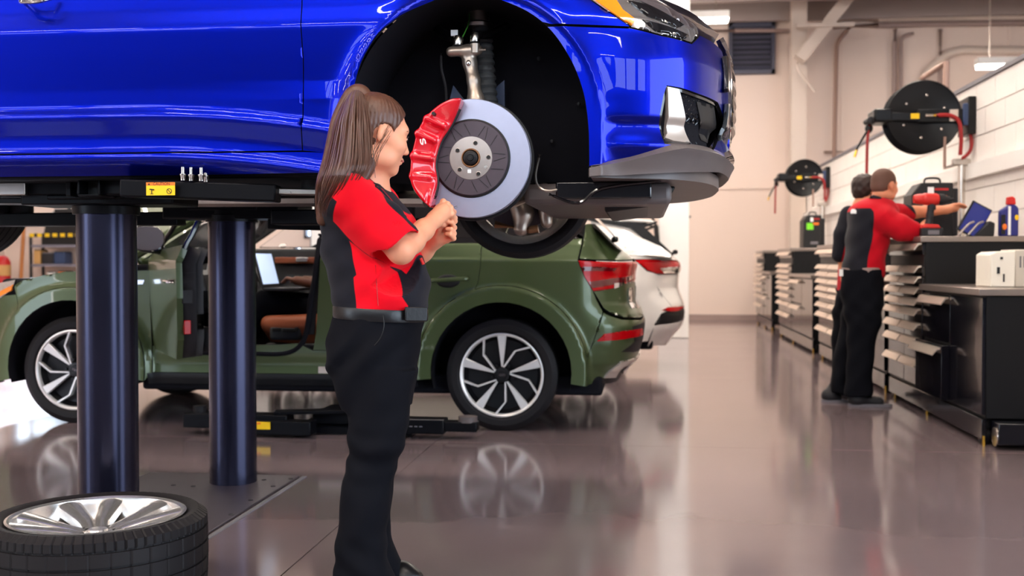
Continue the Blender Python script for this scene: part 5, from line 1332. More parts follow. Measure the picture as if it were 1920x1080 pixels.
for cx in (rwx, fwx):
    car_wheel(white, (cx, 10.50, 0.353), 0.353, 0.26, 0.23, 'A'); car_wheel(white, (cx, 2 * CW - 10.50, 0.353), 0.353, 0.26, 0.23, 'A', far=True)
def arcw(cx, r, t0, t1, n=20): return [(SW.sx(cx + r * math.cos(t)), 0.37 + r * math.sin(t)) for t in np.linspace(t0, t1, n)]
zq = 1.13
side = [(SW.S[0], 0.25), (SW.sx(fwx - 0.42), 0.25)] + arcw(fwx, 0.42, PI, 0) + [(SW.sx(fwx + 0.42), 0.26), (SW.sx(rwx - 0.42), 0.26)] + arcw(rwx, 0.42, PI, 0) + [(SW.sx(rwx + 0.42), 0.30)] + PW((1215, 640), (1228, 607), (1240, 588), (1262, 578)) + [SW.px(1212, 507), SW.px(1190, 488)] + [(SW.px(1150, 470)[0], zq), (SW.sx(-3.0), zq - 0.03), (SW.sx(-3.9), 0.95), (SW.S[0], 0.85)]
panel('side_panel', SW, side, 'white_paint', white, step=0.05)
tl = PW((1190, 488), (1212, 486), (1240, 488), (1279, 492), (1279, 509), (1245, 514), (1232, 513), (1212, 506))
panel('tail_lamp', SW, tl, 'lamp_red', white, step=0.02, out=0.006)
panel('tail_lamp_clear', SW, PW((1236, 503), (1258, 500), (1277, 500), (1278, 509), (1244, 513)), 'chrome', white, step=0.02, out=0.009, gap=0)
panel('rear_bumper', SW, PW((1262, 578), (1212, 508), (1234, 515), (1278, 512)) + [(wE, 0.93), (wE, 0.70)] + PW((1284, 572)), 'white_paint', white, step=0.03)
panel('bumper_insert', SW, PW((1229, 607), (1240, 588), (1262, 579), (1286, 573)) + [(wE, 0.69), (wE, 0.53)] + PW((1291, 590), (1260, 605)), 'black_plastic', white, step=0.03, out=-0.006, gap=0)
panel('reflector', SW, PW((1240, 582), (1252, 576), (1282, 573), (1280, 580), (1262, 584)), 'lamp_red', white, step=0.02, out=0.006, gap=0)
panel('valance', SW, PW((1214, 650), (1226, 610), (1260, 606), (1291, 592)) + [(wE, 0.525), (wE, 0.33)] + PW((1288, 622), (1262, 645)), 'white_paint', white, step=0.03)
panel('tailgate', SW, PW((1150, 470), (1190, 486), (1240, 486), (1278, 490)) + [(wE, 1.03), (wE, 1.12)] + PW((1262, 470), (1245, 469), (1214, 469)), 'white_paint', white, step=0.03)
# hatch: glass, dark pillar and spoiler in their own depth
strip('roof', [(-2.7, 1.56, 0.66, 0.05), (-1.9, 1.60, 0.66, 0.05), (-0.9, 1.55, 0.64, 0.04), (-0.25, 1.47, 0.62, 0.03), (0.0, 1.43, 0.60, 0.03)], 'white_paint', white, CW)
strip('windscreen', [(-3.4, 1.06, 0.74, 0.04), (-3.0, 1.33, 0.70, 0.05), (-2.7, 1.56, 0.66, 0.05)], 'glass_dark', white, CW)
strip('bonnet', [(-4.05, 0.84, 0.68, 0.05), (-3.8, 0.98, 0.74, 0.06), (-3.4, 1.06, 0.76, 0.05)], 'white_paint', white, CW)
strip('hatch_glass', [(0.0, 1.40, 0.58, 0.02), (0.16, 1.26, 0.64, 0.02), (0.30, 1.13, 0.70, 0.01)], 'glass_dark', white, CW)
for sg in (1, -1):
    g = []
    for x, z0, z1, w1 in ((-3.3, 1.10, 1.14, 0.80), (-2.7, 1.12, 1.53, 0.69), (-1.9, 1.13, 1.57, 0.68), (-0.9, 1.14, 1.52, 0.66), (-0.45, 1.14, 1.40, 0.70), (-0.2, 1.15, 1.20, 0.80)):
        g.append([(x, CW - sg * (0.87 + (w1 - 0.87) * t), z0 + (z1 - z0) * t) for t in np.linspace(0, 1, 5)])
    MB().grid(np.array(g)).build('side_glass', 'glass_dark', white)
    g = []
    for x, z0, z1, w0, w1 in ((-0.5, 1.14, 1.50, 0.87, 0.645), (-0.2, 1.13, 1.455, 0.86, 0.64), (0.02, 1.13, 1.38, 0.82, 0.62), (0.16, 1.12, 1.26, 0.79, 0.66), (0.27, 1.11, 1.14, 0.74, 0.70)):
        g.append([(x, CW - sg * (w0 + (w1 - w0) * t), z0 + (z1 - z0) * t) for t in np.linspace(0, 1, 5)])
    MB().grid(np.array(g)).build('rear_pillar', 'white_paint', white)
    MB().prism([(-0.55, 1.50), (-0.20, 1.452), (0.03, 1.428), (0.14, 1.455), (0.13, 1.435), (0.02, 1.395), (0.12, 1.30), (0.29, 1.14), (0.20, 1.14), (0.02, 1.27), (-0.12, 1.395), (-0.55, 1.47)], 'y', CW - sg * 0.70, CW - sg * 0.64).build('hatch_trim', 'black_plastic', white)
MB().cyl((0.27, CW - 0.62, 1.135), (0.31, CW - 0.66, 1.16), 0.015, n=10).ell((0.31, CW - 0.66, 1.16), (0.026, 0.024, 0.024), 12).build('wiper_pivot', 'black_plastic', white)
MB().prism([(-0.3, 1.50), (0.10, 1.465), (0.12, 1.44), (-0.3, 1.46)], 'y', CW - 0.62, CW + 0.62).build('spoiler', 'white_paint', white, bevel=0.01)
MB().box(-3.0, 0.1, CW - 0.70, CW + 0.70, 0.22, 1.10).build('body_core', 'liner_black', white, bevel=0.03)

# ================================================================== tool benches along the block wall
XF, XBK = 1.95, 2.80
HZ = [1.014, 0.938, 0.862, 0.782, 0.710, 0.606, 0.500, 0.346]
_hm = {}
def handle_mesh(L):
    k = round(L, 3)
    if k not in _hm:
        _hm[k] = MB().prism([(0.0, 0.026), (-0.022, 0.022), (-0.052, -0.020), (-0.048, -0.026), (-0.020, 0.010), (0.0, 0.014)], 'y', -L / 2, L / 2, None).mesh('handle', 'handle_alu', 20)
    return _hm[k]
def handle(y0, y1, z, par, x=XF - 0.004):
    o = link('handle', handle_mesh(abs(y1 - y0)), par); o.location = (x, (y0 + y1) / 2, z)
    return o
def bench(label, yf, ym, yn, pulled=0.0):
    t = thing('tool_bench', label, 'workbench', (2.37, (yf + yn) / 2, 0), 0, 'tool benches along the block wall')
    # tall drawer tower
    MB().box(XF + 0.02, XBK, ym, yf, 0.16, 1.205).build('tower', 'cabinet_end', t, bevel=0.004)
    MB().box(XF - 0.02, XBK, ym - 0.012, yf + 0.01, 1.205, 1.245).build('tower_top', 'bench_top', t, bevel=0.004)
    d = MB().box(XF, XF + 0.022, ym + 0.015, yf - 0.015, 1.115, 1.198).build('wide_drawer', 'cabinet_black', t, bevel=0.003)
    handle(ym + 0.03, yf - 0.03, 1.175, d)
    MB().box(XF + 0.012, XF + 0.021, ym + 0.015, yf - 0.015, 1.035, 1.11).build('recess', 'print_black', t, smooth=0)
    w_ = (yf - ym - 0.04) / 2
    for i, z in enumerate(HZ):
        zn = HZ[i + 1] + 0.022 if i < 7 else 0.18
        for c_ in range(2):
            y0 = ym + 0.015 + c_ * (w_ + 0.010)
            d = MB().box(XF, XF + 0.022, y0, y0 + w_, zn + 0.003, z + 0.018).build('drawer', 'cabinet_black', t, bevel=0.003)
            handle(y0 + 0.015, y0 + w_ - 0.015, z, d)
    # low bench
    MB().box(XF + 0.02, XBK, yn, ym, 0.16, 0.870).build('low_cabinet', 'cabinet_end', t, bevel=0.004)
    MB().box(XF - 0.03, XBK, yn - 0.03, ym - 0.013, 0.872, 0.912).build('worktop', 'bench_top', t, bevel=0.004)
    ymid = ym - (ym - yn) * 0.50
    for z0, z1, p in ((0.545, 0.86, 0.0), (0.18, 0.535, pulled)):
        d = MB().box(XF - p, XF + 0.022 - p * 0.2, ymid, ym - 0.015, z0, z1 - 0.004).build('deep_drawer', 'cabinet_black', t, bevel=0.003)
        handle(ymid + 0.01, ym - 0.02, z1 - 0.045, d, XF - 0.004 - p)
    MB().box(XF, XF + 0.022, yn + 0.01, ymid - 0.012, 0.18, 0.86).build('side_panel', 'cabinet_black', t, bevel=0.003)
    MB().cyl((XF - 0.006, ymid - 0.03, 0.835), (XF + 0.01, ymid - 0.03, 0.835), 0.014, n=16).build('lock', 'zinc', t)
    MB().box(XF + 0.005, XF + 0.03, yn + 0.02, yf - 0.02, 0.035, 0.155).build('kick_rail', 'cabinet_black', t, bevel=0.003)
    MB().box(XF + 0.03, XBK, yn + 0.05, yf - 0.05, 0.10, 0.165).build('chassis', 'cabinet_end', t, smooth=0)
    for y in (yn + 0.10, ym, yf - 0.10):
        MB().cyl((XF + 0.02, y, 0.055), (XF + 0.06, y, 0.055), 0.054, n=24).build('caster', 'rubber', t)
        MB().cyl((XF + 0.014, y, 0.055), (XF + 0.019, y, 0.055), 0.03, n=16).build('caster_hub', 'zinc', t)
        MB().cyl((XF + 0.015, y - 0.09, 0.0), (XF + 0.015, y - 0.09, 0.06), 0.008, n=10).build('levelling_foot', 'brass', t)
    return t
bench('farthest black tool bench, against the far wall', 19.3, 18.1, 17.0)
bench('second black tool bench from the far wall', 16.1, 14.75, 12.95)
bench('black tool bench half hidden behind the two men', 12.5, 10.9, 9.15)
nb = bench('nearest black tool bench at the right edge', 9.02, 7.95, 6.58, 0.05)
MB().box(XF + 0.05, XBK, 6.44, 6.60, 0.03, 0.155).build('end_box', 'cabinet_black', nb, bevel=0.006)
MB().cyl((XF + 0.045, 6.50, 0.07), (XF + 0.05, 6.50, 0.07), 0.055, n=24).build('end_caster', 'zinc', nb)

# black machines with orange stickers standing on the towers
def machine(label, x0, x1, y, d, z0, z1, sticker):
    t = thing('charger', label, 'machine', ((x0 + x1) / 2, y + d / 2, z0))
    w_ = x1 - x0
    MB().prism([(x0, z0), (x1, z0), (x1, z1), (x0 + w_ * 0.22, z1), (x0, z1 - w_ * 0.3)], 'y', y, y + d).build('case', 'black_plastic', t, bevel=0.01)
    MB().tube(spl([(x0 + w_ * 0.4, y + d / 2, z1), (x0 + w_ * 0.45, y + d / 2, z1 + 0.04), (x0 + w_ * 0.75, y + d / 2, z1 + 0.04), (x0 + w_ * 0.8, y + d / 2, z1)], 5), 0.008, 8).build('carry_handle', 'black_plastic', t)
    h = z1 - z0
    def st(a, b, c_, e, m, n_): MB().box(x0 + w_ * a, x0 + w_ * b, y - 0.002, y + 0.002, z0 + h * c_, z0 + h * e).build(n_, m, t, smooth=0)
    st(0.38, 0.53, 0.80, 0.92, 'print_white', 'logo_label')
    st(0.55, 0.88, 0.86, 0.90, 'red_paint', 'red_stripe')
    st(0.50, 0.84, 0.70, 0.77, 'orange_print', 'orange_label')
    if sticker: st(0.18, 0.55, 0.56, 0.76, 'label_green', 'green_sticker'); st(0.4, 0.8, 0.12, 0.2, 'mid_grey', 'maker_plate')
    MB().box(x1 + 0.002, x1 + 0.05, y + 0.05, y + d - 0.05, z0 + 0.02, z1 - 0.04).build('cable_rack', 'dark_grey', t, bevel=0.01)
p0, p1 = atY(1709, 440, 8.72), atY(1788, 342, 8.72)
machine('black battery charger with orange labels on the nearest drawer tower', p0[0], p1[0], 8.72, 0.28, 1.246, p1[2], False)
p0, p1 = atY(1506, 462, 15.1), atY(1541, 403, 15.1)
machine('black battery charger with a bright green sticker on the second bench', p0[0], p1[0], 15.1, 0.35, 1.246, p1[2], True)

# cordless impact wrench standing on its battery
wz = 1.246; wc = atY(1742, 440, 8.12)
iw = thing('impact_wrench', 'red and black cordless impact wrench standing on its battery', 'power tool', (wc[0], 8.12, wz))
X0 = wc[0]
MB().box(X0 - 0.062, X0 + 0.088, 8.08, 8.16, wz, wz + 0.062).build('battery', 'dark_grey', iw, bevel=0.008)
MB().box(X0 - 0.018, X0 + 0.06, 8.078, 8.082, wz + 0.014, wz + 0.045).build('battery_label', 'mid_grey', iw, smooth=0)
MB().prism([(X0 - 0.066, wz + 0.06), (X0 + 0.075, wz + 0.06), (X0 + 0.055, wz + 0.086), (X0 - 0.045, wz + 0.092)], 'y', 8.08, 8.16).build('foot', 'tool_red', iw, bevel=0.008)
g = Soft((X0 - 0.10, 8.05, wz + 0.05), (X0 + 0.14, 8.19, wz + 0.36), 0.005)
g.chain([(X0 - 0.004, 8.12, wz + 0.08), (X0 + 0.004, 8.12, wz + 0.15), (X0 + 0.015, 8.12, wz + 0.235)], [0.028, 0.022, 0.028], 0.02)
g.mesh('grip', 'dark_grey', iw)
g = Soft((X0 - 0.10, 8.04, wz + 0.18), (X0 + 0.14, 8.2, wz + 0.36), 0.005)
g.cap((X0 - 0.025, 8.12, wz + 0.268), (X0 + 0.035, 8.12, wz + 0.266), 0.044, 0.044, 0.01); g.mesh('motor_body', 'tool_red', iw)
MB().lathe([(0.0, -0.035), (0.028, -0.033), (0.036, -0.01), (0.038, 0.02), (0.0, 0.02)], (X0 - 0.075, 8.12, wz + 0.268), (1, 0, 0), 24).build('end_cap', 'tool_red', iw)
MB().lathe([(0.0, 0.0), (0.040, 0.0), (0.038, 0.03), (0.024, 0.055), (0.020, 0.075), (0.010, 0.077), (0.010, 0.10), (0.0, 0.10)], (X0 + 0.065, 8.12, wz + 0.266), (1, 0, 0), 24).build('hammer_case', 'dark_grey', iw)
MB().box(X0 + 0.028, X0 + 0.044, 8.11, 8.13, wz + 0.19, wz + 0.225).build('trigger', 'print_black', iw, bevel=0.004)

# tablet leaning in its stand
tb = thing('tablet', 'dark blue tablet leaning on a stand on the nearest drawer tower', 'tablet', (2.5, 8.1, 1.246))
a, c_ = atY(1806, 432, 8.1), atY(1840, 386, 8.22)
MB().bar((a[0] + 0.02, 8.10, 1.262), (c_[0] - 0.01, 8.16, c_[2]), 0.15, 0.018, (0, -1, 0.2)).build('tablet_body', 'dark_grey', tb, bevel=0.004)
MB().bar((a[0] + 0.025, 8.078, 1.27), (c_[0] - 0.015, 8.138, c_[2] - 0.012), 0.13, 0.003, (0, -1, 0.2)).build('screen', 'tablet_blue', tb)
for dx_ in (0.0, 0.07):
    q = atY(1797 + dx_ * 250, 440, 8.04)
    MB().tube(spl([(q[0], 8.04, 1.252), (q[0] + 0.03, 8.04, 1.29), (q[0] + 0.075, 8.05, 1.335), (q[0] + 0.11, 8.06, 1.35)], 5), 0.008, 8).build('stand_arm', 'brushed_steel', tb)
MB().prism([(a[0] + 0.06, 1.246), (a[0] + 0.20, 1.246), (a[0] + 0.205, 1.34), (a[0] + 0.17, 1.355)], 'y', 8.06, 8.28).build('stand_base', 'black_plastic', tb, bevel=0.008)

# spray bottle
bt = atY(1893, 440, 8.14)
sb = thing('spray_bottle', 'dark blue spray can with a red cap at the end of the tower top', 'bottle', (bt[0], 8.14, 1.246))
MB().prism([(-0.072, 0.0), (0.052, 0.0), (0.052, 0.20), (0.03, 0.225), (-0.012, 0.225), (-0.072, 0.185)], 'y', -0.035, 0.035, Matrix.Translation((bt[0], 8.14, 1.246))).build('can', 'label_blue', sb, bevel=0.012)
MB().box(bt[0] - 0.070, bt[0] - 0.040, 8.104, 8.106, 1.26, 1.40).build('black_label', 'print_black', sb, smooth=0)
MB().box(bt[0] - 0.022, bt[0] - 0.004, 8.104, 8.106, 1.255, 1.46).build('white_label', 'print_white', sb, smooth=0)
MB().ell((bt[0] - 0.045, 8.104, 1.315), (0.016, 0.002, 0.022), 14).build('orange_label', 'orange_print', sb)
MB().ell((bt[0] + 0.036, 8.104, 1.38), (0.014, 0.002, 0.02), 14).build('yellow_label', 'yellow_print', sb)
MB().prism([(-0.024, 0.226), (0.034, 0.226), (0.030, 0.27), (0.012, 0.285), (-0.020, 0.28)], 'y', -0.026, 0.026, Matrix.Translation((bt[0], 8.14, 1.246))).build('cap', 'tool_red', sb, bevel=0.006)

# cream device on the low bench top
d0, d1 = atY(1857, 538, 6.95), atY(1898, 474, 6.95)
pr = thing('label_printer', 'cream desktop device standing on the nearest low worktop', 'device', (d0[0] + 0.15, 7.1, 0.913))
MB().prism([(d0[0], 0.913), (d1[0] + 0.02, 0.913), (d1[0] + 0.02, d1[2] + 0.012), (d0[0] + 0.03, d1[2] + 0.008), (d0[0], d1[2] - 0.01)], 'y', 6.95, 7.25).build('front_case', 'plastic_cream', pr, bevel=0.008)
MB().box(d1[0] + 0.022, d1[0] + 0.28, 6.97, 7.25, 0.913, d1[2] + 0.02).build('side_case', 'plastic_greybeige', pr, bevel=0.008)
for (u, v, w_, h_) in ((1872, 507, 0.008, 0.02), (1882, 521, 0.004, 0.024), (1878, 484, 0.007, 0.007)):
    p = atY(u, v, 6.948); MB().box(p[0] - w_, p[0] + w_, 6.944, 6.952, p[2] - h_, p[2] + h_).build('slot', 'dark_grey', pr, smooth=0)
for k in range(6):
    MB().box(d1[0] + 0.05 + 0.022 * k, d1[0] + 0.058 + 0.022 * k, 6.966, 6.972, d1[2] - 0.09, d1[2] - 0.02).build('vent_slit', 'mid_grey', pr, smooth=0)

# hose reels on wall brackets
def reel(label, cu, cv, y, r, wall_u):
    c_ = atY(cu, cv, y); t = thing('hose_reel', label, 'hose reel', (WX, y, c_[2]), 0, 'hose reels on the block wall')
    x, z = c_[0], c_[2]; w = WX - 0.02
    for sy_ in (-1, 1):
        yy_ = y + sy_ * 0.085
        MB().lathe([(0.05, 0.0), (r * 0.45, 0.006), (r * 0.55, 0.014), (r * 0.95, 0.010), (r, 0.018), (r + 0.008, 0.010), (r, 0.0), (r * 0.95, -0.004)], (x, yy_, z), (0, sy_, 0), 56).build('flange', 'reel_black', t)
        for k in range(6):
            q = k * PI / 3 + 0.4; MB().ell((x + 0.6 * r * math.cos(q), yy_ + sy_ * 0.014, z + 0.6 * r * math.sin(q)), (0.012, 0.006, 0.012), 10).build('rivet', 'zinc', t)
    MB().cyl((x, y - 0.085, z), (x, y + 0.085, z), r * 0.40, n=40).build('drum', 'reel_black', t)
    for k in range(3):
        MB().tube([(x + (r * 0.62) * math.cos(q), y - 0.055 + 0.055 * k, z + (r * 0.62) * math.sin(q)) for q in np.linspace(0, 2 * PI, 41)[:-1]], 0.026, 8, True).build('hose_coil', 'hose_red', t)
    # arms in front and behind, joined to the wall plate
    for yy_ in (y - 0.13, y + 0.13):
        MB().box(x - 0.06, w - 0.03, yy_ - 0.012, yy_ + 0.012, z - 0.055, z + 0.055).build('arm', 'reel_black', t, bevel=0.006)
        MB().bar((x - 0.02, yy_, z - 0.01), (x - r - 0.02, yy_, z + 0.0), 0.022, 0.07).build('guide_arm', 'reel_black', t, bevel=0.006)
        MB().cyl((x, yy_ - 0.016, z), (x, yy_ + 0.016, z), 0.05, n=24).build('arm_hub', 'reel_black', t)
    MB().box(x - r - 0.12, x - r + 0.04, y - 0.145, y + 0.145, z - 0.05, z + 0.07).build('guide_head', 'reel_black', t, bevel=0.02)
    MB().cyl((x - r - 0.14, y - 0.1, z - 0.02), (x - r - 0.14, y + 0.1, z - 0.02), 0.025, n=16).build('guide_roller', 'dark_grey', t)
    MB().ell((x - r - 0.135, y, z - 0.085), (0.035, 0.035, 0.045), 14).build('hose_stop', 'reel_black', t)
    MB().box(w - 0.06, w + 0.005, y - 0.16, y + 0.16, z - 0.16, z + 0.16).build('wall_plate', 'reel_black', t, bevel=0.008)
    MB().box(w - 0.10, w - 0.02, y - 0.155, y - 0.115, z - 0.09, z + 0.10).build('pivot', 'blue_grey_metal', t, bevel=0.01)
    MB().box(x - 0.12, x - 0.05, y - 0.148, y - 0.142, z - 0.025, z + 0.02).build('yellow_label', 'yellow_print', t, smooth=0)
    MB().box(x + 0.20, x + 0.27, y - 0.148, y - 0.142, z - 0.05, z + 0.05).build('maker_label', 'silver_trim', t, smooth=0)
    MB().cyl((x - 0.005, y - 0.16, z), (x + 0.06, y - 0.16, z), 0.014, n=12).build('swivel', 'zinc', t)
    MB().cyl((x + 0.06, y - 0.16, z), (x + 0.085, y - 0.16, z), 0.012, n=12).build('fitting', 'brass', t)
    MB().tube(spl([(x + 0.085, y - 0.16, z), (x + 0.20, y - 0.17, z - 0.005), (x + 0.27, y - 0.175, z - 0.06), (x + 0.29, y - 0.17, z - 0.20), (x + 0.29, y - 0.15, z - 0.34)], 6), 0.017, 8).build('feed_hose', 'hose_red', t)
    MB().tube(spl([(x + 0.30, y - 0.14, z - 0.38), (min(x + 0.38, w - 0.03), y - 0.12, z - 0.30), (min(x + 0.42, w - 0.02), y - 0.10, z - 0.18), (min(x + 0.36, w - 0.06), y - 0.08, z - 0.05)], 6), 0.016, 8).build('feed_hose', 'hose_red', t)
    # tail of the hose dropping down from the guide
    MB().tube(spl([(x - r - 0.135, y - 0.02, z - 0.06), (x - r - 0.15, y - 0.02, z - 0.20), (x - r - 0.155, y - 0.02, z - 0.42 - 0.12)], 6), 0.013, 8).build('hose_tail', 'hose_red', t)
    MB().tube(spl([(x - r - 0.15, y - 0.05, z - 0.10), (x - r - 0.21, y - 0.06, z - 0.20), (x - r - 0.25, y - 0.06, z - 0.28)], 4), 0.010, 8).build('quick_tail', 'reel_black', t)
    MB().cyl((x - r - 0.25, y - 0.06, z - 0.28), (x - r - 0.265, y - 0.06, z - 0.34), 0.011, n=10).build('quick_coupler', 'brass', t)
    # drop pipe under it
    xp = w - 0.10
    d = thing('drop_pipe', label.replace('hose reel', 'steel air drop pipe under the hose reel').split(' on ')[0], 'pipe', (xp, y - 0.12, 1.25))
    MB().cyl((xp, y - 0.12, 1.25), (xp, y - 0.12, z - 0.40), 0.030, n=16).build('pipe', 'zinc', d)
    MB().box(xp - 0.08, xp + 0.07, y - 0.15, y - 0.09, z - 0.43, z - 0.37).build('manifold', 'brushed_steel', d, bevel=0.01)
    MB().cyl((xp - 0.14, y - 0.12, z - 0.45), (xp - 0.14, y - 0.12, z - 0.18), 0.012, n=10).build('valve_pipe', 'copper_pipe', d)
    MB().cyl((xp - 0.15, y - 0.12, z - 0.45), (xp, y - 0.12, z - 0.41), 0.012, n=10).build('elbow', 'brushed_steel', d)
reel('large near black hose reel on the block wall', 1727, 221, 9.9, 0.305, 1810)
reel('small far black hose reel on the block wall', 1507, 334, 17.2, 0.275, 1560)

# ================================================================== clutter against the far wall at left
yb = 19.6
rk = thing('storage_rack', 'grey shelf rack with a yellow and black striped edge', 'rack', tuple(atZ(90, 600)))
l_, r_ = atY(57, 500, yb)[0], atY(190, 500, yb)[0]
for (u0, z) in ((57, atY(60, 461, yb)[2]), (57, atY(60, 497, yb)[2]), (57, 0.55), (57, 0.15)):
    MB().box(l_, r_, yb, yb + 0.45, z - 0.03, z + 0.02).build('shelf', 'shelf_grey', rk, bevel=0.004)
zt_ = atY(60, 441, yb)[2]
for x in (l_, r_):
    for yy_ in (yb, yb + 0.43): MB().box(x - 0.02, x + 0.02, yy_, yy_ + 0.04, 0.0, zt_ + 0.03).build('upright', 'dark_grey', rk, smooth=0)
MB().box(l_, r_, yb - 0.015, yb, zt_ - 0.035, zt_ + 0.035).build('top_rail', 'dark_grey', rk, smooth=0)
x = l_; k = 0
while x < r_ - 0.1:
    MB().box(x, x + 0.09, yb - 0.022, yb - 0.014, zt_ - 0.034, zt_ + 0.034).build('yellow_stripe', 'yellow_paint', rk, smooth=0); x += 0.155; k += 1
z1_, z2_ = atY(60, 461, yb)[2] + 0.021, atY(60, 497, yb)[2] + 0.021
def crate(u0, u1, z, h, mat, name, label, cat, y=None):
    y = y or yb + 0.05; a = atY(u0, 500, y)[0]; b_ = atY(u1, 500, y)[0]
    t = thing(name, label, cat, ((a + b_) / 2, y + 0.15, z))
    MB().box(a, b_, y, y + 0.3, z, z + h).build('body', mat, t, bevel=0.012)
    MB().box(a + 0.01, b_ - 0.01, y + 0.01, y + 0.29, z + h, z + h + 0.02).build('lid', 'dark_grey' if mat != 'dark_grey' else 'mid_grey', t, bevel=0.005)
crate(78, 100, z2_, 0.20, 'dark_grey', 'tool_case', 'dark tool case on the middle shelf of the rack', 'case')
crate(101, 121, z2_, 0.22, 'blue_grey_metal', 'tool_case', 'bluish tool case beside the dark one on the rack', 'case')
crate(63, 75, z2_, 0.26, 'cardboard', 'cardboard_box', 'small cardboard box at the left end of the rack', 'box')
crate(88, 104, 0.571, 0.28, 'white_metal', 'white_box', 'white box on the lower shelf of the rack', 'box')
crate(108, 124, 0.571, 0.30, 'orange_print', 'orange_box', 'orange box on the lower shelf of the rack', 'box')
p_ = [atY(u, v, yb + 0.1) for u, v in ((78, 455), (122, 455), (122, 424), (86, 422))]
tc_ = thing('covered_machine', 'black sloping machine standing on the striped rack', 'machine', (p_[0][0] + 0.3, yb + 0.2, z1_))
MB().prism([(p_[0][0], z1_), (p_[1][0] + 0.3, z1_), (p_[1][0] + 0.3, p_[2][2]), (p_[3][0], p_[3][2])], 'y', yb + 0.08, yb + 0.4).build('cover', 'black_plastic', tc_, bevel=0.01)
MB().cyl((p_[3][0] + 0.1, yb + 0.2, p_[3][2]), (p_[3][0] + 0.1, yb + 0.2, p_[3][2] + 0.12), 0.03, n=12).build('knob', 'black_plastic', tc_)
q0, q1 = atY(36, 600, yb - 0.3), atY(39, 424, yb - 0.3)
bm_ = thing('broom', 'wooden broom handle leaning on the far wall', 'broom', (q0[0], yb - 0.3, 0))
MB().cyl((q0[0], yb - 0.3, 0.12), (q1[0], yb - 0.2, q1[2]), 0.035, n=12).build('stick', 'wood', bm_)
MB().box(q0[0] - 0.05, q0[0] + 0.05, yb - 0.55, yb - 0.05, 0.0, 0.14).build('bristles', 'dark_grey', bm_, bevel=0.01)
ex_ = atY(10, 505, yb - 0.2)
fe = thing('fire_extinguisher', 'red extinguisher with a pale label by the far wall', 'extinguisher', (ex_[0], yb - 0.2, 0))
MB().lathe([(0.0, 0.60), (0.12, 0.60), (0.14, 0.62), (0.14, 1.05), (0.10, 1.14), (0.04, 1.18), (0.0, 1.18)], (ex_[0] - 0.05, yb - 0.2, 0), (0, 0, 1), 24).build('cylinder', 'red_paint', fe)
MB().lathe([(0.142, 0.80), (0.142, 1.0)], (ex_[0] - 0.05, yb - 0.2, 0), (0, 0, 1), 24).build('label', 'cardboard', fe)
MB().box(ex_[0] - 0.2, ex_[0] + 0.14, yb - 0.36, yb - 0.04, 0.0, 0.598).build('stand', 'yellow_paint', fe, bevel=0.01)
q = atY(25, 412, 19.9); q2 = atY(240, 412, 19.9)
tag(MB().cyl((q[0], 19.9, q[2]), (q2[0], 19.9, q2[2]), 0.06, n=12).build('wall_pipe', 'dark_grey'), 'dark level pipe on the far wall above the striped rack', 'pipe')
q = atY(108, 402, 18.9)
mo = thing('wall_motor', 'black motor unit hanging below the blue car at left', 'machine', (q[0] + 0.1, 18.9, q[2] - 0.1))
MB().box(q[0] - 0.02, q[0] + 0.35, 18.8, 19.1, q[2] - 0.08, q[2] + 0.10).build('case', 'black_plastic', mo, bevel=0.02)
MB().cyl((q[0] - 0.10, 18.95, q[2] - 0.02), (q[0], 18.95, q[2]), 0.07, n=16).build('shaft', 'dark_grey', mo)
MB().cyl((q[0] + 0.2, 18.95, q[2] + 0.1), (q[0] + 0.2, 18.95, ZC), 0.03, n=10).build('hanger', 'dark_grey', mo)
# pale cabinet beside the window, seen through the green car
q = atY(590, 430, 19.7)
cb = thing('tall_cabinet', 'pale tall cabinet beside the bright window, seen through the green car', 'cabinet', (q[0] + 0.1, 19.8, 0))
MB().box(q[0] - 0.25, q[0] + 0.9, 19.6, 20.2, 0.0, 2.3).build('body', 'mid_grey', cb, bevel=0.01)
MB().box(q[0] - 0.22, q[0] + 0.30, 19.585, 19.60, 0.08, 2.25).build('door', 'white_metal', cb, bevel=0.004)
MB().box(q[0] + 0.34, q[0] + 0.87, 19.585, 19.60, 0.08, 2.25).build('door', 'white_metal', cb, bevel=0.004)

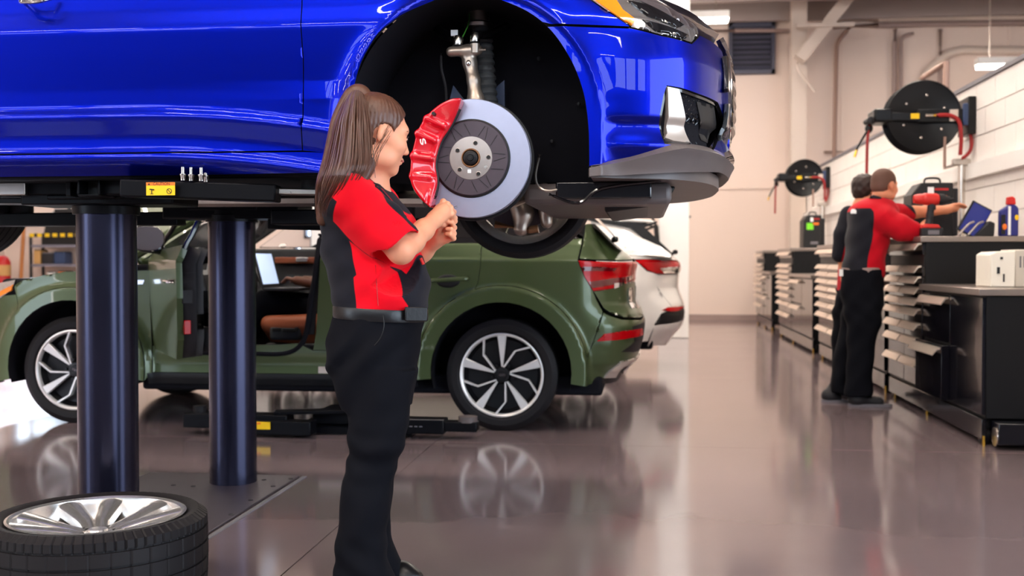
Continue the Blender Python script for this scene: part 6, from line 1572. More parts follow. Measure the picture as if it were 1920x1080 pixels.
# ================================================================== people
def head_prims(S, c, fw, up, sc=1.0, k=0.012, female=True):
    """skull, jaw, nose, lips, ears in the head's own axes (forward, left, up); returns mapper"""
    f = Vector(fw).normalized(); u = Vector(up); u = (u - f * u.dot(f)).normalized(); l = u.cross(f)
    c = Vector(c)
    rot = Matrix(((f.x, l.x, u.x), (f.y, l.y, u.y), (f.z, l.z, u.z)))
    def W(a, b, d): return tuple(c + (f * a + l * b + u * d) * sc)
    def E(p, r, kk=k, sub=False): S.ell(W(*p), np.array(r) * sc, kk, rot, sub)
    E((-0.012, 0, 0.036), (0.094, 0.074, 0.084), 0.02)
    E((0.034, 0, -0.030), (0.056, 0.056, 0.078), 0.03)
    E((0.020, 0, -0.066), (0.060, 0.050, 0.040), 0.03)
    E((0.068, 0, -0.098), (0.020, 0.022, 0.017), 0.025)
    E((0.072, 0, 0.030), (0.022, 0.050, 0.020), 0.02)
    for s in (-1, 1):
        E((0.058, s * 0.040, -0.022), (0.030, 0.024, 0.026), 0.025)
        E((0.094, s * 0.031, 0.006), (0.013, 0.017, 0.012), 0.012, True)
        E((0.079, s * 0.031, 0.005), (0.011, 0.014, 0.009), 0.006)
        E((-0.006, s * 0.074, -0.004), (0.020, 0.008, 0.031), 0.008)
        E((-0.001, s * 0.083, 0.0), (0.009, 0.006, 0.016), 0.006, True)
        E((0.012, s * 0.046, -0.072), (0.040, 0.014, 0.020), 0.025)
    S.cap(W(0.086, 0, 0.010), W(0.105, 0, -0.030), 0.007 * sc, 0.010 * sc, 0.014)
    for s in (-1, 1): S.cap(W(0.098, s * 0.010, -0.034), W(0.092, s * 0.012, -0.036), 0.006 * sc, 0.005 * sc, 0.008)
    E((0.090, 0, -0.058), (0.010, 0.022, 0.006), 0.006)
    E((0.088, 0, -0.069), (0.010, 0.018, 0.006), 0.006)
    return W, rot, (f, l, u, c)
def local(hd, sc=1.0):
    f, l, u, c = hd
    def L(x, y, z):
        dx_, dy_, dz_ = x - c.x, y - c.y, z - c.z
        return (dx_ * f.x + dy_ * f.y + dz_ * f.z) / sc, (dx_ * l.x + dy_ * l.y + dz_ * l.z) / sc, (dx_ * u.x + dy_ * u.y + dz_ * u.z) / sc
    return L
def fingers(S, chains, r0=0.0085, k=0.004):
    for ch in chains:
        n = len(ch)
        for i in range(n - 1): S.cap(ch[i], ch[i + 1], r0 * (1 - 0.10 * i), r0 * (1 - 0.10 * (i + 1)), k)
def mid(a, b, t=0.5): return tuple(np.array(a) + (np.array(b) - np.array(a)) * t)

# ---------------------------------------------------------------- the woman at the brake
def Wp(u, v, y=3.42): return tuple(atY(u, v, y))
wom = thing('person', 'person with a long brown ponytail in red and black work shirt at the brake disc', 'person', (Wp(690, 900)[0], 3.42, 0))
hd_c = Wp(707, 253, 3.36)
bd = Soft((Wp(600, 300)[0], 3.10, 0.80), (Wp(875, 300)[0], 3.72, 1.66), 0.0031)
hf = (math.cos(R(34)), math.sin(R(34)), -0.20)
WH, hrot, hd = head_prims(bd, hd_c, hf, (0.12, 0.05, 1), 1.0)
neck0 = Wp(688, 345, 3.39)
bd.cap(WH(-0.022, 0, -0.055), neck0, 0.047, 0.050, 0.03)
bd.cap(neck0, Wp(680, 380, 3.41), 0.05, 0.09, 0.04)
bd.cap(Wp(680, 380, 3.41), Wp(690, 560, 3.42), 0.09, 0.10, 0.05)
rs, re, rw = Wp(664, 378, 3.27), Wp(752, 470, 3.245), Wp(816, 411, 3.44)
ls, le, lw_ = Wp(695, 375, 3.56), Wp(778, 478, 3.60), Wp(815, 452, 3.545)
bd.cap(Wp(680, 380, 3.41), rs, 0.07, 0.05, 0.03); bd.cap(Wp(680, 380, 3.41), ls, 0.07, 0.05, 0.03)
bd.chain([rs, re], [0.048, 0.040], 0.02)
bd.chain([re, mid(re, rw, 0.30), mid(re, rw, 0.65), rw], [0.037, 0.038, 0.031, 0.0245], 0.02)
bd.chain([ls, le], [0.046, 0.038], 0.02)
bd.chain([le, mid(le, lw_, 0.35), lw_], [0.036, 0.037, 0.026], 0.02)
# right hand: a loose fist, its back toward us, fingers curled round the tool
kn = [Wp(831, 379, 3.495), Wp(839, 384, 3.492), Wp(845, 392, 3.490), Wp(847, 402, 3.486)]
bd.cap(rw, Wp(829, 398, 3.475), 0.026, 0.030, 0.015)
for q in kn: bd.cap(Wp(822, 404, 3.462), q, 0.019, 0.0095, 0.005)
fs = []
for i, q in enumerate(kn):
    q = np.array(q); o = np.array([0.004, 0.036, -0.004 - 0.002 * i])
    p1 = q + o; p2 = p1 + np.array([-0.022, 0.006, -0.016]); p3 = p2 + np.array([-0.014, -0.014, -0.006])
    fs.append([tuple(q), tuple(p1), tuple(p2), tuple(p3)])
fingers(bd, fs, 0.0098)
for q in kn: bd.ell(tuple(np.array(q) + [0.001, -0.005, 0.002]), (0.0105, 0.0095, 0.0105), 0.003)
fingers(bd, [[Wp(818, 418, 3.468), Wp(830, 420, 3.490), Wp(841, 414, 3.505), Wp(849, 408, 3.512)]], 0.0110, 0.008)
# left hand: palm up, fingers bent back toward the right hand
pc = Wp(830, 440, 3.53)
bd.cap(lw_, Wp(824, 446, 3.535), 0.025, 0.027, 0.012)
kl = [Wp(840, 424, 3.535), Wp(842, 433, 3.530), Wp(841, 442, 3.524), Wp(838, 450, 3.518)]
for q in kl: bd.cap(Wp(822, 447, 3.535), q, 0.020, 0.0115, 0.010)
fs = []
for i, q in enumerate(kl[:4]):
    e_ = Wp(853 - i * 0.8, (415, 427, 438, 447)[i], 3.515 - 0.004 * i); t_ = Wp(848 - i * 1.2, (405, 417, 430, 440)[i], 3.492 - 0.003 * i); t2 = Wp(840 - i, (405, 416, 429, 439)[i], 3.485)
    fs.append([q, e_, t_, t2])
fingers(bd, fs, 0.0095)
fingers(bd, [[Wp(818, 440, 3.515), Wp(824, 428, 3.500), Wp(833, 419, 3.497), Wp(842, 415, 3.500)]], 0.0105, 0.008)
body = bd.mesh('body', 'skin', wom, relax=1)
# eyes, brows and lips
for s in (-1, 1):
    p = WH(0.079, s * 0.031, 0.005)
    MB().ell((0, 0, 0), (0.0112, 0.0125, 0.0085), 16, Matrix.Translation(p) @ hrot.to_4x4()).build('eye', 'print_white', body)
    MB().ell((0, 0, 0), (0.003, 0.0055, 0.0055), 12, Matrix.Translation(WH(0.0890, s * 0.031, 0.003)) @ hrot.to_4x4()).build('iris', 'hair_dark', body)
    MB().tube(spl([WH(0.088, s * 0.014, 0.027), WH(0.090, s * 0.030, 0.032), WH(0.076, s * 0.050, 0.027)], 5), [0.0022] * 10 + [0.0014], 6).build('eyebrow', 'hair_dark', body)
    MB().tube(spl([WH(0.088, s * 0.018, 0.008), WH(0.092, s * 0.030, 0.014), WH(0.082, s * 0.046, 0.008)], 5), 0.0018, 6).build('eyelashes', 'hair_dark', body)
M('lip', (196, 104, 92), 0.4, var=0.05)
MB().tube(spl([WH(0.084, -0.022, -0.063), WH(0.098, -0.006, -0.061), WH(0.098, 0.006, -0.061), WH(0.084, 0.022, -0.063)], 5), 0.0042, 8).build('lips', 'lip', body)
# hair: scalp, ponytail and loose strands
hs = Soft(tuple(np.array(hd_c) - 0.16), tuple(np.array(hd_c) + 0.16), 0.004)
hs.ell(WH(-0.015, 0, 0.040), (0.102, 0.081, 0.090), 0.01, hrot)
hs.ell(WH(-0.045, 0, 0.0), (0.070, 0.070, 0.070), 0.02, hrot)
Lh = local(hd)
def hair_cut(x, y, z):
    a, b, c_ = Lh(x, y, z)
    line = 0.022 + 0.55 * c_ - 0.9 * np.maximum(0, c_ - 0.085) + 0.12 * np.maximum(0, 0.06 - np.abs(b))
    ear = 0.036 - np.sqrt((a - 0.0) ** 2 + (c_ + 0.008) ** 2)
    return np.maximum(np.maximum(a - line, -0.062 - c_), np.where(np.abs(b) > 0.055, ear, -1))
hs.cut(hair_cut)
def hair_rip(x, y, z):
    a, b, c_ = Lh(x, y, z); th = np.arctan2(b, a + 0.03); return 0.0012 * np.sin(th * 38 + c_ * 30) + 0.0006 * np.sin(th * 83)
hs.ripple(hair_rip)
hair = hs.mesh('hair', 'hair_brown', wom, relax=0)
tie = Wp(676, 190, 3.345)
MB().tube([tuple(Vector(tie) + Vector((0.016 * math.cos(t), 0.024 * math.sin(t), 0.010 * math.cos(t)))) for t in np.linspace(0, 2 * PI, 21)[:-1]], 0.007, 8, True).build('hair_tie', 'hair_dark', hair)
def tail_path(s, q):
    """centre line of strand with offset s (across) and q (depth)"""
    base = [(682, 192, 7), (670, 172, 12), (663, 212, 28), (660, 260, 35), (655, 310, 42), (640, 347, 38), (615, 384, 14), (607, 414, 5)]
    return [Wp(u + s * w_, v + 7 * s * s * (i < 3), 3.338 + q * 0.0010 * w_ - 0.004 * min(i, 3) - (0, 0, 0, 0, 0.02, 0.045, 0.04, 0.03)[i]) for i, (u, v, w_) in enumerate(base)]
pt_ = Soft((Wp(585, 300)[0], 3.20, 1.10), (Wp(725, 300)[0], 3.48, 1.67), 0.005)
for s in np.linspace(-0.9, 0.9, 8):
    pp = spl(tail_path(s, 0.0)[:8 if s < -0.1 else (7 if s < 0.3 else 6)], 4); n_ = len(pp)
    pt_.chain(pp, [0.010 + 0.012 * math.sin(PI * min(1, i / n_ * 1.1)) for i in range(n_)], 0.014)
pt_.mesh('ponytail', 'hair_brown', wom, relax=1)
rnd = random.Random(3)
sb_ = MB()
for k in range(260):
    s = rnd.uniform(-1.08, 1.06); q = -13 * math.sqrt(max(0, 1.15 - s * s)) * rnd.uniform(0.7, 1.15)
    pp = tail_path(s, q)[:(8 if s < -0.2 else (rnd.choice([6, 7]) if s < 0.3 else rnd.choice([5, 6, 6])))]
    jit = rnd.uniform(-0.004, 0.004)
    pp = [tuple(np.array(p) + [jit * i * 0.5 + rnd.uniform(-.0016, .0016), -0.012, rnd.uniform(-.002, .002)]) for i, p in enumerate(pp)]
    pp = spl(pp, 4); pp = pp[:max(6, int(len(pp) * rnd.uniform(0.80, 1.0)))]; n_ = len(pp)
    sb_.tube(pp, [0.0020 * (1 - 0.75 * (i / (n_ - 1)) ** 3) for i in range(n_)], 4)
st_ = sb_.build('hair_strands', 'hair_brown', wom, fix=False); st_['kind'] = 'stuff'
sb_ = MB()
for k in range(9):
    a0_ = rnd.uniform(-0.03, 0.02); p0 = WH(a0_, -0.078, 0.01 + rnd.uniform(-.03, .02)); p2 = Wp(692 + rnd.uniform(-6, 18), 322 + rnd.uniform(-12, 14), 3.27)
    m_ = mid(p0, p2); sb_.tube(spl([p0, (m_[0] - 0.006, m_[1] - 0.012, m_[2]), p2], 5), 0.0008, 4)
st_ = sb_.build('loose_strands', 'hair_brown', wom, fix=False); st_['kind'] = 'stuff'
# shirt
shm = Soft((Wp(590, 400)[0], 3.10, Wp(600, 612)[2]), (Wp(830, 400)[0], 3.74, Wp(600, 318)[2]), 0.0045)
def row(v, u0, u1, hy, cy_): a, b_ = Wp(u0, v, cy_), Wp(u1, v, cy_); return (a[2], (a[0] + b_[0]) / 2, cy_, (b_[0] - a[0]) / 2, hy)
shm.loft([row(590, 640, 792, 0.165, 3.42), row(572, 634, 800, 0.172, 3.42), row(545, 624, 804, 0.180, 3.42), row(510, 616, 797, 0.175, 3.42), row(470, 609, 788, 0.170, 3.42), row(430, 606, 780, 0.172, 3.42), row(395, 607, 762, 0.180, 3.42), row(368, 613, 742, 0.170, 3.42), row(350, 622, 722, 0.130, 3.41), row(338, 640, 712, 0.090, 3.40)], 0.015, 2.2)
sh0 = Wp(655, 372, 3.29)
shm.chain([Wp(672, 358, 3.34), sh0, mid(sh0, re, 0.55), mid(sh0, re, 1.08)], [0.055, 0.074, 0.078, 0.082], 0.035)
shm.chain([Wp(695, 360, 3.52), Wp(702, 376, 3.56), mid(ls, le, 0.55), mid(ls, le, 0.95)], [0.055, 0.068, 0.068, 0.066], 0.03)
# open the sleeve end
ax_ = np.array(re) - np.array(sh0); ax_ /= np.linalg.norm(ax_)
end = np.array(mid(sh0, re, 1.0))
nrm_ = ax_ * 0.62 + np.array([0.55, 0, 0.56]) * 0.38; nrm_ = ax_
def sleeve_cut(x, y, z):
    d = (x - end[0]) * nrm_[0] + (y - end[1]) * nrm_[1] + (z - end[2]) * nrm_[2]
    near = np.sqrt((x - end[0]) ** 2 + (y - end[1]) ** 2 + (z - end[2]) ** 2) - 0.14
    return np.where(near < 0, d, -1)
shm.cut(sleeve_cut)
shm.cap(mid(sh0, re, 0.86), mid(sh0, re, 1.25), 0.070, 0.076, 0.006, sub=True)
shm.cap(mid(ls, le, 0.80), mid(ls, le, 1.1), 0.056, 0.058, 0.006, sub=True)
# neck hole
shm.cap(Wp(690, 352, 3.39), Wp(700, 300, 3.38), 0.052, 0.062, 0.008, sub=True)
def folds(x, y, z):
    w_ = 0.0036 * np.sin(46 * (z + 0.55 * x) + 9 * y) + 0.0022 * np.sin(70 * z - 38 * x + 3) + 0.0035 * np.sin(30 * (z + 0.9 * x) + 14 * y + 1.2) * np.exp(-((z - 1.05) / 0.10) ** 2)
    return w_
shm.ripple(folds)
def pxz(pts, y=3.28): return [(p[0], p[2]) for p in (atY(u, v, y) for u, v in pts)]
redA = pxz([(614, 362), (640, 322), (672, 325), (699, 346), (727, 380), (768, 420), (790, 440), (745, 515), (731, 503), (702, 485), (663, 457), (624, 415), (637, 379)], 3.24)
redB = pxz([(658, 452), (703, 484), (727, 497), (762, 575), (742, 592), (672, 592), (667, 520), (673, 515)], 3.27)
def mk(P):
    near = P[:, 1] < 3.45
    d = np.minimum(sdpoly(P[:, 0], P[:, 2], redA), sdpoly(P[:, 0], P[:, 2], redB))
    return np.where(near, -d, -d)
shirt = shm.mesh('shirt', 'shirt_cloth', wom, relax=1, mask=mk)
# collar and placket
cp = [Wp(662, 336, 3.36), Wp(672, 343, 3.315), Wp(694, 348, 3.30), Wp(712, 352, 3.335), Wp(722, 360, 3.39), Wp(716, 352, 3.45), Wp(690, 342, 3.48), Wp(668, 337, 3.44)]
cl = MB()
lo_ = spl(cp, 5, True)
g = []
for p in lo_ + lo_[:1]:
    p = np.array(p); c0_ = np.array(Wp(690, 345, 3.39)); o = p - c0_; o[2] = 0; o /= np.linalg.norm(o)
    g.append([tuple(p + o * 0.004 - [0, 0, 0.022]), tuple(p + o * 0.012 - [0, 0, 0.012]), tuple(p + o * 0.004 + [0, 0, 0.006]), tuple(p - o * 0.004 + [0, 0, 0.012]), tuple(p - o * 0.006 - [0, 0, 0.02])])
cl.grid(np.array(g)); cl.build('collar', 'cloth_black', shirt)
MB().tube(spl([Wp(702, 350, 3.28), Wp(722, 372, 3.30), Wp(742, 395, 3.31), Wp(760, 412, 3.33)], 5), [0.012] * 15 + [0.008], 8).build('placket', 'cloth_black', shirt)
MB().tube([Wp(704, 497, 3.243), Wp(706, 530, 3.238), Wp(709, 573, 3.245)], 0.0012, 5).build('side_seam', 'red_paint', shirt)
pn_ = Wp(792, 494, 3.43); MB().cyl(Wp(789, 484, 3.36), Wp(794, 496, 3.36), 0.005, n=10).build('pocket_pen', 'tool_red', shirt)
# belt and trousers
tr_ = Soft((Wp(590, 900)[0], 3.08, 0.0), (Wp(850, 900)[0], 3.76, Wp(600, 570)[2]), 0.005)
tr_.loft([row(760, 648, 768, 0.150, 3.42), row(700, 629, 777, 0.172, 3.42), row(650, 618, 785, 0.180, 3.42), row(610, 626, 792, 0.172, 3.42), row(578, 634, 796, 0.164, 3.42)], 0.01, 2.3)
near = [(690, 622, 784), (740, 642, 772), (780, 654, 764), (827, 657, 757), (860, 654, 748), (890, 646, 737), (930, 641, 732), (970, 636, 730), (1000, 632, 722), (1040, 630, 724), (1080, 628, 736), (1110, 624, 744)]
ny = [3.345, 3.34, 3.34, 3.335, 3.335, 3.335, 3.335, 3.335, 3.335, 3.335, 3.335, 3.335]
tr_.loft([row(v, a, b_, 0.088 if v < 850 else (0.075 if v < 930 else 0.088), y_) for (v, a, b_), y_ in zip(reversed(near), reversed(ny))], 0.02, 2.2)
far = [(690, 632, 782), (740, 650, 770), (780, 660, 763), (827, 662, 757), (872, 655, 747), (900, 650, 738), (970, 645, 730), (1010, 645, 733), (1050, 645, 748), (1078, 645, 760)]
tr_.loft([row(v, a, b_, 0.085 if v < 850 else 0.072, 3.505) for (v, a, b_) in reversed(far)], 0.02, 2.2)
tr_.ripple(lambda x, y, z: 0.0042 * np.sin(75 * z + 30 * x + 7 * y + 2 * np.sin(20 * x)) * np.exp(-((z - 0.47) / 0.09) ** 2) + 0.0040 * np.sin(55 * z - 60 * x) * np.exp(-((z - 0.78) / 0.07) ** 2) + 0.0025 * np.sin(34 * x + 9 * z) + 0.0022 * np.sin(40 * z - 46 * x + 5) + 0.004 * np.sin(60 * z + 40 * x) * np.exp(-((z - 0.12) / 0.10) ** 2))
trousers = tr_.mesh('trousers', 'trouser_cloth', wom, relax=1)
g = []
for t in np.linspace(0, 2 * PI, 61):
    a, b_ = Wp(633, 588, 3.42), Wp(797, 588, 3.42); cx = (a[0] + b_[0]) / 2; hx = (b_[0] - a[0]) / 2 + 0.003; p = 2.3
    ct, st2 = math.cos(t), math.sin(t); r_ = (abs(ct) ** p + abs(st2) ** p) ** (-1 / p)
    x_, y_ = cx + hx * r_ * ct, 3.42 + 0.172 * r_ * st2; zc_ = a[2] + 0.004 - 0.055 * (x_ - cx)
    g.append([(x_ * 0.0 + cx + (x_ - cx) * q1_, 3.42 + (y_ - 3.42) * q1_, zc_ + q2_) for q1_, q2_ in ((0.97, -0.019), (1.0, -0.019), (1.012, -0.012), (1.012, 0.012), (1.0, 0.019), (0.97, 0.019))])
belt = MB().grid(np.array(g)).build('belt', 'leather_black', wom)
bk = Wp(778, 589, 3.27)
MB().prism([(-0.036, -0.022), (0.034, -0.024), (0.034, 0.020), (-0.036, 0.022)], 'y', -0.006, 0.006, Matrix.Translation((bk[0], 3.292, bk[2])) @ Matrix.Rotation(R(26), 4, 'Z')).build('buckle', 'leather_black', belt, bevel=0.003)
bk = Wp(797, 588, 3.36); MB().tube([(bk[0], 3.33, bk[2] + 0.022), (bk[0], 3.33, bk[2] - 0.022)], 0.0025, 6).build('buckle_edge', 'chrome', belt)
lp_ = Wp(641, 598, 3.30)
bx_ = MB().box(lp_[0] - 0.011, lp_[0] + 0.013, 3.296, 3.330, lp_[2] - 0.014, lp_[2] + 0.009).build('red_patch', 'tool_red', trousers, bevel=0.002)
b = MB()
for k in range(4):
    a = k * PI / 4; b.bar((lp_[0] - 0.005 * math.cos(a), 3.2948, lp_[2] - 0.0025 - 0.005 * math.sin(a)), (lp_[0] + 0.005 * math.cos(a), 3.2948, lp_[2] - 0.0025 + 0.005 * math.sin(a)), 0.002, 0.0015)
b.build('patch_star', 'print_white', bx_, smooth=0)
MB().tube(spl([Wp(718, 588, 3.243), Wp(720, 612, 3.236), Wp(713, 634, 3.236), Wp(700, 650, 3.24)], 6), 0.0014, 5).build('pocket_seam', 'print_black', trousers)
# shoes
for (ux, uy, yc_) in ((640, 1090, 3.335), (650, 1075, 3.515)):
    tx = 782 if yc_ > 3.4 else 742
    a = Wp(ux + 12, 900, yc_)[0]; b_ = Wp(tx, 900, yc_)[0]
    s = Soft((a - 0.08, yc_ - 0.10, 0.0), (b_ + 0.08, yc_ + 0.10, 0.16), 0.005)
    s.cap((a, yc_, 0.045), (b_ - 0.05, yc_, 0.040), 0.042, 0.042, 0.02); s.ell((b_ - 0.055, yc_, 0.032), (0.075, 0.048, 0.034), 0.02)
    s.cap((a + 0.02, yc_, 0.06), (a + 0.05, yc_, 0.13), 0.045, 0.04, 0.03)
    s.cut(lambda x, y, z: 0.014 - z)
    s.mesh('shoe', 'leather_black', wom)
    MB().prism([(a - 0.045 + (b_ - a + 0.055) * (0.5 - 0.5 * math.cos(t)), yc_ + 0.047 * math.sin(t) * (1 if True else 1)) for t in np.linspace(0, 2 * PI, 33)[:-1]], 'z', 0.001, 0.018).build('sole', 'rubber', wom)
# the small tool in her hands
tl_ = thing('gauge_pen', 'thin dark brake gauge held in the fingers of the kneeling distance at the disc', 'tool', Wp(836, 412, 3.52))
tl_['label'] = 'thin dark measuring tool held in both hands below the brake disc'
MB().cyl(Wp(824, 421, 3.490), Wp(852, 403, 3.535), 0.0045, n=10).build('shaft', 'print_black', tl_)
MB().cyl(Wp(845, 392, 3.53), Wp(856, 388, 3.60), 0.004, n=10).build('tip', 'zinc', tl_)

# ---------------------------------------------------------------- man leaning on the bench
YM = 8.40
def Mp(u, v, y=YM): return tuple(atY(u, v, y))
def rowm(v, u0, u1, hy, cy_): a, b_ = Mp(u0, v, cy_), Mp(u1, v, cy_); return (a[2], (a[0] + b_[0]) / 2, cy_, (b_[0] - a[0]) / 2, hy)
man = thing('person', 'person with cropped hair reaching over the tool bench beside the impact wrench', 'person', (Mp(1605, 757)[0], YM, 0))
hb_ = Soft((Mp(1560, 400)[0], 7.9, 0.9), (Mp(1830, 400)[0], 8.85, 1.84), 0.0075)
hc_ = Mp(1658, 349, YM - 0.02)
WHm, hrm, hdm = head_prims(hb_, hc_, (0.80, 0.60, -0.12), (0, 0, 1), 1.04)
hb_.cap(WHm(-0.03, 0, -0.06), Mp(1645, 388), 0.055, 0.062, 0.03)
hb_.cap(Mp(1645, 388), Mp(1625, 420), 0.07, 0.11, 0.05); hb_.cap(Mp(1625, 420), Mp(1620, 500), 0.10, 0.10, 0.05)
# arm stretched out along the bench
s1, e1_, w1, h1_ = Mp(1672, 398, YM + 0.02), Mp(1716, 398, YM + 0.12), Mp(1775, 393, YM + 0.10), Mp(1790, 389, YM + 0.09)
hb_.cap(Mp(1640, 395), s1, 0.08, 0.06, 0.03)
hb_.chain([s1, e1_, mid(e1_, w1, 0.4), w1], [0.055, 0.046, 0.044, 0.030], 0.02)
hb_.cap(w1, h1_, 0.03, 0.034, 0.02)
for i in range(4):
    q = np.array(h1_) + [0.02, -0.02 + 0.013 * i, 0.012 - 0.004 * i]
    hb_.chain([tuple(q), tuple(q + [0.035, 0, 0.006]), tuple(q + [0.062 - 0.006 * abs(i - 1.5), -0.004, -0.004])], [0.0115, 0.010, 0.009], 0.004)
hb_.chain([tuple(np.array(h1_) + [-0.005, -0.025, 0.02]), tuple(np.array(h1_) + [0.022, -0.045, 0.024]), tuple(np.array(h1_) + [0.045, -0.048, 0.016])], [0.013, 0.011, 0.009], 0.006)
# near arm bent, hand at the wrench
s2, e2_, w2 = Mp(1650, 405, YM - 0.17), Mp(1700, 432, YM - 0.22), Mp(1722, 430, YM - 0.10)
hb_.cap(Mp(1640, 395), s2, 0.08, 0.065, 0.03); hb_.chain([s2, e2_, w2, Mp(1733, 426, YM - 0.20)], [0.06, 0.048, 0.032, 0.032], 0.02)
for i in range(4): hb_.chain([Mp(1733, 422 + 3 * i, YM - 0.21), Mp(1740, 421 + 3 * i, YM - 0.235), Mp(1744, 423 + 3 * i, YM - 0.22)], [0.011, 0.010, 0.009], 0.004)
hb_.chain([Mp(1728, 420, YM - 0.2), Mp(1735, 414, YM - 0.2), Mp(1742, 414, YM - 0.21)], [0.012, 0.011, 0.010], 0.005)
mb_ = hb_.mesh('body', 'skin_man', man)
hs = Soft(tuple(np.array(hc_) - 0.16), tuple(np.array(hc_) + 0.17), 0.006)
hs.ell(WHm(-0.014, 0, 0.038), np.array((0.098, 0.078, 0.088)) * 1.04, 0.01, hrm); hs.ell(WHm(-0.05, 0, -0.01), (0.058, 0.066, 0.06), 0.02, hrm)
Lm = local(hdm, 1.04)
def hc2(x, y, z):
    a, b_, c_ = Lm(x, y, z); return np.maximum(np.maximum(a - (0.03 + 0.5 * c_), -0.052 - c_), np.where(np.abs(b_) > 0.055, 0.034 - np.sqrt(a ** 2 + (c_ + 0.004) ** 2), -1))
hs.cut(hc2); hs.mesh('hair', 'hair_short', man)
ms = Soft((Mp(1555, 400)[0], 7.9, Mp(1600, 530)[2]), (Mp(1745, 400)[0], 8.8, Mp(1600, 365)[2]), 0.008)
ms.loft([rowm(520, 1580, 1656, 0.19, YM), rowm(505, 1580, 1657, 0.195, YM), rowm(475, 1585, 1661, 0.20, YM), rowm(440, 1588, 1668, 0.215, YM), rowm(410, 1590, 1678, 0.225, YM), rowm(392, 1593, 1684, 0.20, YM), rowm(380, 1605, 1676, 0.15, YM), rowm(372, 1622, 1664, 0.10, YM)], 0.03, 2.4)
ms.chain([Mp(1655, 398, YM + 0.04), Mp(1678, 400, YM + 0.04), Mp(1700, 400, YM + 0.09)], [0.07, 0.072, 0.066], 0.03)
ms.chain([Mp(1645, 400, YM - 0.14), Mp(1660, 412, YM - 0.19), Mp(1688, 427, YM - 0.22), Mp(1708, 434, YM - 0.21)], [0.08, 0.085, 0.082, 0.076], 0.04)
ms.ripple(lambda x, y, z: 0.004 * np.sin(24 * z + 30 * x + 11 * y) + 0.0025 * np.sin(41 * z - 36 * x + 2))
redM = [(p[0], p[2]) for p in (atY(u, v, YM - 0.15) for u, v in ((1586, 392), (1606, 364), (1640, 366), (1705, 380), (1740, 410), (1735, 470), (1668, 458), (1662, 530), (1620, 530), (1626, 480), (1634, 440), (1634, 398), (1630, 391), (1606, 390), (1596, 398)))]
msh = ms.mesh('shirt', 'shirt_cloth_man', man, mask=lambda P: -sdpoly(P[:, 0], P[:, 2], redM))
MB().tube(spl([Mp(1632, 370, YM - 0.08), Mp(1648, 374, YM - 0.10), Mp(1662, 384, YM - 0.06)], 5), 0.022, 8).build('collar', 'cloth_black', msh)
lg = Mp(1601, 396, YM - 0.235); MB().prism([(-0.018, -0.016), (0.020, -0.016), (0.020, 0.006), (0.008, 0.016), (-0.010, 0.016), (-0.018, 0.004)], 'y', -0.006, 0.010, Matrix.Translation((lg[0], lg[1] + 0.02, lg[2]))).build('back_logo', 'print_white', msh)
def legs(th, rows_near, rows_far, y0, y1, mat, lo, hi):
    t = Soft(lo, hi, 0.009)
    t.loft(rows_near, 0.03, 2.3); t.loft(rows_far, 0.03, 2.3)
    t.ripple(lambda x, y, z: 0.004 * np.sin(17 * z + 34 * x + 3 * np.sin(9 * z)) + 0.003 * np.sin(31 * z - 40 * x + 12 * y))
    return t.mesh('trousers', mat, th)
rn = [rowm(v, a, b_, 0.105 if v < 620 else 0.085, YM - 0.10) for v, a, b_ in ((742, 1584, 1634), (720, 1584, 1636), (680, 1587, 1638), (640, 1588, 1643), (600, 1585, 1652), (560, 1578, 1657), (520, 1578, 1656), (505, 1580, 1656))]
rf = [rowm(v, a, b_, 0.105 if v < 620 else 0.085, YM + 0.10) for v, a, b_ in ((736, 1556, 1588), (700, 1560, 1594), (660, 1566, 1610), (620, 1574, 1632), (580, 1578, 1648), (540, 1578, 1656), (505, 1580, 1656))]
legs(man, rn, rf, 0, 0, 'trouser_cloth', (Mp(1540, 700)[0], 8.1, 0.0), (Mp(1680, 700)[0], 8.7, 1.05))
b = MB().lathe([(0.95, -0.022), (1.0, -0.018), (1.0, 0.018), (0.95, 0.022)], (0, 0, 0), (0, 0, 1), 48)
r5 = rowm(507, 1580, 1656, 0.2, YM); b.v = [(r5[1] + x * (r5[3] + 0.006), YM + y * 0.206, r5[0] + z) for x, y, z in b.v]
b.build('belt', 'conduit', man)
tg = Mp(1577, 510, YM - 0.19); MB().box(tg[0] - 0.012, tg[0] + 0.014, tg[1] - 0.004, tg[1] + 0.01, tg[2] - 0.03, tg[2] + 0.02).build('name_tag', 'white_metal', man, smooth=0)
def shoe(par, a, b_, y, z0=0.0):
    s = Soft((a - 0.08, y - 0.09, z0), (b_ + 0.08, y + 0.09, z0 + 0.15), 0.008)
    s.cap((a, y, z0 + 0.05), (b_ - 0.05, y, z0 + 0.035), 0.045, 0.036, 0.02); s.cap((a + 0.03, y, z0 + 0.05), (a + 0.05, y, z0 + 0.12), 0.05, 0.04, 0.03)
    s.cut(lambda x, y_, z: z0 + 0.012 - z); s.mesh('shoe', 'dark_grey', par)
    MB().prism([((a + b_) / 2 + ((b_ - a) / 2 + 0.045) * math.cos(t), y + 0.048 * math.sin(t)) for t in np.linspace(0, 2 * PI, 25)[:-1]], 'z', z0 + 0.001, z0 + 0.02).build('sole', 'mid_grey', par)
shoe(man, Mp(1596, 750)[0], Mp(1656, 750)[0], YM - 0.10); shoe(man, Mp(1556, 745)[0], Mp(1588, 745)[0], YM + 0.12)
for s in (-1, 1):
    MB().ell((0, 0, 0), (0.011, 0.012, 0.008), 12, Matrix.Translation(WHm(0.079, s * 0.031, 0.005)) @ hrm.to_4x4()).build('eye', 'print_white', mb_)

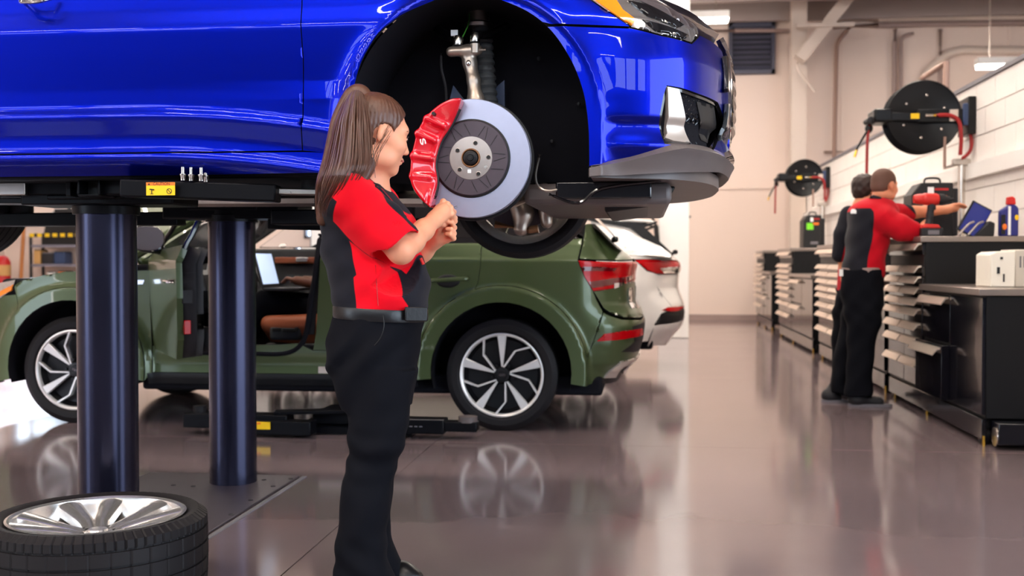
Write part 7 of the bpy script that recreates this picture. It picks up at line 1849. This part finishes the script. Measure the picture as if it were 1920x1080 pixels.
# ---------------------------------------------------------------- second man, mostly hidden behind the first
YS = 8.98
def Sp(u, v, y=YS): return tuple(atY(u, v, y))
def rows_(v, u0, u1, hy): a, b_ = Sp(u0, v), Sp(u1, v); return (a[2], (a[0] + b_[0]) / 2, YS, (b_[0] - a[0]) / 2, hy)
m2 = thing('person', 'person with dark curly hair standing mostly hidden behind the other man', 'person', (Sp(1600, 740)[0], YS, 0))
h2 = Soft((Sp(1550, 400)[0], 8.62, 0.8), (Sp(1700, 400)[0], 9.35, 1.82), 0.009)
hc3 = Sp(1624, 358)
WH2, hr2, hd2 = head_prims(h2, hc3, (0.85, 0.52, -0.1), (0, 0, 1), 1.0)
h2.cap(WH2(-0.03, 0, -0.06), Sp(1617, 392), 0.052, 0.06, 0.03); h2.cap(Sp(1617, 392), Sp(1605, 480), 0.08, 0.09, 0.05)
h2.chain([Sp(1588, 405, YS - 0.14), Sp(1577, 470, YS - 0.16), Sp(1586, 525, YS - 0.12), Sp(1600, 540, YS - 0.10)], [0.05, 0.042, 0.034, 0.03], 0.03)
h2.chain([Sp(1630, 405, YS + 0.15), Sp(1645, 460, YS + 0.18), Sp(1672, 470, YS + 0.1)], [0.05, 0.042, 0.032], 0.03)
h2.mesh('body', 'skin_man', m2)
hs = Soft(tuple(np.array(hc3) - 0.17), tuple(np.array(hc3) + 0.18), 0.008)
hs.ell(WH2(-0.025, 0, 0.040), (0.108, 0.092, 0.096), 0.01, hr2); hs.ell(WH2(-0.06, 0, -0.01), (0.06, 0.07, 0.07), 0.02, hr2)
L2_ = local(hd2)
def hc4(x, y, z):
    a, b_, c_ = L2_(x, y, z); return np.maximum(a - (0.035 + 0.4 * c_), -0.07 - c_)
hs.cut(hc4); hs.ripple(lambda x, y, z: 0.006 * np.sin(90 * x) * np.sin(95 * y) * np.sin(88 * z)); hs.mesh('hair', 'hair_dark', m2)
ms = Soft((Sp(1545, 400)[0], 8.55, Sp(1600, 560)[2]), (Sp(1700, 400)[0], 9.4, Sp(1600, 370)[2]), 0.010)
ms.loft([rows_(545, 1570, 1640, 0.18), rows_(500, 1573, 1642, 0.19), rows_(440, 1577, 1646, 0.21), rows_(405, 1583, 1648, 0.21), rows_(390, 1594, 1642, 0.15), rows_(380, 1606, 1634, 0.10)], 0.03, 2.4)
ms.chain([Sp(1592, 402, YS - 0.13), Sp(1580, 440, YS - 0.17), Sp(1574, 478, YS - 0.17)], [0.07, 0.066, 0.06], 0.03)
ms.chain([Sp(1632, 402, YS + 0.13), Sp(1645, 455, YS + 0.18)], [0.07, 0.06], 0.03)
redS = [(p[0], p[2]) for p in (atY(u, v, YS - 0.12) for u, v in ((1580, 458), (1590, 450), (1610, 555), (1560, 555)))]
ms.mesh('shirt', 'shirt_cloth_man', m2, mask=lambda P: -sdpoly(P[:, 0], P[:, 2], redS))
r1 = [rows_(v, a, b_, 0.09)[:2] + (YS - 0.10,) + rows_(v, a, b_, 0.09)[3:] for v, a, b_ in ((735, 1557, 1590), (700, 1556, 1590), (640, 1556, 1598), (580, 1558, 1620), (540, 1568, 1640))]
r2 = [rows_(v, a, b_, 0.09)[:2] + (YS + 0.10,) + rows_(v, a, b_, 0.09)[3:] for v, a, b_ in ((735, 1572, 1606), (700, 1575, 1606), (640, 1580, 1618), (580, 1578, 1630), (540, 1570, 1640))]
legs(m2, r1, r2, 0, 0, 'trouser_cloth', (Sp(1540, 700)[0], 8.65, 0.0), (Sp(1660, 700)[0], 9.3, 1.0))
shoe(m2, Sp(1556, 740)[0], Sp(1602, 740)[0], YS - 0.10); shoe(m2, Sp(1576, 740)[0], Sp(1622, 740)[0], YS + 0.10)

# ---------------------------------------------------------------- person in the driver seat of the green car
YD = 7.24
dr = thing('person', 'person in dark clothes sitting in the green car, typing on the laptop', 'person', (-2.2, YD, 0.35))
b = Soft((-3.1, 6.9, 0.32), (-1.5, 7.65, 1.60), 0.011)
hcd = (-1.93, YD, 1.40)
WHd, hrd, hdd = head_prims(b, hcd, (-1, 0, -0.35), (-0.1, 0, 1), 1.0)
b.cap(WHd(-0.02, 0, -0.06), (-1.87, YD, 1.22), 0.05, 0.06, 0.03); b.cap((-1.87, YD, 1.22), (-1.95, YD, 0.80), 0.09, 0.10, 0.05)
hx = atY(548, 532, 7.02)
for s in (-1, 1):
    yy_ = YD + s * 0.19
    if s < 0: ch = [(-1.88, yy_, 1.12), (-1.98, yy_ - 0.04, 0.90), (hx[0] + 0.09, 7.06, hx[2] + 0.01), (hx[0] + 0.02, 7.06, hx[2] + 0.02)]
    else: ch = [(-1.88, yy_, 1.12), (-1.98, yy_ + 0.04, 0.90), (hx[0] + 0.06, 7.24, hx[2] + 0.01), (hx[0] + 0.02, 7.24, hx[2] + 0.02)]
    b.chain(ch, [0.05, 0.045, 0.030, 0.032], 0.03)
    for i in range(4):
        q = np.array(ch[-1]) + [-0.02, -0.028 + 0.018 * i, 0.004]; b.chain([tuple(q), tuple(q + [-0.045, 0, 0.012]), tuple(q + [-0.075, 0, -0.018])], [0.012, 0.011, 0.010], 0.005)
    q = np.array(ch[-1]) + [0.0, -s * 0.03, -0.004]; b.chain([tuple(q), tuple(q + [-0.04, -s * 0.02, -0.012])], [0.013, 0.011], 0.006)
b.mesh('body', 'skin_dark', dr)
hs = Soft((-2.1, 7.05, 1.25), (-1.7, 7.45, 1.62), 0.01)
hs.ell(WHd(-0.016, 0, 0.045), (0.10, 0.08, 0.085), 0.01, hrd); Ld = local(hdd)
def hc5(x, y, z):
    a, b_, c_ = Ld(x, y, z); return np.maximum(a - (0.03 + 0.4 * c_), -0.05 - c_)
hs.cut(hc5); hs.mesh('hair', 'hair_dark', dr)
b = Soft((-2.2, 6.9, 0.66), (-1.6, 7.6, 1.30), 0.012)
b.loft([(0.68, -1.97, YD, 0.13, 0.18), (0.85, -1.95, YD, 0.13, 0.18), (1.05, -1.90, YD, 0.12, 0.20), (1.17, -1.87, YD, 0.10, 0.19), (1.24, -1.87, YD, 0.07, 0.09)], 0.02)
for s in (-1, 1): b.cap((-1.88, YD + s * 0.18, 1.14), (-1.97, YD + s * 0.22, 0.92), 0.065, 0.058, 0.03)
b.mesh('shirt', 'cloth_black', dr)
b = Soft((-3.1, 6.9, 0.36), (-1.7, 7.65, 0.90), 0.012)
for s in (-1, 1): b.chain([(-2.0, YD + s * 0.10, 0.74), (-2.52, YD + s * 0.13, 0.80), (-2.82, YD + s * 0.13, 0.46)], [0.10, 0.078, 0.055], 0.04)
b.mesh('trousers', 'trouser_cloth', dr)
for s in (-1, 1): shoe(dr, -3.05 + 0.05, -2.80, YD + s * 0.13, 0.345)
